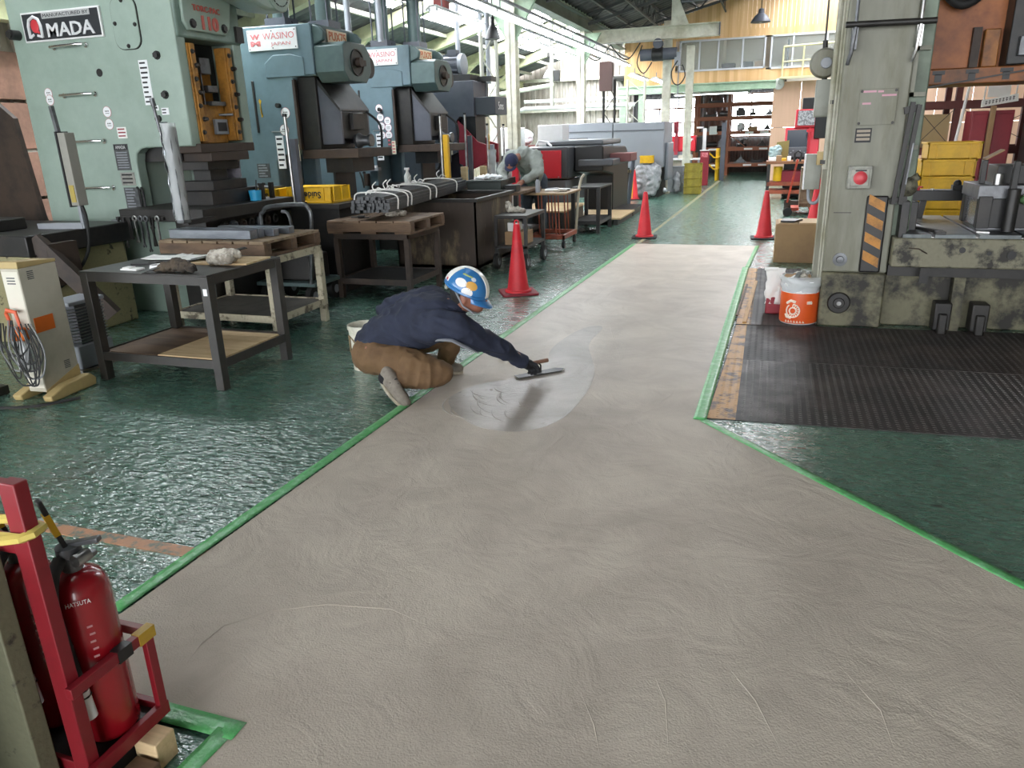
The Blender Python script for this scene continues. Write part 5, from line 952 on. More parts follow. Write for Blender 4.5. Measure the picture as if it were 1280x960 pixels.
# ---------------------------------------------------------------- paint can, paper bag, carton
PC = thing('paint_can', 'orange paint can with white wheel emblem, stuffed with film covered rags', 'can', (.30, 6.66, .008)); c0 = (.30, 6.66, 0)
B().lathe([(.14, .01), (.15, .02), (.152, .26), (.15, .36), (.155, .37), (.145, .375)], c0, 32).out('body', white_s, PC); B().lathe([(.1505, .022), (.153, .03), (.153, .27), (.151, .28)], c0, 32).out('orange_band', mat('label_orange', 'd8571f', .45, var=.03), PC)
wl_ = mat('label_cream', 'efe3d2', .5, var=0)
def oncan(u, z, r=.1545): a = -PI / 2 - .35 + u / r; return (c0[0] + r * math.cos(a), c0[1] + r * math.sin(a), z)
em = B()
em.tube([oncan(.055 * math.cos(k * PI / 10), .13 + .055 * math.sin(k * PI / 10)) for k in range(-13, 6)], .006, 5)
em.tube([oncan(.028 * math.cos(k * PI / 6), .13 + .028 * math.sin(k * PI / 6)) for k in range(12)], .006, 5, close=True)
for k in range(10): a_ = -2.2 + k * .42; em.tube([oncan(.03 * math.cos(a_), .13 + .03 * math.sin(a_)), oncan(.05 * math.cos(a_), .13 + .05 * math.sin(a_))], .004, 4)
em.tube([oncan(-.055, .19), oncan(-.02, .215), oncan(.02, .205)], .012, 5).tube([oncan(-.06, .1), oncan(-.05, .075), oncan(-.01, .07)], .012, 5).out('wheel_emblem', wl_, PC)
b = B()
for k in range(7): b.tube([oncan(-.06 + k * .024, .035), oncan(-.045 + k * .024, .035)], .004, 4).tube([oncan(-.055 + k * .024, .048), oncan(-.048 + k * .024, .03)], .003, 4)
b.out('label_print', wl_, PC); B().tube([oncan(.11, .2), oncan(.15, .2)], .014, 5).out('side_print', wl_, PC)
b = B(); b.grid(lambda u, v: (c0[0] + (.155 + .02 * noise.noise((v * 9, u * 3, 2)) + .03 * u * (1 - u)) * math.cos(v * 2 * PI), c0[1] + (.155 + .02 * noise.noise((v * 9, u * 3, 2)) + .03 * u * (1 - u)) * math.sin(v * 2 * PI), .41 - .13 * u + .025 * noise.noise((v * 7, u * 2, 9))), 10, 44).out('film_bag', plast, PC)
for k in range(14): a_ = k * 2.4; r_ = .02 + .105 * ((k * 37) % 14) / 14; o = B().box(-.04, .04, -.02, .02, -.012, .012, Matrix.Translation((c0[0] + r_ * math.cos(a_), c0[1] + r_ * math.sin(a_), .375 + .012 * (k % 4))) @ Euler((.5 * (k % 3 - 1), .6 * ((k + 1) % 3 - 1), a_)).to_matrix().to_4x4()).out('rag', (white_p, card, cw, bright_st)[k % 4], PC, bev=.004)
PB = thing('paper_bag', 'white and dark red paper bag standing behind the paint can', 'bag', (.12, 6.95, .008)); B().box(.03, .17, 6.9, 7.05, .008, .16).out('lower_part', red_d, PB, bev=.01); b = B(); b.grid(lambda u, v: (.02 + .16 * v + .02 * noise.noise((u * 5, v * 4, 0)), 6.9 + .03 * noise.noise((u * 4, v * 5, 3)), .1 + .32 * u), 12, 8).out('white_part', white_p, PB, solid=.003); B().box(.0, .12, 6.86, 6.9, .40, .43, None).out('folded_top', white_p, PB, bev=.01)
CB = thing('cardboard_box', 'closed cardboard box with a black pad on top beyond the can', 'box', (.35, 10.0, 0)); B().box(.09, .61, 9.75, 10.25, 0, .47).out('carton', card, CB, bev=.006); B().box(.12, .34, 9.75, 10.25, .47, .478).box(.36, .6, 9.75, 10.25, .47, .485).out('flaps', mat('carton_flap', 'b59a76', .8, var=.04), CB); B().prism([(.14, 9.8), (.30, 9.78), (.40, 10.0), (.18, 10.1)], .485, .505).out('black_pad', blackp, CB)
# ---------------------------------------------------------------- yellow crates and racks behind the press
for k in range(8): crate('yellow crate, ' + ['lowest', 'second from the floor', 'third from the floor', 'fourth from the floor', 'fifth from the floor', 'sixth from the floor', 'second from the top', 'topmost'][k] + ' of the stack behind the press', 1.49 + (.035 if k == 7 else 0) + .006 * (k % 2), 2.02 + (.03 if k == 7 else 0), 9.2, 9.6, k * .174, .172, yel, group='yellow crates behind the press')
for k in range(6): crate('yellow crate, ' + ['lowest', 'second from the floor', 'third from the floor', 'fourth from the floor', 'second from the top', 'topmost'][k] + ' of the lower stack left of the tall stack', .95, 1.45, 9.5, 9.9, k * .174, .172, yel, group='yellow crates behind the press')
RK = thing('storage_rack', 'dark red steel rack with braces behind the yellow crates', 'rack', (2.3, 11.2, 0))
for x in (1.62, 2.06, 2.95):
    for y in (10.95, 11.6): B().box(x, x + .07, y, y + .07, 0, 2.6).out('upright', rackred, RK)
for z in (1.2, 1.74, 2.4): B().box(1.62, 3.0, 10.92, 10.96, z, z + .09).box(1.62, 3.0, 11.64, 11.68, z, z + .09).out('beam', rackred, RK); B().box(1.66, 2.98, 10.96, 11.64, z + .05, z + .07).out('shelf', rackred, RK)
for x0_, x1_ in ((1.66, 2.06), (2.12, 2.95)): B().bar((x0_, 10.91, 1.3), (x1_, 10.91, 1.74), .012, .006).bar((x0_, 10.91, 1.74), (x1_, 10.91, 1.3), .012, .006).out('cross_brace', black_st, RK)
tag(B().box(1.70, 2.04, 11.0, 11.5, 1.27, 1.68).out('beige_bin', mat('dull_beige', 'a8946c', .6, var=.04), None, bev=.006, org=(1.87, 11.2, 1.27)), 'beige box on the dark red rack above the crates', 'box')
for k, (x0_, x1_) in enumerate(((2.17, 2.34), (2.40, 2.60))): r = thing('red_cabinet', ['narrow red steel cabinet left of a wooden post', 'wider red steel cabinet right of a wooden post'][k], 'cabinet', ((x0_ + x1_) / 2, 10.7, 0)); B().box(x0_, x1_, 10.5, 10.85, 0, 1.70).out('body', red_d, r, bev=.006); B().box(x0_ + .01, x1_ - .01, 10.49, 10.5, .05, 1.66).out('door', red_d, r, bev=.004)
tag(B().box(2.335, 2.385, 10.4, 10.46, 0, 1.75).out('wooden_post', card, None, bev=.004, org=(2.36, 10.43, 0)), 'thin wooden post between the red cabinets', 'post')
tag(B().tube([(1.98, 10.3, 0), (1.98, 10.3, 1.2), (2.06, 10.32, 1.98), (2.2, 10.32, 2.02)], .016, 6).out('white_pipe', white_s, None, org=(2.0, 10.3, 0)), 'thin white pipe rising beside the dark red rack', 'pipe')
SGN = thing('hanging_sign', 'white notice board with black lettering hanging under the orange slide', 'sign', (2.4, 10.3, 1.75)); B().prism([(2.2, 1.735), (2.2, 1.81), (2.55, 1.87), (2.56, 1.79)], 10.28, 10.3, 'y').out('board', white_p, SGN, bev=.002); b = B()
for k in range(9): x_ = 2.235 + k * .033; z_ = 1.772 + k * .0055; b.box(x_, x_ + .02, 10.277, 10.28, z_, z_ + .006).box(x_ + .006, x_ + .011, 10.277, 10.28, z_ - .012, z_ + .03).box(x_, x_ + .02, 10.277, 10.28, z_ + .02, z_ + .026)
b.out('lettering', ink, SGN, sm=0); B().box(2.25, 2.47, 10.29, 10.3, 1.84, 2.03).out('paper_sheet', white_p, SGN); B().cyl((2.22, 10.3, 1.81), (2.24, 10.3, 2.6), .008, n=6).cyl((2.53, 10.3, 1.86), (2.55, 10.3, 2.6), .008, n=6).out('hanger', white_s, SGN)
MB_ = thing('tool_cabinet', 'dark grey equipment cabinet behind the die set at the right edge', 'cabinet', (3.0, 10.0, 0)); B().box(2.65, 3.4, 9.6, 10.3, 0, 1.55).out('body', black_st, MB_, bev=.01); B().box(2.66, 3.0, 9.59, 9.6, .9, 1.4).out('panel', dkgrey, MB_, bev=.004); B().box(2.6, 2.75, 9.5, 9.6, 1.55, 1.6).box(2.72, 2.85, 9.6, 9.75, 1.7, 1.75).box(2.75, 2.8, 9.62, 9.7, 1.55, 1.7).out('bright_fittings', white_s, MB_)
# ---------------------------------------------------------------- cones
def cone_proto(label, h=.70, cap=False, dark=False):
    r = thing('traffic_cone', label, 'cone', (0, 0, 0))
    B().prism(rrect(0, 0, .38, .38, .03), .0, .022, 'z').out('base', red_d if not dark else rubber, r, bev=.006)
    B().lathe([(.14, .022), (.138, .04), (.118, .045), (.112, .06), (.032, h - .02), (.028, h - .005), (.018, h)], n=32).out('body', cone_r, r)
    if cap:
        c = B().lathe([(.052, h - .14), (.05, h - .135), (.033, h + .01), (.028, h + .02), (.01, h + .022)], n=24).out('cap', mat('cap_red', 'c81f2e', .35, var=.04), r)
        B().tube([(.022 * math.cos(k * PI / 5), .004, h + .035 + .024 * math.sin(k * PI / 5)) for k in range(10)], .008, 6, close=True).out('cap_ring', _M['cap_red'], c)
    return r
k1 = cone_proto('red traffic cone with a cap and ring on its tip, nearest the viewer', cap=True); place(k1, .5, (-2.46, 7.4, 0))
k2 = cone_proto('plain red traffic cone standing left of the aisle beyond the mortar', dark=True); place(k2, .1, (-1.83, 11.85, 0))
dup(k2, (-.05, 11.95, 0), .05, 'plain red traffic cone at the far right corner of the mortar')
dup(k2, (.72, 13.6, 0), .1, 'red traffic cone half hidden behind the cardboard box')
k5 = dup(k2, (-3.16, 18.6, 0), .3, 'distant red cone by the film wrapped bags')
B().cyl((-3.16, 18.38, .05), (-3.16, 18.42, .66), .012).out('yellow_strip', yel, k5)
k6 = dup(k2, (.80, 14.6, 0), 0, 'red and white banded cone with a no entry sign by the press'); B().lathe([(.0925, .30), (.0625, .47)], (.80, 14.6, 0), 32).out('white_band', white_s, k6)
sg = B().box(.82, .98, 14.36, 14.375, .06, .48).out('sign_board', white_p, k6, bev=.003); B().tube([(.9 + .055 * math.cos(k * PI / 8), 14.357, .39 + .055 * math.sin(k * PI / 8)) for k in range(16)], .009, 6, close=True).bar((.86, 14.357, .43), (.94, 14.357, .35), .012, .006).out('no_entry_mark', ink, sg); text('立入', (.9, 14.357, .26), .12, .08, '-y', ink, sg); text('禁止', (.9, 14.357, .14), .12, .08, '-y', ink, sg)
# ---------------------------------------------------------------- tables and carts down the left side
T4 = table('dark work table where the person in grey bends over', -4.05, -3.25, 9.85, 11.0, .85, wood_d, dark_st, t=.04, lw=.06, shelf=.3, shelfm=dark_st)
B().box(-3.33, -3.27, 9.86, 9.9, 0, .81).out('pale_leg_cover', cream, T4)
TB_ = thing('tool_box', 'long dark green plastic tool box on the table before the bent worker', 'tool box', (-3.7, 10.1, .85)); B().box(-4.0, -3.5, 9.9, 10.2, .85, 1.0).out('body', mat('dark_green_plastic', '2c3431', .45, var=.06), TB_, bev=.01); B().box(-4.01, -3.49, 9.89, 10.21, .985, 1.01).out('rim', _M['dark_green_plastic'], TB_, bev=.004)
tag(B().box(-3.47, -3.3, 9.95, 10.15, .85, .94).out('parts_tray', blackp, None, bev=.008, org=(-3.38, 10.05, .85)), 'small black parts tray right of the long tool box', 'tray')
wp_ = blob('film_wrap_heap', mat('crumpled_white_film', 'dfe2e4', .3, c2='b9bdc0', ns=9), [[(-.2, 0, .02, .03), (0, .03, .04, .04), (.16, 0, .03, .03)], [(-.1, -.05, .03, .03), (.1, .06, .03, .03)]], vox=.012, it=2, wr=.02, wf=16); wp_.location = (-3.7, 10.05, 1.012); tag(wp_, 'crumpled white film lying on the long tool box', 'film')
C2 = thing('tool_cart', 'small black cart on big casters with a carton on its shelf', 'cart', (-2.99, 9.15, 0)); cx0, cx1, cy0, cy1 = -3.2, -2.78, 8.75, 9.55
B().box(cx0, cx1, cy0, cy1, .62, .66).out('top', black_st, C2, bev=.004); B().box(cx0, cx1, cy0, cy1, .26, .29).out('shelf', black_st, C2)
for x in (cx0, cx1 - .04):
    for y in (cy0, cy1 - .04):
        B().box(x, x + .04, y, y + .04, .2, .62).out('leg', black_st, C2); w = B().lathe([(.03, -.025), (.095, -.025), (.1, 0), (.095, .025), (.03, .025)], (x + .02, y + .02, .1), 18, 'x').out('wheel', rubber, C2); B().lathe([(.01, -.03), (.05, -.028), (.05, .028), (.01, .03)], (x + .02, y + .02, .1), 14, 'x').out('hub', greyp, w); B().box(x - .01, x + .05, y, y + .04, .1, .2).out('fork', dark_st, w)
tag(B().box(-3.1, -2.84, 8.85, 9.2, .291, .45).out('cardboard_carton', card, None, bev=.004, org=(-2.97, 9.0, .291)), 'brown carton on the shelf of the black cart', 'box')
tag(B().box(-3.08, -2.95, 8.9, 9.1, .4505, .56).out('white_pack', white_p, None, bev=.008, org=(-3.0, 9.0, .45)), 'white pack lying on the brown carton', 'pack')
g3 = blob('white_rags', cw, [[(-.1, 0, .02, .03), (0, .05, .03, .04), (.1, 0, .02, .03)], [(-.12, .05, .06, .05), (-.13, .06, .1, .04)]], vox=.01, it=2, wr=.012, wf=22); g3.location = (-3.02, 9.1, .665); tag(g3, 'white rags piled on top of the black cart', 'rags')
# orange frame trolley with a wooden top
C3 = thing('frame_trolley', 'orange brown frame trolley with a wooden top and thin legs', 'trolley', (-3.05, 10.9, 0)); ob = mat('orange_brown_frame', '9a4a30', .5, c2='6d3626', ns=6); x0, x1, y0, y1 = -3.33, -2.78, 10.55, 11.3
B().box(x0 - .05, x1 + .05, y0 - .05, y1 + .05, .76, .79).out('wooden_top', mat('worn_brown_top', '8d7454', .6, c2='6f5a42', ns=5), C3, bev=.003)
b = B().box(x0, x1, y0, y0 + .04, .13, .19).box(x0, x1, y1 - .04, y1, .13, .19).box(x0, x0 + .04, y0, y1, .13, .19).box(x1 - .04, x1, y0, y1, .13, .19).box(x0, x1, (y0 + y1) / 2 - .02, (y0 + y1) / 2 + .02, .13, .16).out('base_frame', ob, C3, bev=.004)
for x in (x0 + .15, x1 - .15): 
    for y in (y0 + .1, y1 - .12): B().bar((x, y, .19), (x - .02, y, .76), .015, .015).bar((x + .05, y, .19), (x + .03, y, .76), .015, .015).out('strut', ob, C3)
for x in (x0 + .03, x1 - .03):
    for y in (y0 + .05, y1 - .05): B().lathe([(.01, -.018), (.05, -.018), (.052, 0), (.05, .018), (.01, .018)], (x, y, .052), 14, 'x').out('wheel', rubber, C3); B().box(x - .015, x + .015, y - .02, y + .02, .06, .13).out('fork', dark_st, C3)
B().tube([(x1 - .02, y1, .12), (x1 + .02, y1 + .05, .8), (x1 + .06, y1 + .06, .95), (x1 + .1, y1 + .06, 1.0)], .02, 8).out('pale_handle', beige, C3)
sb = thing('spray_can', 'grey spray can on the wooden topped trolley', 'can', (-3.2, 10.65, .79)); B().lathe([(.035, 0), (.035, .15), (.022, .17), (.022, .18)], (-3.2, 10.65, .79), 16).out('can', greyp, sb); B().lathe([(.016, .18), (.016, .21), (.008, .215)], (-3.2, 10.65, .79), 12).out('nozzle', blackp, sb)
for k, (x, y, a_) in enumerate(((-3.05, 10.85, .3), (-2.9, 11.0, -.5), (-3.1, 11.1, .9), (-2.88, 10.72, .1))): tag(B().box(-.1, .1, -.04, .04, 0, .03, Matrix.Rotation(a_, 4, 'Z')).out('loose_part', (white_p, bright_st, greyp, cw)[k], None, bev=.012), ['white pack at the middle of the trolley top', 'bright metal part at the right of the trolley top', 'grey part at the back of the trolley top', 'pale cloth at the front right of the trolley top'][k], 'part').location = (x, y, .791)
# dark table and boards beyond
T5 = table('dark bench beyond the orange trolley, behind the pale handle', -3.1, -2.62, 12.2, 13.2, .75, dark_st, black_st, t=.03, lw=.06, shelf=.2)
for k, (x0, y0, w, z, m) in enumerate(((-4.1, 12.0, .95, .26, wood_l), (-3.45, 13.4, .95, .0, wood_l))):
    r = thing('wooden_platform', ['pale boarded platform on low bearers behind the trolley', 'pale boarded platform at the foot of the black laser machine'][k], 'platform', (x0 + w / 2, y0 + .6, 0))
    for j in range(5): B().box(x0 + .004, x0 + w, y0 + j * .3 + .005, y0 + j * .3 + .295, z + .1, z + .13).out('plank', m, r, bev=.003)
    for x in (x0 + .05, x0 + w - .13): B().box(x, x + .08, y0, y0 + 1.5, 0, z + .1).out('bearer', dark_st, r)
# ---------------------------------------------------------------- red and black laser machine
LM = thing('laser_machine', 'black and grey machine with a big red door behind the bent worker', 'machine', (-3.6, 14.5, 0)); k = 1.13
B().box(-4.35, -3.55, 13.6, 14.6, .0, .78).out('grey_base', mat('machine_blue_grey', '5f6269', .45, var=.05), LM, bev=.01); B().box(-4.4, -3.5, 13.55, 14.6, .8, 1.36).out('head_case', mat('charcoal_case', '3a3c40', .45, var=.05), LM, bev=.03)
rdw = B().box(-4.33, -3.62, 13.5, 13.56, .82, 1.3).out('red_door', red_m, LM, bev=.006); B().prism([(-3.98, 1.0), (-3.96, 1.0), (-3.94, 1.06), (-3.965, 1.1), (-3.955, 1.15), (-3.98, 1.1), (-3.995, 1.06)], 13.495, 13.5, 'y').out('flame_mark', mat('door_mark_red', 'd85060', .4, var=0), rdw, sm=0); B().cyl((-3.66, 13.5, .84), (-3.66, 13.48, .84), .012).out('latch', bright_st, rdw)
B().prism([(14.95, 0), (16.6, 0), (16.6, 1.15), (16.3, 1.3), (14.0, 1.36), (14.0, .9), (14.95, .8)], -3.5, -2.95, 'x').out('black_body', blackp, LM, bev=.03); B().box(-4.1, -3.0, 14.2, 16.0, 1.36, 1.46).out('top_cover', mat('charcoal_top', '55585c', .4, var=.05), LM, bev=.03)
B().box(-3.4, -2.75, 13.9, 15.6, 1.0, 1.12).out('sheet_slot', dkgrey, LM, bev=.02); B().box(-2.95, -2.55, 14.6, 15.3, 1.05, 1.2).out('loading_tray', mat('maroon_tray', '6c3b3a', .5, var=.06), LM, bev=.01); B().tube([(-4.2, 13.9, 1.37), (-4.15, 13.9, 1.47), (-4.0, 13.95, 1.44), (-3.9, 13.9, 1.37)], .02, 6).out('hoses', white_s, LM)
B().box(-4.42, -4.38, 13.6, 13.62, 1.0, 1.3).out('light_strip', white_s, LM); B().box(-4.4, -3.9, 14.7, 15.2, 1.36, 1.75).out('white_unit', white_s, LM, bev=.01); B().box(-3.0, -2.55, 15.0, 16.2, 0, .12).out('step', black_st, LM, bev=.004)
# grey enclosure
GE = thing('machine_enclosure', 'long grey machine enclosure with a small viewing window', 'machine', (-3.6, 19.2, 0)); E0 = 19.2
B().box(-5.1, -3.82, E0, E0 + 1.6, .72, 1.80).out('panel_body', machgrey, GE, bev=.015); B().box(-3.8, -2.55, E0, E0 + 1.6, .72, 1.78).out('panel_body', machgrey, GE, bev=.015); B().box(-5.1, -2.55, E0 - .015, E0, 1.59, 1.61).out('panel_joint', dkgrey, GE, sm=0); B().box(-5.0, -2.65, E0 + .1, E0 + 1.5, 0, .72).out('plinth', black_st, GE); B().box(-2.55, -2.46, E0 + .2, E0 + 1.2, .4, 1.3).out('end_cap', machgrey, GE, bev=.03)
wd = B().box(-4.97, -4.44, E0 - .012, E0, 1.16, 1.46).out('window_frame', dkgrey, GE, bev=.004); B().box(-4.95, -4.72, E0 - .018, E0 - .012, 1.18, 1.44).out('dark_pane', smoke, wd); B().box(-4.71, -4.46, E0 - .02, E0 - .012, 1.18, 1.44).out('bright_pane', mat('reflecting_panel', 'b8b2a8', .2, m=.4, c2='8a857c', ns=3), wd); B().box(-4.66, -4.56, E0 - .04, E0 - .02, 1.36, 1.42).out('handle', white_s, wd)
tag(B().cyl((-3.36, 17.0, 0), (-3.36, 17.0, 1.22), .035, n=10).out('guard_post', grey_st, None, org=(-3.36, 17, 0)), 'thin grey post before the joint of the grey enclosure', 'post')
tag(B().cyl((-3.02, 17.05, 0), (-2.92, 17.05, 1.02), .05, n=12).out('guard_post', wdark, None, org=(-3, 17.2, 0)), 'dark leaning post left of the distant cone', 'post')
tag(B().box(-3.37, -2.94, 17.0, 17.04, .72, .78).out('barrier_bar', mat('barrier_ochre', 'b08e4c', .5, c2='3a342a', ns=5, lo=.48, hi=.52, st=(3, .1, .1)), None, bev=.005, org=(-3, 17.3, .75)), 'striped barrier bar between the two thin posts', 'bar')
for k in range(4): crate('yellow crate, ' + ['lowest', 'second from the floor', 'third from the floor', 'topmost'][k] + ' of the small stack at the laser machine', -4.0, -3.66, 17.3, 17.7, k * .15, .148, yel, group='yellow crates by the laser machine')
tag(B().box(-3.98, -3.68, 17.35, 17.65, .601, .7).out('white_carton', white_p, None, bev=.01, org=(-3.8, 17.5, .6)), 'white carton on the small yellow crate stack', 'box')
def bag(label, c, s, m=None):
    o = blob('film_wrapped_bag', m or _M['crumpled_white_film'], [('e', (0, 0, s[2]), s)] + [('e', (random.uniform(-.5, .5) * s[0], random.uniform(-.5, .5) * s[1], s[2] * random.uniform(.5, 1.5)), (s[0] * .6, s[1] * .6, s[2] * .55)) for _ in range(5)], vox=.03, it=2, wr=.03, wf=6)
    zmin = min(v.co.z for v in o.data.vertices)
    for v in o.data.vertices: v.co.z -= zmin
    o.location = c; return tag(o, label, 'bag')
greyfilm = mat('grey_crumpled_film', '9a9b9d', .3, c2='6e6f73', ns=7)
bag('white and blue bag of waste behind the leaning post', (-3.6, 18.55, 0), (.18, .14, .42)); tag(B().box(-3.74, -3.46, 18.30, 18.34, .0, .42).out('blue_sheet', mat('pale_blue_film', '7fb0cc', .4, c2='b8d0dc', ns=6), None, bev=.01, org=(-3.5, 17.7, .1)), 'pale blue film sheet leaning on the waste bag', 'film')
bag('large grey film wrapped bundle behind the distant cone', (-2.92, 18.95, 0), (.36, .16, .42), greyfilm)
bz = max(v.co.z for v in bpy.data.objects['film_wrapped_bag.001'].data.vertices); crate('small yellow crate on the grey film wrapped bundle', -3.08, -2.76, 18.85, 19.1, bz - .012, .17, yel)
bag('pale film heap at the foot of the tall crane column', (-2.75, 20.2, 0), (.2, .12, .1)); bag('white film covered sack at the crane column', (-2.33, 20.3, 0), (.12, .1, .3), greyfilm)
# crates, red post, yellow post, rack in the distance
for k in range(4): crate('olive yellow crate, ' + ['lowest', 'second from the floor', 'third from the floor', 'topmost'][k] + ' of the stack before the grey column', -2.16, -1.72, 20.2, 20.6, k * .19, .187, yel_d, group='olive yellow crates beside the aisle')
for k in range(3): crate('grey crate, ' + ['lowest', 'middle one', 'topmost'][k] + ' beside the olive yellow stack', -2.68, -2.25, 20.9, 21.3, k * .22, .217, greyp, group='grey crates behind the olive stack')
RPo = thing('red_post', 'dark red square pedestal with a white head label beside the aisle', 'post', (-1.88, 23.4, 0)); B().box(-2.03, -1.79, 23.3, 23.5, 0, .98).out('body', red_d, RPo, bev=.01); B().box(-2.0, -1.82, 23.29, 23.3, .8, .93).out('label', mat('label_pink', 'd88890', .5, c2='b03040', ns=12), RPo); B().box(-2.05, -1.77, 23.28, 23.52, .98, 1.0).out('cap', white_s, RPo)
YP = thing('yellow_post', 'yellow bollard with two chains beside the dark red pedestal', 'post', (-1.68, 25.5, 0)); B().cyl((-1.68, 25.6, 0), (-1.68, 25.6, .98), .07).out('post', yel, YP)
for z in (.85, .5): B().tube([(-1.95, 25.5, z), (-1.8, 25.5, z - .14), (-1.68, 25.5, z - .16), (-1.58, 25.5, z - .08), (-1.5, 25.5, z + .05)], .022, 6).out('chain', yel, YP)
tag(B().box(-1.6, -1.46, 25.4, 25.55, 0, 1.75).out('steel_upright', wdark, None, bev=.005, org=(-1.5, 25.5, 0)), 'dark steel upright at the storeroom opening', 'post')
bw = thing('bicycle_wheel', 'dark bicycle wheel leaning behind the dark red pedestal', 'wheel', (-2.2, 24.2, .3)); B().tube([(-2.25 + .26 * math.cos(k * PI / 12), 24.2, .27 + .26 * math.sin(k * PI / 12)) for k in range(24)], .018, 6, close=True).out('tyre', rubber, bw)
for k in range(8): B().bar((-2.25, 24.2, .27), (-2.25 + .25 * math.cos(k * PI / 4), 24.2, .27 + .25 * math.sin(k * PI / 4)), .006, .006).out('spoke', greyp, bw)
WBn = thing('white_bench', 'white topped bench with a grey box by the crane columns', 'bench', (-2.6, 23.8, 0)); B().box(-3.2, -2.05, 23.5, 24.1, .72, .76).out('top', white_s, WBn); B().box(-3.15, -2.5, 23.6, 24.0, 0, .72).out('cabinet', mat('pinkish_panel', 'b9a79c', .6, var=.05), WBn); B().box(-2.12, -2.06, 23.5, 23.56, 0, .72).out('leg', greyp, WBn); B().box(-2.7, -2.3, 23.6, 23.9, .76, .86).out('box', beige, WBn)
RM = thing('red_machine', 'bright red machine hood between the two cream columns', 'machine', (-3.0, 24.6, 0)); B().box(-3.55, -2.28, 24.3, 24.7, .95, 1.4).out('hood', red_m, RM, bev=.02); text('OFF', (-2.5, 24.29, 1.28), .3, .09, '-y', white_s, RM, bold=.03); B().box(-3.4, -2.4, 24.35, 24.65, 0, .95).out('stand', greyp, RM); B().box(-2.9, -2.8, 24.25, 24.3, .85, 1.5).out('red_hook_block', red_d, RM)
SC_ = thing('scale_stand', 'grey scale stand with a hooked arm behind the second column', 'stand', (-2.05, 24.7, 0)); B().box(-2.1, -2.0, 24.65, 24.75, 0, 1.65).box(-2.3, -2.0, 24.65, 24.75, 1.6, 1.65).out('mast', white_s, SC_); B().box(-2.3, -2.12, 24.6, 24.8, .9, 1.35).out('display', blackp, SC_)
# pallet rack in the storeroom
PRK = thing('pallet_rack', 'orange brown pallet rack with parts in the far storeroom', 'rack', (-1.4, 29, 0))
for x in (-2.75, -1.62, -.08):
    for y in (28.4, 29.4): B().box(x, x + .1, y, y + .1, 0, 2.75).out('upright', brownrack, PRK)
for z in (.28, .82, 1.36, 1.85, 2.3): B().box(-2.75, .02, 28.36, 28.42, z, z + .12).box(-2.75, .02, 29.5, 29.56, z, z + .12).out('beam', brownrack, PRK); B().box(-2.7, 0, 28.42, 29.5, z + .06, z + .09).out('shelf', mat('shelf_dark', '4c4440', .6, var=.1), PRK)
for z in (.28, .82, 1.36): 
    for x in (-2.2, -1.0, -.5): B().box(x, x + .28, 28.355, 28.36, z + .03, z + .09).out('rack_label', white_p, PRK, sm=0)
B().bar((-1.5, 28.38, 1.36), (-.8, 28.38, .82), .03, .02).out('diagonal', brownrack, PRK)
names = ['dark die block', 'black tool holder', 'small grey casting', 'flat dark plate', 'dark cylinder']
spots = [(-2.5, .41, .4), (-2.0, .41, .3), (-1.35, .41, .45), (-.75, .41, .4), (-2.4, .95, .45), (-1.9, .95, .2), (-1.3, .95, .4), (-.6, .95, .35), (-2.5, 1.49, .3), (-2.0, 1.49, .35), (-1.3, 1.49, .25), (-.95, 1.49, .2), (-.45, 1.49, .3), (-2.45, 1.98, .45), (-1.9, 1.98, .3), (-1.35, 1.98, .3), (-.9, 1.98, .22), (-.4, 1.98, .3), (-2.3, 2.43, .5)]
lev = {.41: 'lowest', .95: 'second', 1.49: 'middle', 1.98: 'fourth', 2.43: 'top'}; seen = {}
for k, (x, z, w) in enumerate(spots):
    i = k % 5; seen[z] = seen.get(z, 0) + 1; y = 28.7; b = B()
    if i == 0: b.box(x, x + w, y, y + .3, z - .0, z + .2).box(x + .05, x + w - .05, y + .05, y + .25, z + .2, z + .27)
    elif i == 1: b.cyl((x + w / 2, y, z), (x + w / 2, y, z + .1), w / 2.2, n=12).cyl((x + w / 2, y, z + .1), (x + w / 2, y, z + .24), w / 6, n=10).bar((x, y, z + .18), (x + w, y, z + .24), .03, .03)
    elif i == 2: b.prism([(x, z), (x + w, z), (x + w * .7, z + .12), (x + w * .55, z + .25), (x + w * .4, z + .12)], y, y + .2, 'y')
    elif i == 3: b.box(x, x + w, y, y + .3, z, z + .08).box(x + .02, x + .08, y, y + .3, z + .08, z + .16).box(x + w - .08, x + w - .02, y, y + .3, z + .08, z + .16)
    else: b.cyl((x, y + .1, z + .09), (x + w, y + .1, z + .09), .09, n=14)
    tag(b.out('stored_part', (black_st, dark_st, grey_st)[k % 3], None, org=(x + w / 2, y, z)), names[i] + ', ' + ['first', 'second', 'third', 'fourth', 'fifth'][seen[z] - 1] + ' from the left on the ' + lev[z] + ' rack level', 'part', 'parts on the storeroom rack')
wpz = bag('white sack on the middle rack level beside the dark upright', (-1.15, 28.62, 1.452), (.14, .12, .15))
tag(B().box(-.9, -.6, 28.5, 28.8, 1.452, 1.62).out('cardboard_carton', card, None, bev=.006, org=(-.75, 28.6, 1.45)), 'cardboard carton at the right of the middle rack level', 'box'); tag(B().box(-2.2, -1.95, 28.30, 28.34, 1.38, 1.66, Rz(0)).out('notice_paper', white_p, None, org=(-2.1, 28.3, 1.5)), 'white notice sheet fixed on the rack beam', 'paper')
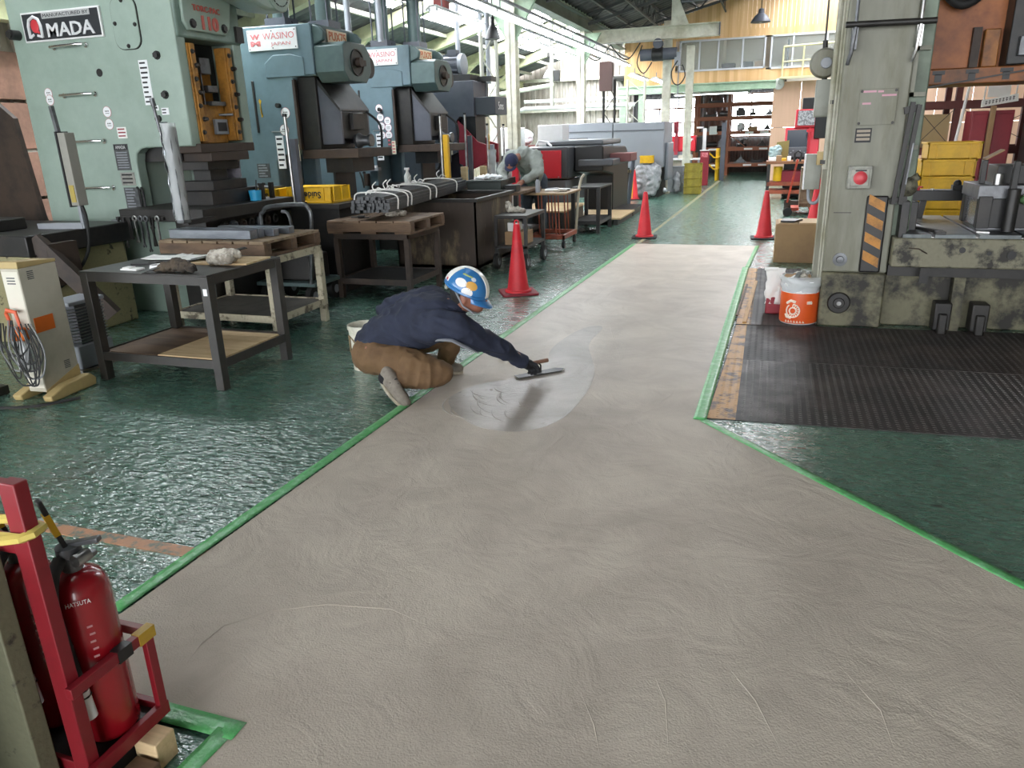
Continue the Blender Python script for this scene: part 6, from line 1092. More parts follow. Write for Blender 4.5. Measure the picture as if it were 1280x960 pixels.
# ---------------------------------------------------------------- red console, bench, pallet jack on the right of the aisle
BR = thing('red_bench', 'brown topped red bench with crowded shelves right of the aisle', 'bench', (.3, 19.2, 0)); 
B().box(-.15, .75, 18.6, 19.4, .78, .84).out('top', mat('brown_bench_top', '8a5a3c', .5, var=.1), BR, bev=.005)
for x in (-.12, .66):
    for y in (18.64, 19.3): B().box(x, x + .07, y, y + .07, 0, .78).out('leg', black_st, BR)
for z in (.12, .3): B().box(-.1, .7, 18.62, 19.35, z, z + .08).out('shelf', ob, BR, bev=.004)
B().box(.1, .66, 18.75, 19.3, .38, .62).out('red_drawer', red_d, BR, bev=.006); B().cyl((.12, 18.8, .4), (.12, 18.8, .72), .1).out('yellow_drum', yel, BR)
for k, (x, w, h, m) in enumerate(((-.1, .16, .08, white_p), (.06, .12, .12, card), (.18, .1, .06, yel), (.3, .08, .1, white_s))): tag(B().box(x, x + w, 18.7, 18.95, .841, .841 + h).out('parts_box', m, None, bev=.01, org=(x, 18.8, .84)), ['white box at the left end of the red bench', 'brown box second from the left on the red bench', 'low yellow box on the red bench', 'small white box beside the console on the bench'][k], 'box')
tag(blob('clear_bag', mat('pale_teal_film', '9fb4b4', .25, c2='6f8688', ns=8), [('e', (0, 0, .17), (.16, .1, .17)), ('e', (.06, 0, .26), (.1, .08, .1))], vox=.02, it=2, wr=.03, wf=9), 'clear teal bag standing on the left of the red bench', 'bag').location = (.03, 19.15, .842)
tag(B().prism([(.02, .84), (.32, .84), (.32, 1.28), (.05, 1.24)], 19.3, 19.32, 'y').out('olive_board', mat('olive_board', '8a7a44', .6, var=.05), None, org=(.2, 19.3, .84)), 'olive board leaning at the back of the red bench', 'board')
CN = thing('control_console', 'red framed black control console with a tilted screen', 'console', (.6, 19.7, 0)); B().box(.25, .95, 19.5, 20.0, 0, .95).out('pedestal', blackp, CN, bev=.01)
B().prism([(19.45, .92), (19.95, .92), (19.95, 1.55), (19.6, 1.55)], .22, .98, 'x').out('red_case', red_m, CN, bev=.02); B().prism([(19.44, .95), (19.46, .94), (19.6, 1.5), (19.58, 1.5)], .27, .72, 'x').out('screen', mat('screen_dark', '2e343c', .2, var=.02), CN); B().prism([(19.40, .9), (19.6, .9), (19.6, 1.12), (19.44, 1.12)], .27, .72, 'x').out('keyboard', dkgrey, CN, bev=.01)
for k in range(8): B().box(.31 + k * .05, .34 + k * .05, 19.39, 19.42, .95 + .04 * (k % 3), .97 + .04 * (k % 3)).out('key', greyp, CN)
B().box(.74, .78, 19.42, 19.5, 1.0, 1.55).out('red_edge', red_m, CN); B().cyl((.72, 19.42, 1.48), (.72, 19.38, 1.48), .04).cyl((.8, 19.42, 1.48), (.8, 19.38, 1.48), .04).out('red_button', red_m, CN); B().box(.42, .86, 19.55, 19.9, 1.55, 1.95).out('upper_case', red_m, CN, bev=.01); B().box(.47, .84, 19.53, 19.55, 1.6, 1.92).out('printed_panel', mat('printed_grey', 'a7a8aa', .5, c2='6f7073', ns=18, lo=.48, hi=.52), CN); B().box(.55, .95, 19.6, 19.8, 1.95, 2.2).out('black_monitor', blackp, CN, bev=.01); B().box(.85, 1.1, 19.5, 19.8, 1.3, 2.0).out('side_panel', blackp, CN, bev=.01)
PJ = thing('pallet_jack', 'orange red hand pallet jack with upright handle by the cartons', 'pallet jack', (.4, 15.1, 0)); orj = mat('jack_orange_red', 'cc4a30', .45, c2='8d3826', ns=6)
B().bar((.3, 15.05, .25), (.42, 15.0, 1.02), .035, .035).out('handle_bar', orj, PJ); B().tube([(.36, 15.0, .98), (.36, 15.0, 1.12), (.42, 15.0, 1.16), (.48, 15.0, 1.12), (.46, 15.0, .98)], .018, 6).out('grip', blackp, PJ); B().cyl((.31, 15.1, .1), (.31, 15.1, .3), .06).box(.25, .5, 15.06, 15.2, .2, .28).out('pump', brown_st, PJ, bev=.006)
for y in (15.0, 15.16): B().lathe([(.02, -.025), (.08, -.025), (.08, .025), (.02, .025)], (.32, y, .08), 18, 'y').out('wheel', rubber, PJ)
for x in (.38, .7): B().box(x, x + .14, 15.15, 16.2, .09, .14).out('fork', orj, PJ)
WC = thing('wooden_crate_stack', 'brown wooden crate with white packets beside the pallet jack', 'crate', (.75, 15.5, .14)); B().box(.52, .98, 15.3, 15.9, .142, .85).out('crate_body', mat('rough_brown_crate', '85705a', .75, c2='5f4d3c', ns=4, st=(3, 3, .5)), WC, bev=.006)
for z in (.2, .45, .7): B().box(.515, .985, 15.285, 15.3, z, z + .09).out('batten', wood_m, WC)
wpk = blob('white_packets', cw, [[(-.1, 0, .05, .05), (.1, 0, .05, .06)], [(-.06, .02, .12, .05), (.08, .0, .12, .05)]], vox=.015, it=2, wr=.01); wpk.location = (.72, 15.22 + .3, .852); tag(wpk, 'white packets lying on the brown wooden crate', 'packets')
CL = thing('wall_clock', 'round white wall clock above the right end of the storeroom opening', 'clock', (-.02, 24.97, 2.75)); B().lathe([(.16, 0), (.16, -.05), (.145, -.06)], (-.02, 25.0, 2.78), 28, 'y').out('case', white_s, CL); B().lathe([(.135, -.058), (.135, -.062)], (-.02, 25.0, 2.78), 28, 'y').out('face', white_p, CL); B().bar((-.02, 24.935, 2.78), (-.02, 24.935, 2.88), .012, .004).bar((-.02, 24.935, 2.78), (.05, 24.935, 2.75), .014, .004).out('hands', ink, CL)
WS = thing('white_box_machine', 'white cabinet machine on dark legs left of the lattice mast', 'machine', (-5, 14.3, 0)); B().box(-5.22, -4.72, 14.4, 14.9, 1.2, 1.72).out('cabinet', white_s, WS, bev=.015); B().box(-5.2, -4.75, 14.45, 14.85, .75, 1.2).out('dark_section', dkgrey, WS)
for x in (-5.2, -4.8): B().box(x, x + .06, 14.5, 14.8, 0, .75).out('leg', greyp, WS)
B().cyl((-4.85, 14.4, 1.5), (-4.85, 14.38, 1.5), .03).out('yellow_button', yel, WS)
# sacks and shelving at the far end of the left bay
SR = thing('sack_rack', 'rusty red rack loaded with white sacks at the end of the left bay', 'rack', (-6, 21.5, 0))
for x in (-7.0, -6.1, -5.2):
    for y in (21.0, 21.8): B().box(x, x + .08, y, y + .08, 0, 1.6).out('upright', rackred, SR)
for z in (.6, 1.2): B().box(-7.0, -5.12, 20.96, 21.0, z, z + .1).out('beam', rackred, SR); B().box(-7.0, -5.12, 21.0, 21.85, z + .06, z + .09).out('shelf', rackred, SR)
for k, x in enumerate((-6.75, -6.2, -5.7, -5.35)): bag(['white sack at the left end of the rusty red rack', 'grey white sack second from the left on the rusty rack', 'grey sack third from the left on the rusty rack', 'white sack at the right end of the rusty rack'][k], (x, 21.4, 1.292), (.2, .24, .22), greyfilm if k in (1, 2) else None)
BC = thing('blue_chest', 'grey blue cabinet with a yellow label beside the grey enclosure', 'cabinet', (-4.95, 18.9, 0)); B().box(-5.55, -5.2, 19.0, 19.6, 0, 1.42).out('body', mat('blue_grey_enamel', '6f7f90', .45, var=.05), BC, bev=.01); B().box(-5.3, -5.22, 18.99, 19.0, 1.08, 1.2).out('yellow_label', yel, BC)
# ---------------------------------------------------------------- people
skin = mat('tanned_skin', '8a5a48', .55, var=.04); navy = mat('navy_work_jacket', '23293c', .85, c2='1b2030', ns=6, b=.25, bs=28, var=.08); khaki = mat('brown_work_trousers', '6c5338', .85, c2='5d462f', ns=6, b=.25, bs=30, var=.06)
glove_m = mat('black_knit_glove', '17181c', .8, b=.3, bs=120); hair_m = mat('black_hair', '1a1716', .7); shoe_m = mat('dusty_grey_shoe', '8b8378', .7, c2='6d655b', ns=9, var=.08); sole_m = mat('worn_beige_sole', 'a39a88', .7, c2='837a6a', ns=9); sock = mat('black_sock', '18181b', .9)
greyflash = mat('light_grey_fabric', '8d9098', .85)
hel_m = mat('helmet_blue', '2f6fa8', .3, var=.03, coat=.3); hel_w = mat('helmet_white', 'dcdcd6', .3, var=.03, coat=.3)
# body: pelvis, trunk, neck, head and limbs as one surface, squatting on the right foot and reaching along the trowel
hd = Vector((-1.755, 4.285, .655))
body = [[(-2.40, 4.24, .27, .10), (-2.25, 4.25, .36, .11), (-2.05, 4.26, .47, .12), (-1.9, 4.27, .53, .10), (-1.83, 4.28, .565, .055), (-1.79, 4.285, .60, .052)],
        [(-1.9, 4.15, .50, .075), (-1.76, 4.13, .48, .06), (-1.59, 4.33, .315, .045), (-1.475, 4.53, .155, .03)],
        [(-1.95, 4.42, .53, .07), (-2.12, 4.52, .55, .055), (-2.46, 4.52, .47, .042), (-2.33, 4.46, .34, .03)],
        [(-2.40, 4.15, .26, .10), (-2.14, 4.12, .21, .085), (-1.93, 4.17, .155, .06), (-2.1, 4.06, .14, .055), (-2.23, 4.03, .13, .04)],
        [(-2.36, 4.36, .26, .10), (-2.1, 4.48, .34, .08), (-1.99, 4.55, .36, .06), (-2.05, 4.58, .2, .05), (-2.09, 4.60, .08, .035)],
        ('e', hd, (.098, .078, .115), Euler((0, .30, 0)).to_matrix()), ('e', hd + Vector((.045, 0, -.055)), (.062, .055, .065), Euler((0, .3, 0)).to_matrix()), ('e', hd + Vector((.065, 0, -.095)), (.028, .032, .02))]
body += [[tuple(hd + Vector((.098, 0, .0))) + (.012,), tuple(hd + Vector((.112, 0, -.035))) + (.016,)], ('e', hd + Vector((.09, .014, -.068)), (.012, .016, .006)), ('e', hd + Vector((.09, -.014, -.068)), (.012, .016, .006)), ('e', hd + Vector((-.005, -.08, -.02)), (.022, .012, .034)), ('e', hd + Vector((-.005, .08, -.02)), (.022, .012, .034))]
WK = blob('person', skin, body, None, vox=.008, it=4, org=(-2.2, 4.2, 0)); tag(WK, 'person in navy jacket and blue white helmet squatting and spreading mortar with a trowel', 'person')
jk = [[(-2.42, 4.24, .31, .135), (-2.3, 4.25, .385, .15), (-2.12, 4.26, .475, .165), (-1.97, 4.27, .515, .15), (-1.875, 4.28, .545, .095), (-1.845, 4.28, .57, .068)],
      [(-2.0, 4.16, .46, .11), (-1.88, 4.12, .485, .10), (-1.77, 4.12, .475, .088), (-1.68, 4.22, .385, .074), (-1.59, 4.33, .31, .064), (-1.53, 4.43, .235, .054), (-1.485, 4.51, .165, .044)],
      [(-2.0, 4.40, .52, .11), (-2.12, 4.52, .555, .088), (-2.3, 4.54, .525, .075), (-2.47, 4.52, .47, .068), (-2.42, 4.5, .40, .058), (-2.35, 4.47, .35, .05)],
      [(-2.2, 4.16, .30, .06), (-2.14, 4.14, .24, .05)], ('e', (-2.12, 4.26, .42), (.24, .17, .14), Euler((0, -.35, 0)).to_matrix())]
J = blob('jacket', navy, jk, WK, vox=.009, it=9, wr=.010, wf=9, fold=(.9, .2, -.4))
B().tube([(-1.96, 4.118, .37), (-1.87, 4.07, .41), (-1.78, 4.045, .415), (-1.70, 4.10, .355), (-1.655, 4.16, .31)], [.006, .026, .03, .026, .006], 8, flat=.4).out('grey_side_flash', greyflash, J)
B().tube([(-1.855 + .072 * math.cos(a), 4.28 + .072 * math.sin(a), .585 - .04 * math.cos(a)) for a in [k * PI / 8 for k in range(16)]], .016, 6, close=True).out('collar', navy, J)
tr = [[(-2.44, 4.24, .25, .125), (-2.38, 4.25, .31, .13)], [(-2.43, 4.17, .245, .125), (-2.28, 4.13, .235, .115), (-2.1, 4.12, .215, .102), (-1.97, 4.16, .175, .082), (-1.915, 4.18, .15, .070), (-2.0, 4.10, .14, .075), (-2.14, 4.06, .145, .068), (-2.19, 4.045, .14, .06)],
      [(-2.38, 4.34, .25, .12), (-2.1, 4.48, .32, .10), (-1.99, 4.55, .34, .078), (-2.04, 4.58, .2, .07), (-2.08, 4.6, .11, .06)]]
TRO = blob('trousers', khaki, tr, WK, vox=.009, it=8, wr=.006, wf=10, fold=(.2, .3, 1))
B().tube([(-2.42 + .135 * math.cos(a) - .05 * 0, 4.245 + .135 * math.sin(a), .325 + .055 * math.cos(a + .3)) for a in [k * PI / 10 for k in range(20)]], .016, 6, close=True, flat=1.6).out('belt', mat('dark_blue_belt', '1d2a3c', .6), TRO)
B().tube([(-2.5, 4.12, .33), (-2.55, 4.13, .38), (-2.54, 4.12, .27), (-2.5, 4.12, .30)], .008, 6).out('tool_strap', mat('tan_strap', '7c6a4c', .7), TRO)
def shoe(p, rz, pitch, par):
    T = Matrix.Translation(p) @ Matrix.Rotation(rz, 4, 'Z') @ Matrix.Rotation(pitch, 4, 'Y')
    def tp(c, r): v = T @ Vector(c); return (v.x, v.y, v.z, r)
    o = blob('shoe', shoe_m, [[tp((-.19, 0, .05), .036), tp((-.1, 0, .055), .042), tp((0, 0, .045), .042), tp((.05, 0, .04), .034)], [tp((-.19, 0, .06), .036), tp((-.18, 0, .10), .04), tp((-.13, 0, .095), .042)], [tp((-.1, .0, .09), .03), tp((-.02, 0, .06), .03)]], par, vox=.006, it=4)
    b = B(); n = 18
    out_ = [(-.07 + .15 * math.cos(k * 2 * PI / n), (.043 + .008 * math.cos(k * 2 * PI / n)) * math.sin(k * 2 * PI / n)) for k in range(n)]
    b.prism(out_, .0, .024); b.v = [T @ Vector(v) for v in b.v]; b.out('sole', sole_m, o, bev=.004)
    b = B(); 
    for q in range(3): b.tube([(-.1 + q * .03, -.03, .085 - q * .012), (-.09 + q * .03, 0, .125 - q * .02), (-.1 + q * .03, .03, .085 - q * .012)], .005, 5)
    b.v = [T @ Vector(v) for v in b.v]; b.out('laces', rubber, o)
    return o
shoe((-2.13, 3.965, .012), -.45, .52, WK); shoe((-2.045, 4.62, .004), .1, .0, WK)
blob('sock', sock, [[(-2.19, 4.035, .15, .045), (-2.25, 4.02, .145, .046)], [(-2.09, 4.6, .13, .04), (-2.09, 4.61, .09, .04)]], WK, vox=.008, it=2)
# helmet: white rear half and ridge, blue sides, peak, chin strap, two plain stickers
HT = Matrix.Translation(hd + Vector((-.012, 0, .035))) @ Matrix.Rotation(.42, 4, 'Y')
def hp(a, e, s=1.): return HT @ Vector((.142 * math.cos(e) * math.cos(a) * s, .112 * math.cos(e) * math.sin(a) * s, .135 * math.sin(e) * s))
hb = B(); hb.grid(lambda u, v: hp(v * 2 * PI, u * PI / 2 * .995), 12, 40)
HL = hb.out('helmet', hel_m, WK, solid=.006)
wb = B(); wb.grid(lambda u, v: hp(0, 0, 0) * 0 + HT @ Vector((.142 * 1.012 * math.cos(.02 + u * (PI - .04)), .112 * 1.012 * (v - .5) * .42 * (1.0), .135 * 1.012 * math.sin(.02 + u * (PI - .04)) * math.sqrt(max(.0, 1 - ((v - .5) * .42) ** 2)))), 24, 6).out('white_ridge', hel_w, HL, solid=.006)
wb = B(); wb.grid(lambda u, v: hp(PI - .75 + v * 1.5, .12 + u * 1.0, 1.014), 8, 12).out('white_rear', hel_w, HL, solid=.004)
B().tube([hp(k * PI / 16, -.03, 1.0) for k in range(32)], .010, 6, close=True).out('brim', hel_m, HL)
wb = B(); wb.grid(lambda u, v: HT @ Vector(((.138 + .062 * u * math.cos((v - .5) * 2.2)) * math.cos((v - .5) * 2.0), .112 * math.sin((v - .5) * 2.0) * (1 + .05 * u), -.012 - .03 * u)), 4, 14).out('peak', hel_m, HL, solid=.006)
def hst(a, e, ra, re, m, nm='helmet_sticker'):
    b = B(); n = 16; b.add([hp(a + ra * q * math.cos(k * 2 * PI / n), e + re * q * math.sin(k * 2 * PI / n), 1.036) for q in (1, .66, .33) for k in range(n)] + [hp(a, e, 1.036)], [(j * n + k, j * n + (k + 1) % n, (j + 1) * n + (k + 1) % n, (j + 1) * n + k) for j in range(2) for k in range(n)] + [(2 * n + k, 2 * n + (k + 1) % n, 3 * n) for k in range(n)]); b.out(nm, m, HL, sm=0)
hst(-PI / 2 - .12, .42, .30, .2, white_s); hst(-PI / 2 + .42, .46, .3, .2, mat('sticker_ochre', 'c9963e', .5, var=.05)); hst(-PI / 2 + .3, .12, .26, .2, white_s); hst(-PI / 2 + .45, .78, .16, .1, mat('sticker_pale', 'c6cdd4', .5)); hst(-2.55, .2, .1, .07, redink)
b = B()
for k in range(5): c = hp(-PI / 2 - .25 + k * .13, .86, 1.018); b.box(c.x - .008, c.x + .008, c.y - .004, c.y + .004, c.z - .005, c.z + .005)
b.out('small_print', mat('print_olive', '8a9a58', .5), HL, sm=0)
B().tube([hp(-1.9, -.02, .95), hd + Vector((-.01, -.082, -.06)), hd + Vector((.045, -.055, -.105)), hd + Vector((.06, 0, -.118)), hd + Vector((.045, .055, -.105)), hd + Vector((-.01, .082, -.06)), hp(1.9, -.02, .95)], .006, 6).out('chin_strap', greyp, HL)
B().tube([hp(-2.6, -.1, .92), hp(PI, -.42, .98), hp(2.6, -.1, .92)], .014, 6).out('head_band', mat('pale_band', 'c3c0b2', .5), HL)
blob('hair', hair_m, [('e', hd + Vector((-.03, 0, .01)), (.092, .08, .10)), ('e', hd + Vector((-.06, 0, -.04)), (.05, .06, .05))], WK, vox=.01, it=2)
for s in (-1, 1): B().sph(hd + Vector((.095, s * .032, .005)), .011, 10).out('eye', mat('eye_dark', '2a2220', .3), WK); B().tube([hd + Vector((.098, s * .015, .028)), hd + Vector((.094, s * .05, .028))], .006, 5).out('eyebrow', hair_m, WK)
# gloved hands, each with five fingers
def hand(name, w, dirv, palm_n, curl, par, m, s=1.):
    w, d, n = Vector(w), Vector(dirv).normalized(), Vector(palm_n).normalized(); sd = d.cross(n).normalized(); ch = []
    ch.append([tuple(w) + (.034 * s,), tuple(w + d * .045 * s) + (.036 * s,)]); 
    for k, (L, off) in enumerate(((.068, -.033), (.078, -.011), (.072, .011), (.056, .031))):
        p = w + d * .078 * s + sd * off * s; pts = [tuple(w + d * .03 * s + sd * off * .7 * s) + (.014 * s,), tuple(p) + (.0125 * s,)]; a = curl * .4
        for q in range(3): v = d * math.cos(a) + n * math.sin(a); p = p + v * L * s * (.42, .32, .26)[q]; pts.append(tuple(p) + ((.0118, .0108, .0095)[q] * s,)); a += curl * .75
        ch.append(pts)
    t0 = w + d * .015 * s - sd * .03 * s; t1 = t0 + (d * .55 - sd * .7 + n * .35).normalized() * .042 * s; t2 = t1 + (d * .8 + n * .6).normalized() * .03 * s; t3 = t2 + (d * .5 + n * .8 + sd * .3).normalized() * .026 * s
    ch.append([tuple(t0) + (.017 * s,), tuple(t1) + (.0135 * s,), tuple(t2) + (.012 * s,), tuple(t3) + (.01 * s,)])
    return blob(name, m, ch, par, vox=.0035, it=3)
hand('glove', (-1.475, 4.535, .145), (.28, .72, -.42), (.18, -.45, -.85), 1.35, WK, glove_m, 1.05); hand('glove', (-2.33, 4.46, .335), (.7, -.1, -.5), (-.2, -.6, -.7), .5, WK, glove_m, 1.)
# the trowel in the right hand
TW = thing('trowel', 'dark plastering trowel with a short wooden handle in the gloved hand', 'trowel', (-1.43, 4.72, .02)); tv = Vector((.26, .26, 0)).normalized(); c = Vector((-1.425, 4.735, .03)); sv_ = Vector((-tv.y, tv.x, 0))
b = B(); pb = [c - tv * .19 + sv_ * .035, c - tv * .19 - sv_ * .035, c + tv * .14 - sv_ * .04, c + tv * .19, c + tv * .14 + sv_ * .04]; b.add([p + Vector((0, 0, -.012)) for p in pb] + [p + Vector((0, 0, -.008)) for p in pb], [(4, 3, 2, 1, 0), (5, 6, 7, 8, 9)] + [(k, (k + 1) % 5, 5 + (k + 1) % 5, 5 + k) for k in range(5)]).out('blade', blackp, TW)
B().tube([c + Vector((0, 0, -.01)), c + Vector((0, 0, .045)), c + tv * -.02 + Vector((0, 0, .065))], .006, 8).out('tang', dark_st, TW); B().tube([c - tv * .08 + Vector((0, -.01, .072)), c + tv * .055 + Vector((0, 0, .072))], [.013, .015], 10).out('handle', mat('handle_wood', '8d6a58', .5), TW)
bk = thing('bucket', 'small white bucket behind the squatting person', 'bucket', (-2.72, 4.62, 0)); B().lathe([(.10, 0), (.115, .30), (.122, .30), (.122, .33), (.11, .33), (.1, .02)], (-2.72, 4.62, .0), 24).out('body', mat('bucket_white', 'd5d2c4', .5, c2='b0ab98', ns=6), bk); B().tube([(-2.83, 4.62, .3), (-2.80, 4.56, .22), (-2.72, 4.51, .18), (-2.64, 4.56, .22), (-2.61, 4.62, .3)], .004, 5).out('bail', greyp, bk)
# second person, bent over the dark table
gj = mat('pale_grey_work_jacket', '8f958f', .85, c2='7c827e', ns=6, b=.25, bs=26, var=.06)
h2 = Vector((-3.67, 10.9, 1.2)); bo = [[(-3.6, 11.75, .95, .12), (-3.6, 11.55, 1.12, .12), (-3.6, 11.25, 1.27, .12), (-3.62, 11.08, 1.28, .06), (-3.65, 10.98, 1.24, .055)], [(-3.4, 11.25, 1.24, .06), (-3.32, 11.1, 1.02, .045), (-3.5, 10.85, .93, .03)], [(-3.8, 11.25, 1.24, .06), (-3.92, 11.08, 1.02, .045), (-3.78, 10.85, .93, .03)],
      [(-3.5, 11.75, .9, .1), (-3.48, 11.72, .5, .065), (-3.48, 11.78, .1, .045)], [(-3.7, 11.75, .9, .1), (-3.72, 11.72, .5, .065), (-3.72, 11.78, .1, .045)], ('e', h2, (.08, .1, .115), Euler((.7, 0, 0)).to_matrix()), ('e', h2 + Vector((0, -.07, -.05)), (.055, .05, .06)), ('e', h2 + Vector((0, -.12, -.02)), (.014, .02, .02)), ('e', h2 + Vector((-.08, .0, -.02)), (.012, .022, .034)), ('e', h2 + Vector((.08, 0, -.02)), (.012, .022, .034))]
P2_ = blob('person', skin, bo, None, vox=.011, it=3, org=(-3.6, 11.7, 0)); tag(P2_, 'person in pale grey jacket and navy cap bending over the dark table', 'person')
blob('jacket', gj, [[(-3.6, 11.76, .92, .17), (-3.6, 11.55, 1.12, .175), (-3.6, 11.28, 1.26, .165), (-3.61, 11.12, 1.29, .09)], [(-3.42, 11.28, 1.27, .11), (-3.33, 11.12, 1.04, .085), (-3.47, 10.9, .95, .055)], [(-3.79, 11.28, 1.27, .11), (-3.91, 11.1, 1.04, .085), (-3.80, 10.9, .95, .055)]], P2_, vox=.014, it=6, wr=.010, wf=8, fold=(.2, 1, .5))
blob('trousers', mat('dark_work_trousers', '3a3f48', .85), [[(-3.5, 11.77, .9, .13), (-3.48, 11.73, .5, .095), (-3.48, 11.78, .1, .075)], [(-3.7, 11.77, .9, .13), (-3.72, 11.73, .5, .095), (-3.72, 11.78, .1, .075)]], P2_, vox=.014, it=3, wr=.01, wf=10)
for x in (-3.48, -3.72): blob('shoe', blackp, [[(x, 11.82, .05, .05), (x, 11.66, .04, .042), (x, 11.58, .035, .036)]], P2_, vox=.012, it=2)
cp = B(); cp.grid(lambda u, v: h2 + Euler((.75, 0, 0)).to_matrix() @ Vector((.1 * math.cos(v * 2 * PI) * math.cos(u * PI / 2 * .99), .118 * math.sin(v * 2 * PI) * math.cos(u * PI / 2 * .99), .02 + .125 * math.sin(u * PI / 2))), 10, 28); CP = cp.out('cap', mat('navy_cap', '262c48', .85, var=.06), P2_, solid=.006)
cp = B(); cp.grid(lambda u, v: h2 + Euler((.75, 0, 0)).to_matrix() @ Vector((.095 * math.sin((v - .5) * 2.2), -(.105 + .07 * u) * math.cos((v - .5) * 1.6), .02 - .02 * u)), 3, 10).out('visor', _M['navy_cap'], CP, solid=.005)
hand('work_hand', (-3.5, 10.86, .93), (-.3, -.8, -.35), (0, .3, -.9), .6, P2_, skin); hand('work_hand', (-3.78, 10.86, .93), (.3, -.8, -.35), (0, .3, -.9), .6, P2_, skin)
for s in (-1, 1): B().sph(h2 + Vector((s * .03, -.105, .0)), .01, 8).out('eye', _M['eye_dark'], P2_)
# ---------------------------------------------------------------- fire extinguisher stand at the lower left
ES = thing('extinguisher_stand', 'red steel stand holding two fire extinguishers at the lower left corner', 'stand', (-1.78, 1.15, 0)); rs_ = mat('stand_red', '7c1520', .45, c2='5e1018', ns=5, lo=.5, hi=.75, var=.08)
for x in (-1.545, -2.06): B().box(x - .025, x + .025, 1.04, 1.075, .02, .905).out('post', rs_, ES, bev=.003)
B().box(-2.08, -1.53, 1.044, 1.071, .872, .902).box(-2.08, -1.53, 1.045, 1.07, .72, .76).out('back_bar', rs_, ES, bev=.003)
B().box(-2.08, -1.51, 1.05, 1.275, .085, .10).out('tray_floor', dark_st, ES)
B().box(-1.518, -1.498, 1.03, 1.292, .083, .122).box(-2.09, -1.5, 1.27, 1.29, .085, .12).box(-2.09, -1.5, 1.042, 1.055, .085, .12).box(-2.09, -2.065, 1.04, 1.29, .085, .125).out('tray_rim', rs_, ES, bev=.002)
B().box(-1.517, -1.499, 1.262, 1.289, .1, .368).out('corner_bar', rs_, ES, bev=.002); B().box(-2.09, -2.07, 1.26, 1.29, .1, .37).out('corner_bar', rs_, ES, bev=.002)
B().box(-1.518, -1.496, 1.03, 1.292, .34, .37).out('side_rail', rs_, ES, bev=.002); B().box(-2.09, -1.5, 1.27, 1.29, .342, .368).out('front_rail', mat('worn_pinkish_red', '9c6a66', .5, c2='8a2c32', ns=6), ES, bev=.002)
B().box(-1.520, -1.494, 1.24, 1.294, .338, .372).out('yellow_tape', mat('faded_yellow_tape', 'b08e28', .5, c2='3a3020', ns=14, lo=.55, hi=.65), ES); B().box(-1.5205, -1.4935, 1.17, 1.215, .337, .373).out('black_tape', blackp, ES)
B().box(-2.07, -1.53, 1.06, 1.27, .0, .085).out('plinth', dark_st, ES)
wst = B(); wst.tube([(-1.60, 1.034, .77), (-1.53, 1.034, .775), (-1.514, 1.05, .78), (-1.52, 1.08, .78), (-1.62, 1.085, .785), (-2.0, 1.0, .76)], .012, 6, flat=1).tube([(-1.53, 1.034, .775), (-1.7, .975, .755), (-2.1, .965, .745)], .012, 6).out('yellow_strap', mat('yellow_strap', 'c5b25a', .6, var=.05), ES)
def extinguisher(label, x, y, lab):
    r = thing('fire_extinguisher', label, 'extinguisher', (x, y, .1)); c = (x, y, .1); er = mat('extinguisher_red', '8e101b', .25, var=.05, coat=.4)
    B().lathe([(.06, 0), (.071, .01), (.073, .02), (.073, .42), (.069, .45), (.058, .475), (.035, .49), (.022, .495)], c, 32).out('cylinder', er, r)
    B().lathe([(.024, .49), (.024, .53), (.03, .535), (.03, .56), (.015, .565)], c, 16).out('valve', grey_st, r)
    B().bar((x - .01, y - .0, .66), (x + .075, y + .03, .675), .022, .014).bar((x - .01, y, .64), (x + .06, y + .02, .635), .024, .014).out('grip_lever', grey_st, r, bev=.003); lv = B().bar((x - .0, y - .005, .65), (x - .015, y - .035, .80), .026, .012).out('upper_lever', blackp, r, bev=.003); B().bar((x - .005, y - .017, .70), (x - .011, y - .029, .76), .029, .014).out('yellow_pin_tag', yel, lv)
    B().cyl((x + .05, y + .01, .64), (x + .05, y - .03, .64), .016).out('gauge', bright_st, r)
    B().ctube([(x - .0, y - .03, .635), (x + .015, y - .07, .61), (x + .022, y - .092, .54), (x + .03, y - .09, .42), (x + .04, y - .088, .30)], .016, 10).out('hose', rubber, r); B().cyl((x + .04, y - .088, .30), (x + .046, y - .088, .22), .018, .02).out('nozzle', white_s, r); B().tube([(x + .042 + .017 * math.cos(k * PI / 4), y - .088 + .019 * math.sin(k * PI / 4), .285) for k in range(8)], .003, 5, close=True).out('nozzle_band', blackp, r)
    for a0, a1, z0, z1, m, nm in ((-1.75, -1.2, .32, .42, mat('label_grey', 'a9a9aa', .5, var=.03), 'paper_label'),):
        b = B(); b.grid(lambda u, v: (x + .0738 * math.cos(a0 + (a1 - a0) * v), y + .0738 * math.sin(a0 + (a1 - a0) * v), z0 + (z1 - z0) * u), 2, 8).out(nm, m, r)
    b = B()
    for k in range(7): a_ = -.62 + .03 * (k % 2); z_ = .33 + k * .022; b.tube([(x + .0738 * math.cos(a_ + q), y + .0738 * math.sin(a_ + q), z_) for q in (-.05, .05, .12)], .003, 4)
    b.out('printed_marks', mat('print_pinkish', 'cf9a9a', .5, var=0), r)
    if lab: o = text('HATSUTA', (x + .0748 * math.cos(-.75), y + .0748 * math.sin(-.75), .535), .055, .012, '-y', mat('print_white', 'e2d6d6', .5, var=0), r, rot=Euler((PI / 2, 0, PI / 2 - .75)).to_matrix(), ex=.001)
    return r
extinguisher('red fire extinguisher in front, with a yellow tag and black hose', -1.596, 1.185, True); extinguisher('red fire extinguisher mostly hidden behind the red post', -1.775, 1.18, False)
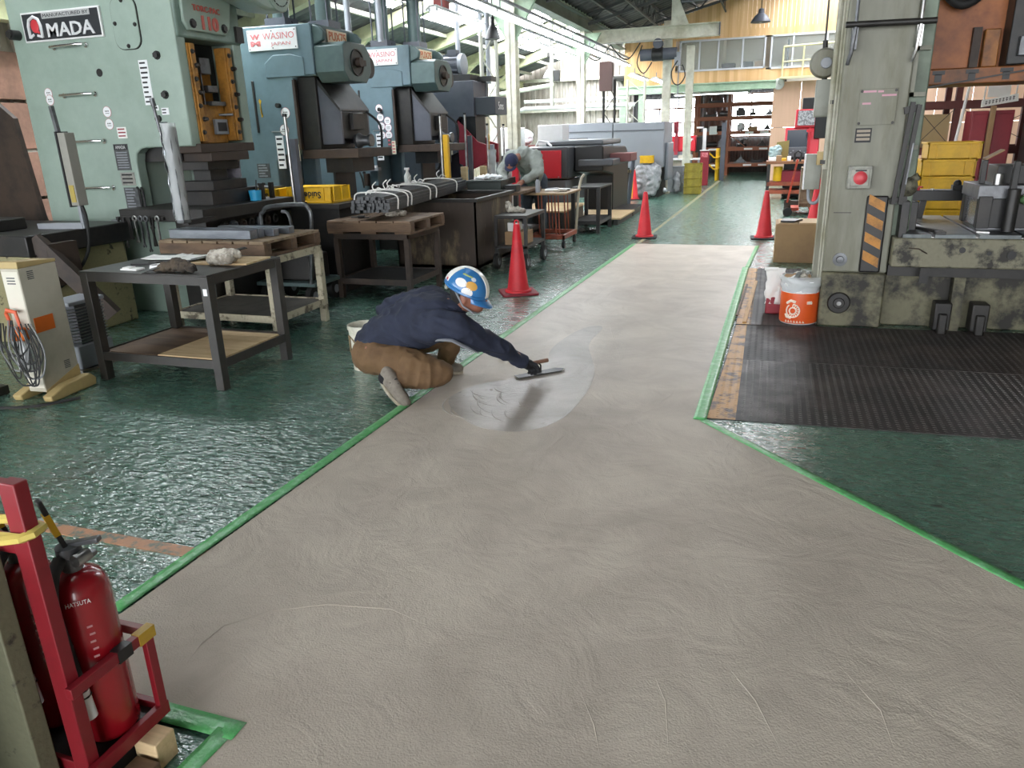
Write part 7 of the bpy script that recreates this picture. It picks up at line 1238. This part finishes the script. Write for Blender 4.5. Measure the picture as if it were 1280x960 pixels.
CP_ = thing('steel_stub_column', 'grubby grey green steel stub column at the lower left edge', 'column', (-1.85, .93, 0)); B().box(-2.1, -1.605, .98, 1.03, 0, .735).out('flange', mat('grubby_green_grey', '6b6b56', .6, c2='33312a', ns=13, lo=.6, hi=.68, b=.2), CP_, bev=.004); B().box(-1.9, -1.86, .7, .98, 0, .735).box(-2.1, -1.66, .68, .72, 0, .735).out('web', dark_st, CP_)
for k, (x0, y0, w, d, h, m) in enumerate(((-1.515, 1.17, .075, .07, .085, wood_l), (-1.50, 1.08, .08, .08, .05, wood_d))): tag(B().box(x0, x0 + w, y0, y0 + d, 0, h).out('wood_block', m, None, bev=.004, org=(x0 + w / 2, y0 + d / 2, 0)), ['pale square wooden block beside the extinguisher stand', 'dark wooden offcut lying before the pale block'][k], 'block')
# ---------------------------------------------------------------- lights and hoists overhead
refl = mat('white_reflector', 'd2d4d2', .4, var=.04)
def fixture():
    r = thing('fluorescent_light', '-', 'light', (0, 0, 0), 0, 'twin tube fluorescent lights')
    B().prism([(-.14, 0), (-.05, .07), (.05, .07), (.14, 0), (.13, -.005), (.04, .04), (-.04, .04), (-.13, -.005)], -1.15, 1.15, 'y').out('reflector', refl, r)
    for x in (-.06, .06):
        t = B().cyl((x, -1.1, -.005), (x, 1.1, -.005), .019, n=10).out('tube', tube_e, r)
        B().box(x - .015, x + .015, -1.14, -1.1, -.02, .05).box(x - .015, x + .015, 1.1, 1.14, -.02, .05).out('socket', white_s, t)
    for y in (-.8, .8): B().cyl((0, y, .07), (0, y, .2), .012, n=6).out('hanger', greyp, r)
    return r
FX = fixture(); used = False; ordn = ['first', 'second', 'third', 'fourth', 'fifth', 'sixth', 'seventh']
def put(x, y, z, label, rz=0):
    global used
    if not used: used = True; place(FX, rz, (x, y, z)); FX['label'] = label; return FX
    return dup(FX, (x, y, z), rz, label)
rowB = [10.6, 12.9, 15.2, 17.5, 19.8, 22.1]
for k, y in enumerate(rowB): put(-4.2, y, 3.38, 'twin tube light, ' + ordn[k] + ' from the viewer in the row nearer the aisle')
rowA = [12.6, 14.9, 17.2, 19.5]
for k, y in enumerate(rowA): put(-5.05, y, 3.42, 'twin tube light, ' + ordn[k] + ' from the viewer in the row above the presses')
put(-3.75, 22.6, 3.0, 'twin tube light left of the pine cladding, nearer the viewer'); put(-3.35, 23.9, 2.95, 'twin tube light hanging just in front of the pine cladding')
put(-2.0, 25.6, 2.62, 'single bright light under the lintel of the storeroom opening', PI / 2)
put(-1.9, 14.5, 4.65, 'twin tube light high above the crane column at the top edge')
for k, y in enumerate((12.0, 9.5, 7.0, 4.5, 2.0, -.5)): put(-1.9, y, 4.65, 'added unseen twin tube light continuing the high row, ' + ordn[k] + ' toward the viewer')  # out-of-view tubes added to light the hall, extending the high row
for x, z in ((-4.2, 3.58), (-5.05, 3.62)): tag(B().box(x - .02, x + .02, 9.4, 23.4, z, z + .04).out('conduit_rail', greyp, None, org=(x, 16, z)), 'long conduit rail carrying the tube lights ' + ('nearer the aisle' if x > -4.5 else 'above the presses'), 'rail')
# crane beam with its hoist
CBm = thing('crane_beam', 'pale steel crane beam crossing before the pine clad wall', 'beam', (-3.2, 20.35, 3.75))
B().box(-5.0, -1.45, 20.26, 20.44, 4.0, 4.02).box(-5.0, -1.45, 20.26, 20.44, 3.72, 3.74).box(-5.0, -1.45, 20.34, 20.36, 3.74, 4.0).out('girder', ivory, CBm); B().box(-1.47, -1.45, 20.26, 20.44, 3.72, 4.02).out('end_stop', wdark, CBm); B().cyl((-5.0, 20.2, 3.68), (-2.8, 20.2, 3.68), .012, n=6).out('cable_track', bright_st, CBm)
B().prism([(-2.62, 4.02), (-2.62, 4.7), (-2.5, 4.7), (-2.2, 4.02)], 20.3, 20.4, 'y').out('knee_brace', ivory, CBm)
HO = thing('chain_hoist', 'dark electric chain hoist under the crane beam behind the tall column', 'hoist', (-2.9, 20.3, 3.2)); B().cyl((-3.35, 20.3, 3.38), (-2.45, 20.3, 3.38), .14, n=20).out('motor', wdark, HO); B().lathe([(.1, 0), (.16, .05), (.16, .3), (.1, .35)], (-3.1, 20.3, 3.38), 20, 'x').out('gear_case', black_st, HO); B().box(-2.98, -2.86, 20.24, 20.36, 3.45, 3.72).cyl((-2.92, 20.2, 3.62), (-2.92, 20.4, 3.62), .12).out('trolley', wdark, HO)
B().box(-2.5, -2.36, 20.2, 20.4, 3.1, 3.4).out('brake_box', greyp, HO); B().cyl((-2.4, 20.3, 3.1), (-2.4, 20.3, 1.75), .014, n=6).out('chain', greyp, HO); B().ctube([(-2.42, 20.2, 3.2), (-2.55, 20.15, 2.95), (-2.5, 20.15, 2.7), (-2.35, 20.15, 2.65), (-2.22, 20.15, 2.85), (-2.3, 20.2, 3.1)], .015, 6).out('pendant_cable', rubber, HO); B().box(-2.46, -2.34, 20.26, 20.34, 1.5, 1.78).out('hook_block', red_d, HO, bev=.01)
for k, (a_, b_) in enumerate((((-4.9, 3.68), (-4.1, 3.66)), ((-4.1, 3.66), (-3.35, 3.66)))): tag(B().ctube([(a_[0], 20.2, a_[1]), (a_[0] * .65 + b_[0] * .35, 20.2, a_[1] - .3), (a_[0] * .35 + b_[0] * .65, 20.2, a_[1] - .34), (b_[0], 20.2, b_[1])], .014, 6).out('festoon_cable', rubber, None, org=(a_[0], 20.2, a_[1])), ['left drooping cable under the crane beam', 'right drooping cable under the crane beam'][k], 'cable')
tag(B().ctube([(-3.3, 20.2, 3.6), (-3.42, 20.2, 3.2), (-3.25, 20.2, 2.95), (-3.05, 20.2, 3.2)], .014, 6).out('hoist_cable', rubber, None, org=(-3.3, 20.2, 3.6)), 'loop of black cable beside the hoist motor', 'cable')
# hanging shade lamps
def shade_lamp(label, x, y, z, m, top, lit=False, s=1.):
    r = thing('pendant_lamp', label, 'lamp', (x, y, z)); B().lathe([(.26 * s, 0), (.25 * s, .03), (.16 * s, .16), (.08 * s, .22), (.07 * s, .32), (.03, .34)], (x, y, z), 24).out('shade', m, r); B().sph((x, y, z + .06), .075 * s, 12).out('bulb', tube_e if lit else white_s, r); B().cyl((x, y, z + .33), (x, y, top), .012, n=6).out('rod', dark_st, r); B().box(x - .09, x + .09, y - .05, y + .05, top - .05, top + .05).out('ceiling_box', dark_st, r); return r
shade_lamp('dark bell shaped lamp hanging before the upper pine wall', -.6, 23.0, 4.25, wdark, 4.85); shade_lamp('small black lamp hanging among the tube lights', -4.62, 12.9, 3.12, blackp, 4.0, s=.5); shade_lamp('small lit lamp on a post arm in the left bay', -5.6, 20.0, 2.95, white_s, 3.5, True, .8)
tag(B().cyl((-2.7, 22.9, 4.9), (2.6, 22.9, 4.95), .03, n=8).out('roof_pipe', greyp, None, org=(0, 22.9, 4.9)), 'long thin pipe running along under the roof before the pine wall', 'pipe')
# lattice masts and service pipes above the presses
def mast(label, x, y, h, w=.28, m=None, box=None):
    r = thing('lattice_mast', label, 'mast', (x, y, 0)); m = m or mat('mast_grey', 'a9a99c', .5, var=.06)
    for dx in (-w / 2, w / 2): B().cyl((x + dx, y, 0), (x + dx, y, h), .035, n=8).out('chord', m, r)
    n = int(h / .4)
    for k in range(n):
        a_, c_ = (-w / 2, w / 2) if k % 2 else (w / 2, -w / 2); B().cyl((x + a_, y, k * h / n), (x + c_, y, (k + 1) * h / n), .012, n=6).out('lacing', m, r)
    return r
mast('thin lattice mast beside the cream column with the red foot', -4.85, 13.3, 3.3); M2 = mast('dark lattice mast carrying a brown box behind the grey enclosure', -4.3, 21.1, 2.9, .3, dark_st); B().box(-4.55, -4.2, 20.98, 21.22, 2.62, 3.34).out('brown_box', mat('brown_lacquer', '4c3532', .5, var=.06), M2, bev=.01)
mast('slim lattice mast standing before the green posts of the far opening', -3.9, 23.0, 3.0, .5)
B().box(-4.83, -4.61, 14.07, 14.33, 0.03, 1.14).out('red_band', red_m, bpy.data.objects['steel_column'], bev=.003)
for k, (x, y, z0, z1) in enumerate(((-5.35, 9.4, 2.82, 4.3), (-5.0, 9.6, 2.8, 4.3), (-5.3, 13.0, 2.46, 4.3), (-5.1, 13.6, 0, 4.4), (-4.9, 13.4, 2.46, 4.4))): tag(B().cyl((x, y, z0), (x, y, z1), .04, n=10).out('service_pipe', greyp, None, org=(x, y, z0)), ['grey pipe rising behind the first blue green press, left one', 'grey pipe rising behind the first blue green press, right one', 'grey pipe left of the motor on the slate press', 'tall grey pipe beside the lattice mast', 'grey pipe right of the motor on the slate press'][k], 'pipe')
JC = thing('jib_arm', 'thin cream jib arm with a small balancer in the left bay', 'jib', (-5.4, 19, 2.6)); B().cyl((-7.2, 19.0, 2.5), (-5.25, 19.0, 2.72), .05, n=8).out('arm', cream, JC); B().cyl((-5.3, 19.0, 2.2), (-5.3, 19.0, 4.42), .05, n=8).out('mast', cream, JC); B().box(-5.25, -5.1, 18.95, 19.05, 2.8, 3.05).out('balancer', black_st, JC, bev=.01)
tag(B().box(-5.28, -5.08, 12.0, 12.2, 3.45, 4.1).out('red_cabinet', mat('dull_red_box', '9a4a48', .5, var=.05), None, bev=.01, org=(-5.2, 12.1, 3.8)), 'dull red box hung among the tube lights above the slate press', 'box')
# white handrail and pipes by the far left
tag(B().cyl((-7.6, 24.0, 2.55), (-4.3, 24.0, 2.55), .05, n=8).cyl((-7.6, 24.0, 2.35), (-4.1, 24.0, 2.35), .06, n=8).tube([(-7.6, 24.0, 2.35), (-7.8, 24.0, 2.3), (-8.0, 24.0, 2.1), (-8.0, 24.0, 0)], .06, 8).out('white_pipes', white_s, None, org=(-6, 24, 2.4)), 'pair of long white pipes crossing the far end of the left bay', 'pipe')
RA = thing('stair_rail', 'pale yellow handrail in front of the right office window', 'rail', (.5, 24.6, 2.9))
for x in (.05, .6, 1.15): B().cyl((x, 24.6, 2.95), (x, 24.6, 3.75), .025, n=8).out('baluster', mat('pale_yellow_rail', 'd2cda0', .5, var=.03), RA)
B().cyl((.05, 24.6, 3.75), (1.6, 24.6, 3.8), .03, n=8).cyl((.05, 24.6, 3.35), (1.6, 24.6, 3.4), .02, n=8).box(0, 1.65, 24.5, 24.98, 2.9, 2.95).out('top_rail', _M['pale_yellow_rail'], RA)
for k, (x0, x1, h, m) in enumerate(((-1.7, -1.3, .14, black_st), (-1.15, -.8, .16, black_st), (-.75, -.5, .17, card))): tag(B().box(x0, x1, 25.2, 25.5, 3.3, 3.3 + h).out('office_box', m, None, bev=.01, org=(x0, 25.3, 3.3)), ['dark box left on the sill inside the office window', 'dark box in the middle of the office window sill', 'brown cardboard box on the office window sill'][k], 'box')
struct(B().box(-3.1, 2.5, 25.12, 25.6, 3.2, 3.3).out('trim_3', offw))
for x0_, y_ in ((-2.9, 26.2), (-1.5, 26.2), (.3, 26.2), (1.4, 26.2)): B().cyl((x0_, y_, 4.24), (x0_ + 1.0, y_, 4.24), .03).out('office_tube', tube_e, bpy.data.objects['ceiling_office'])
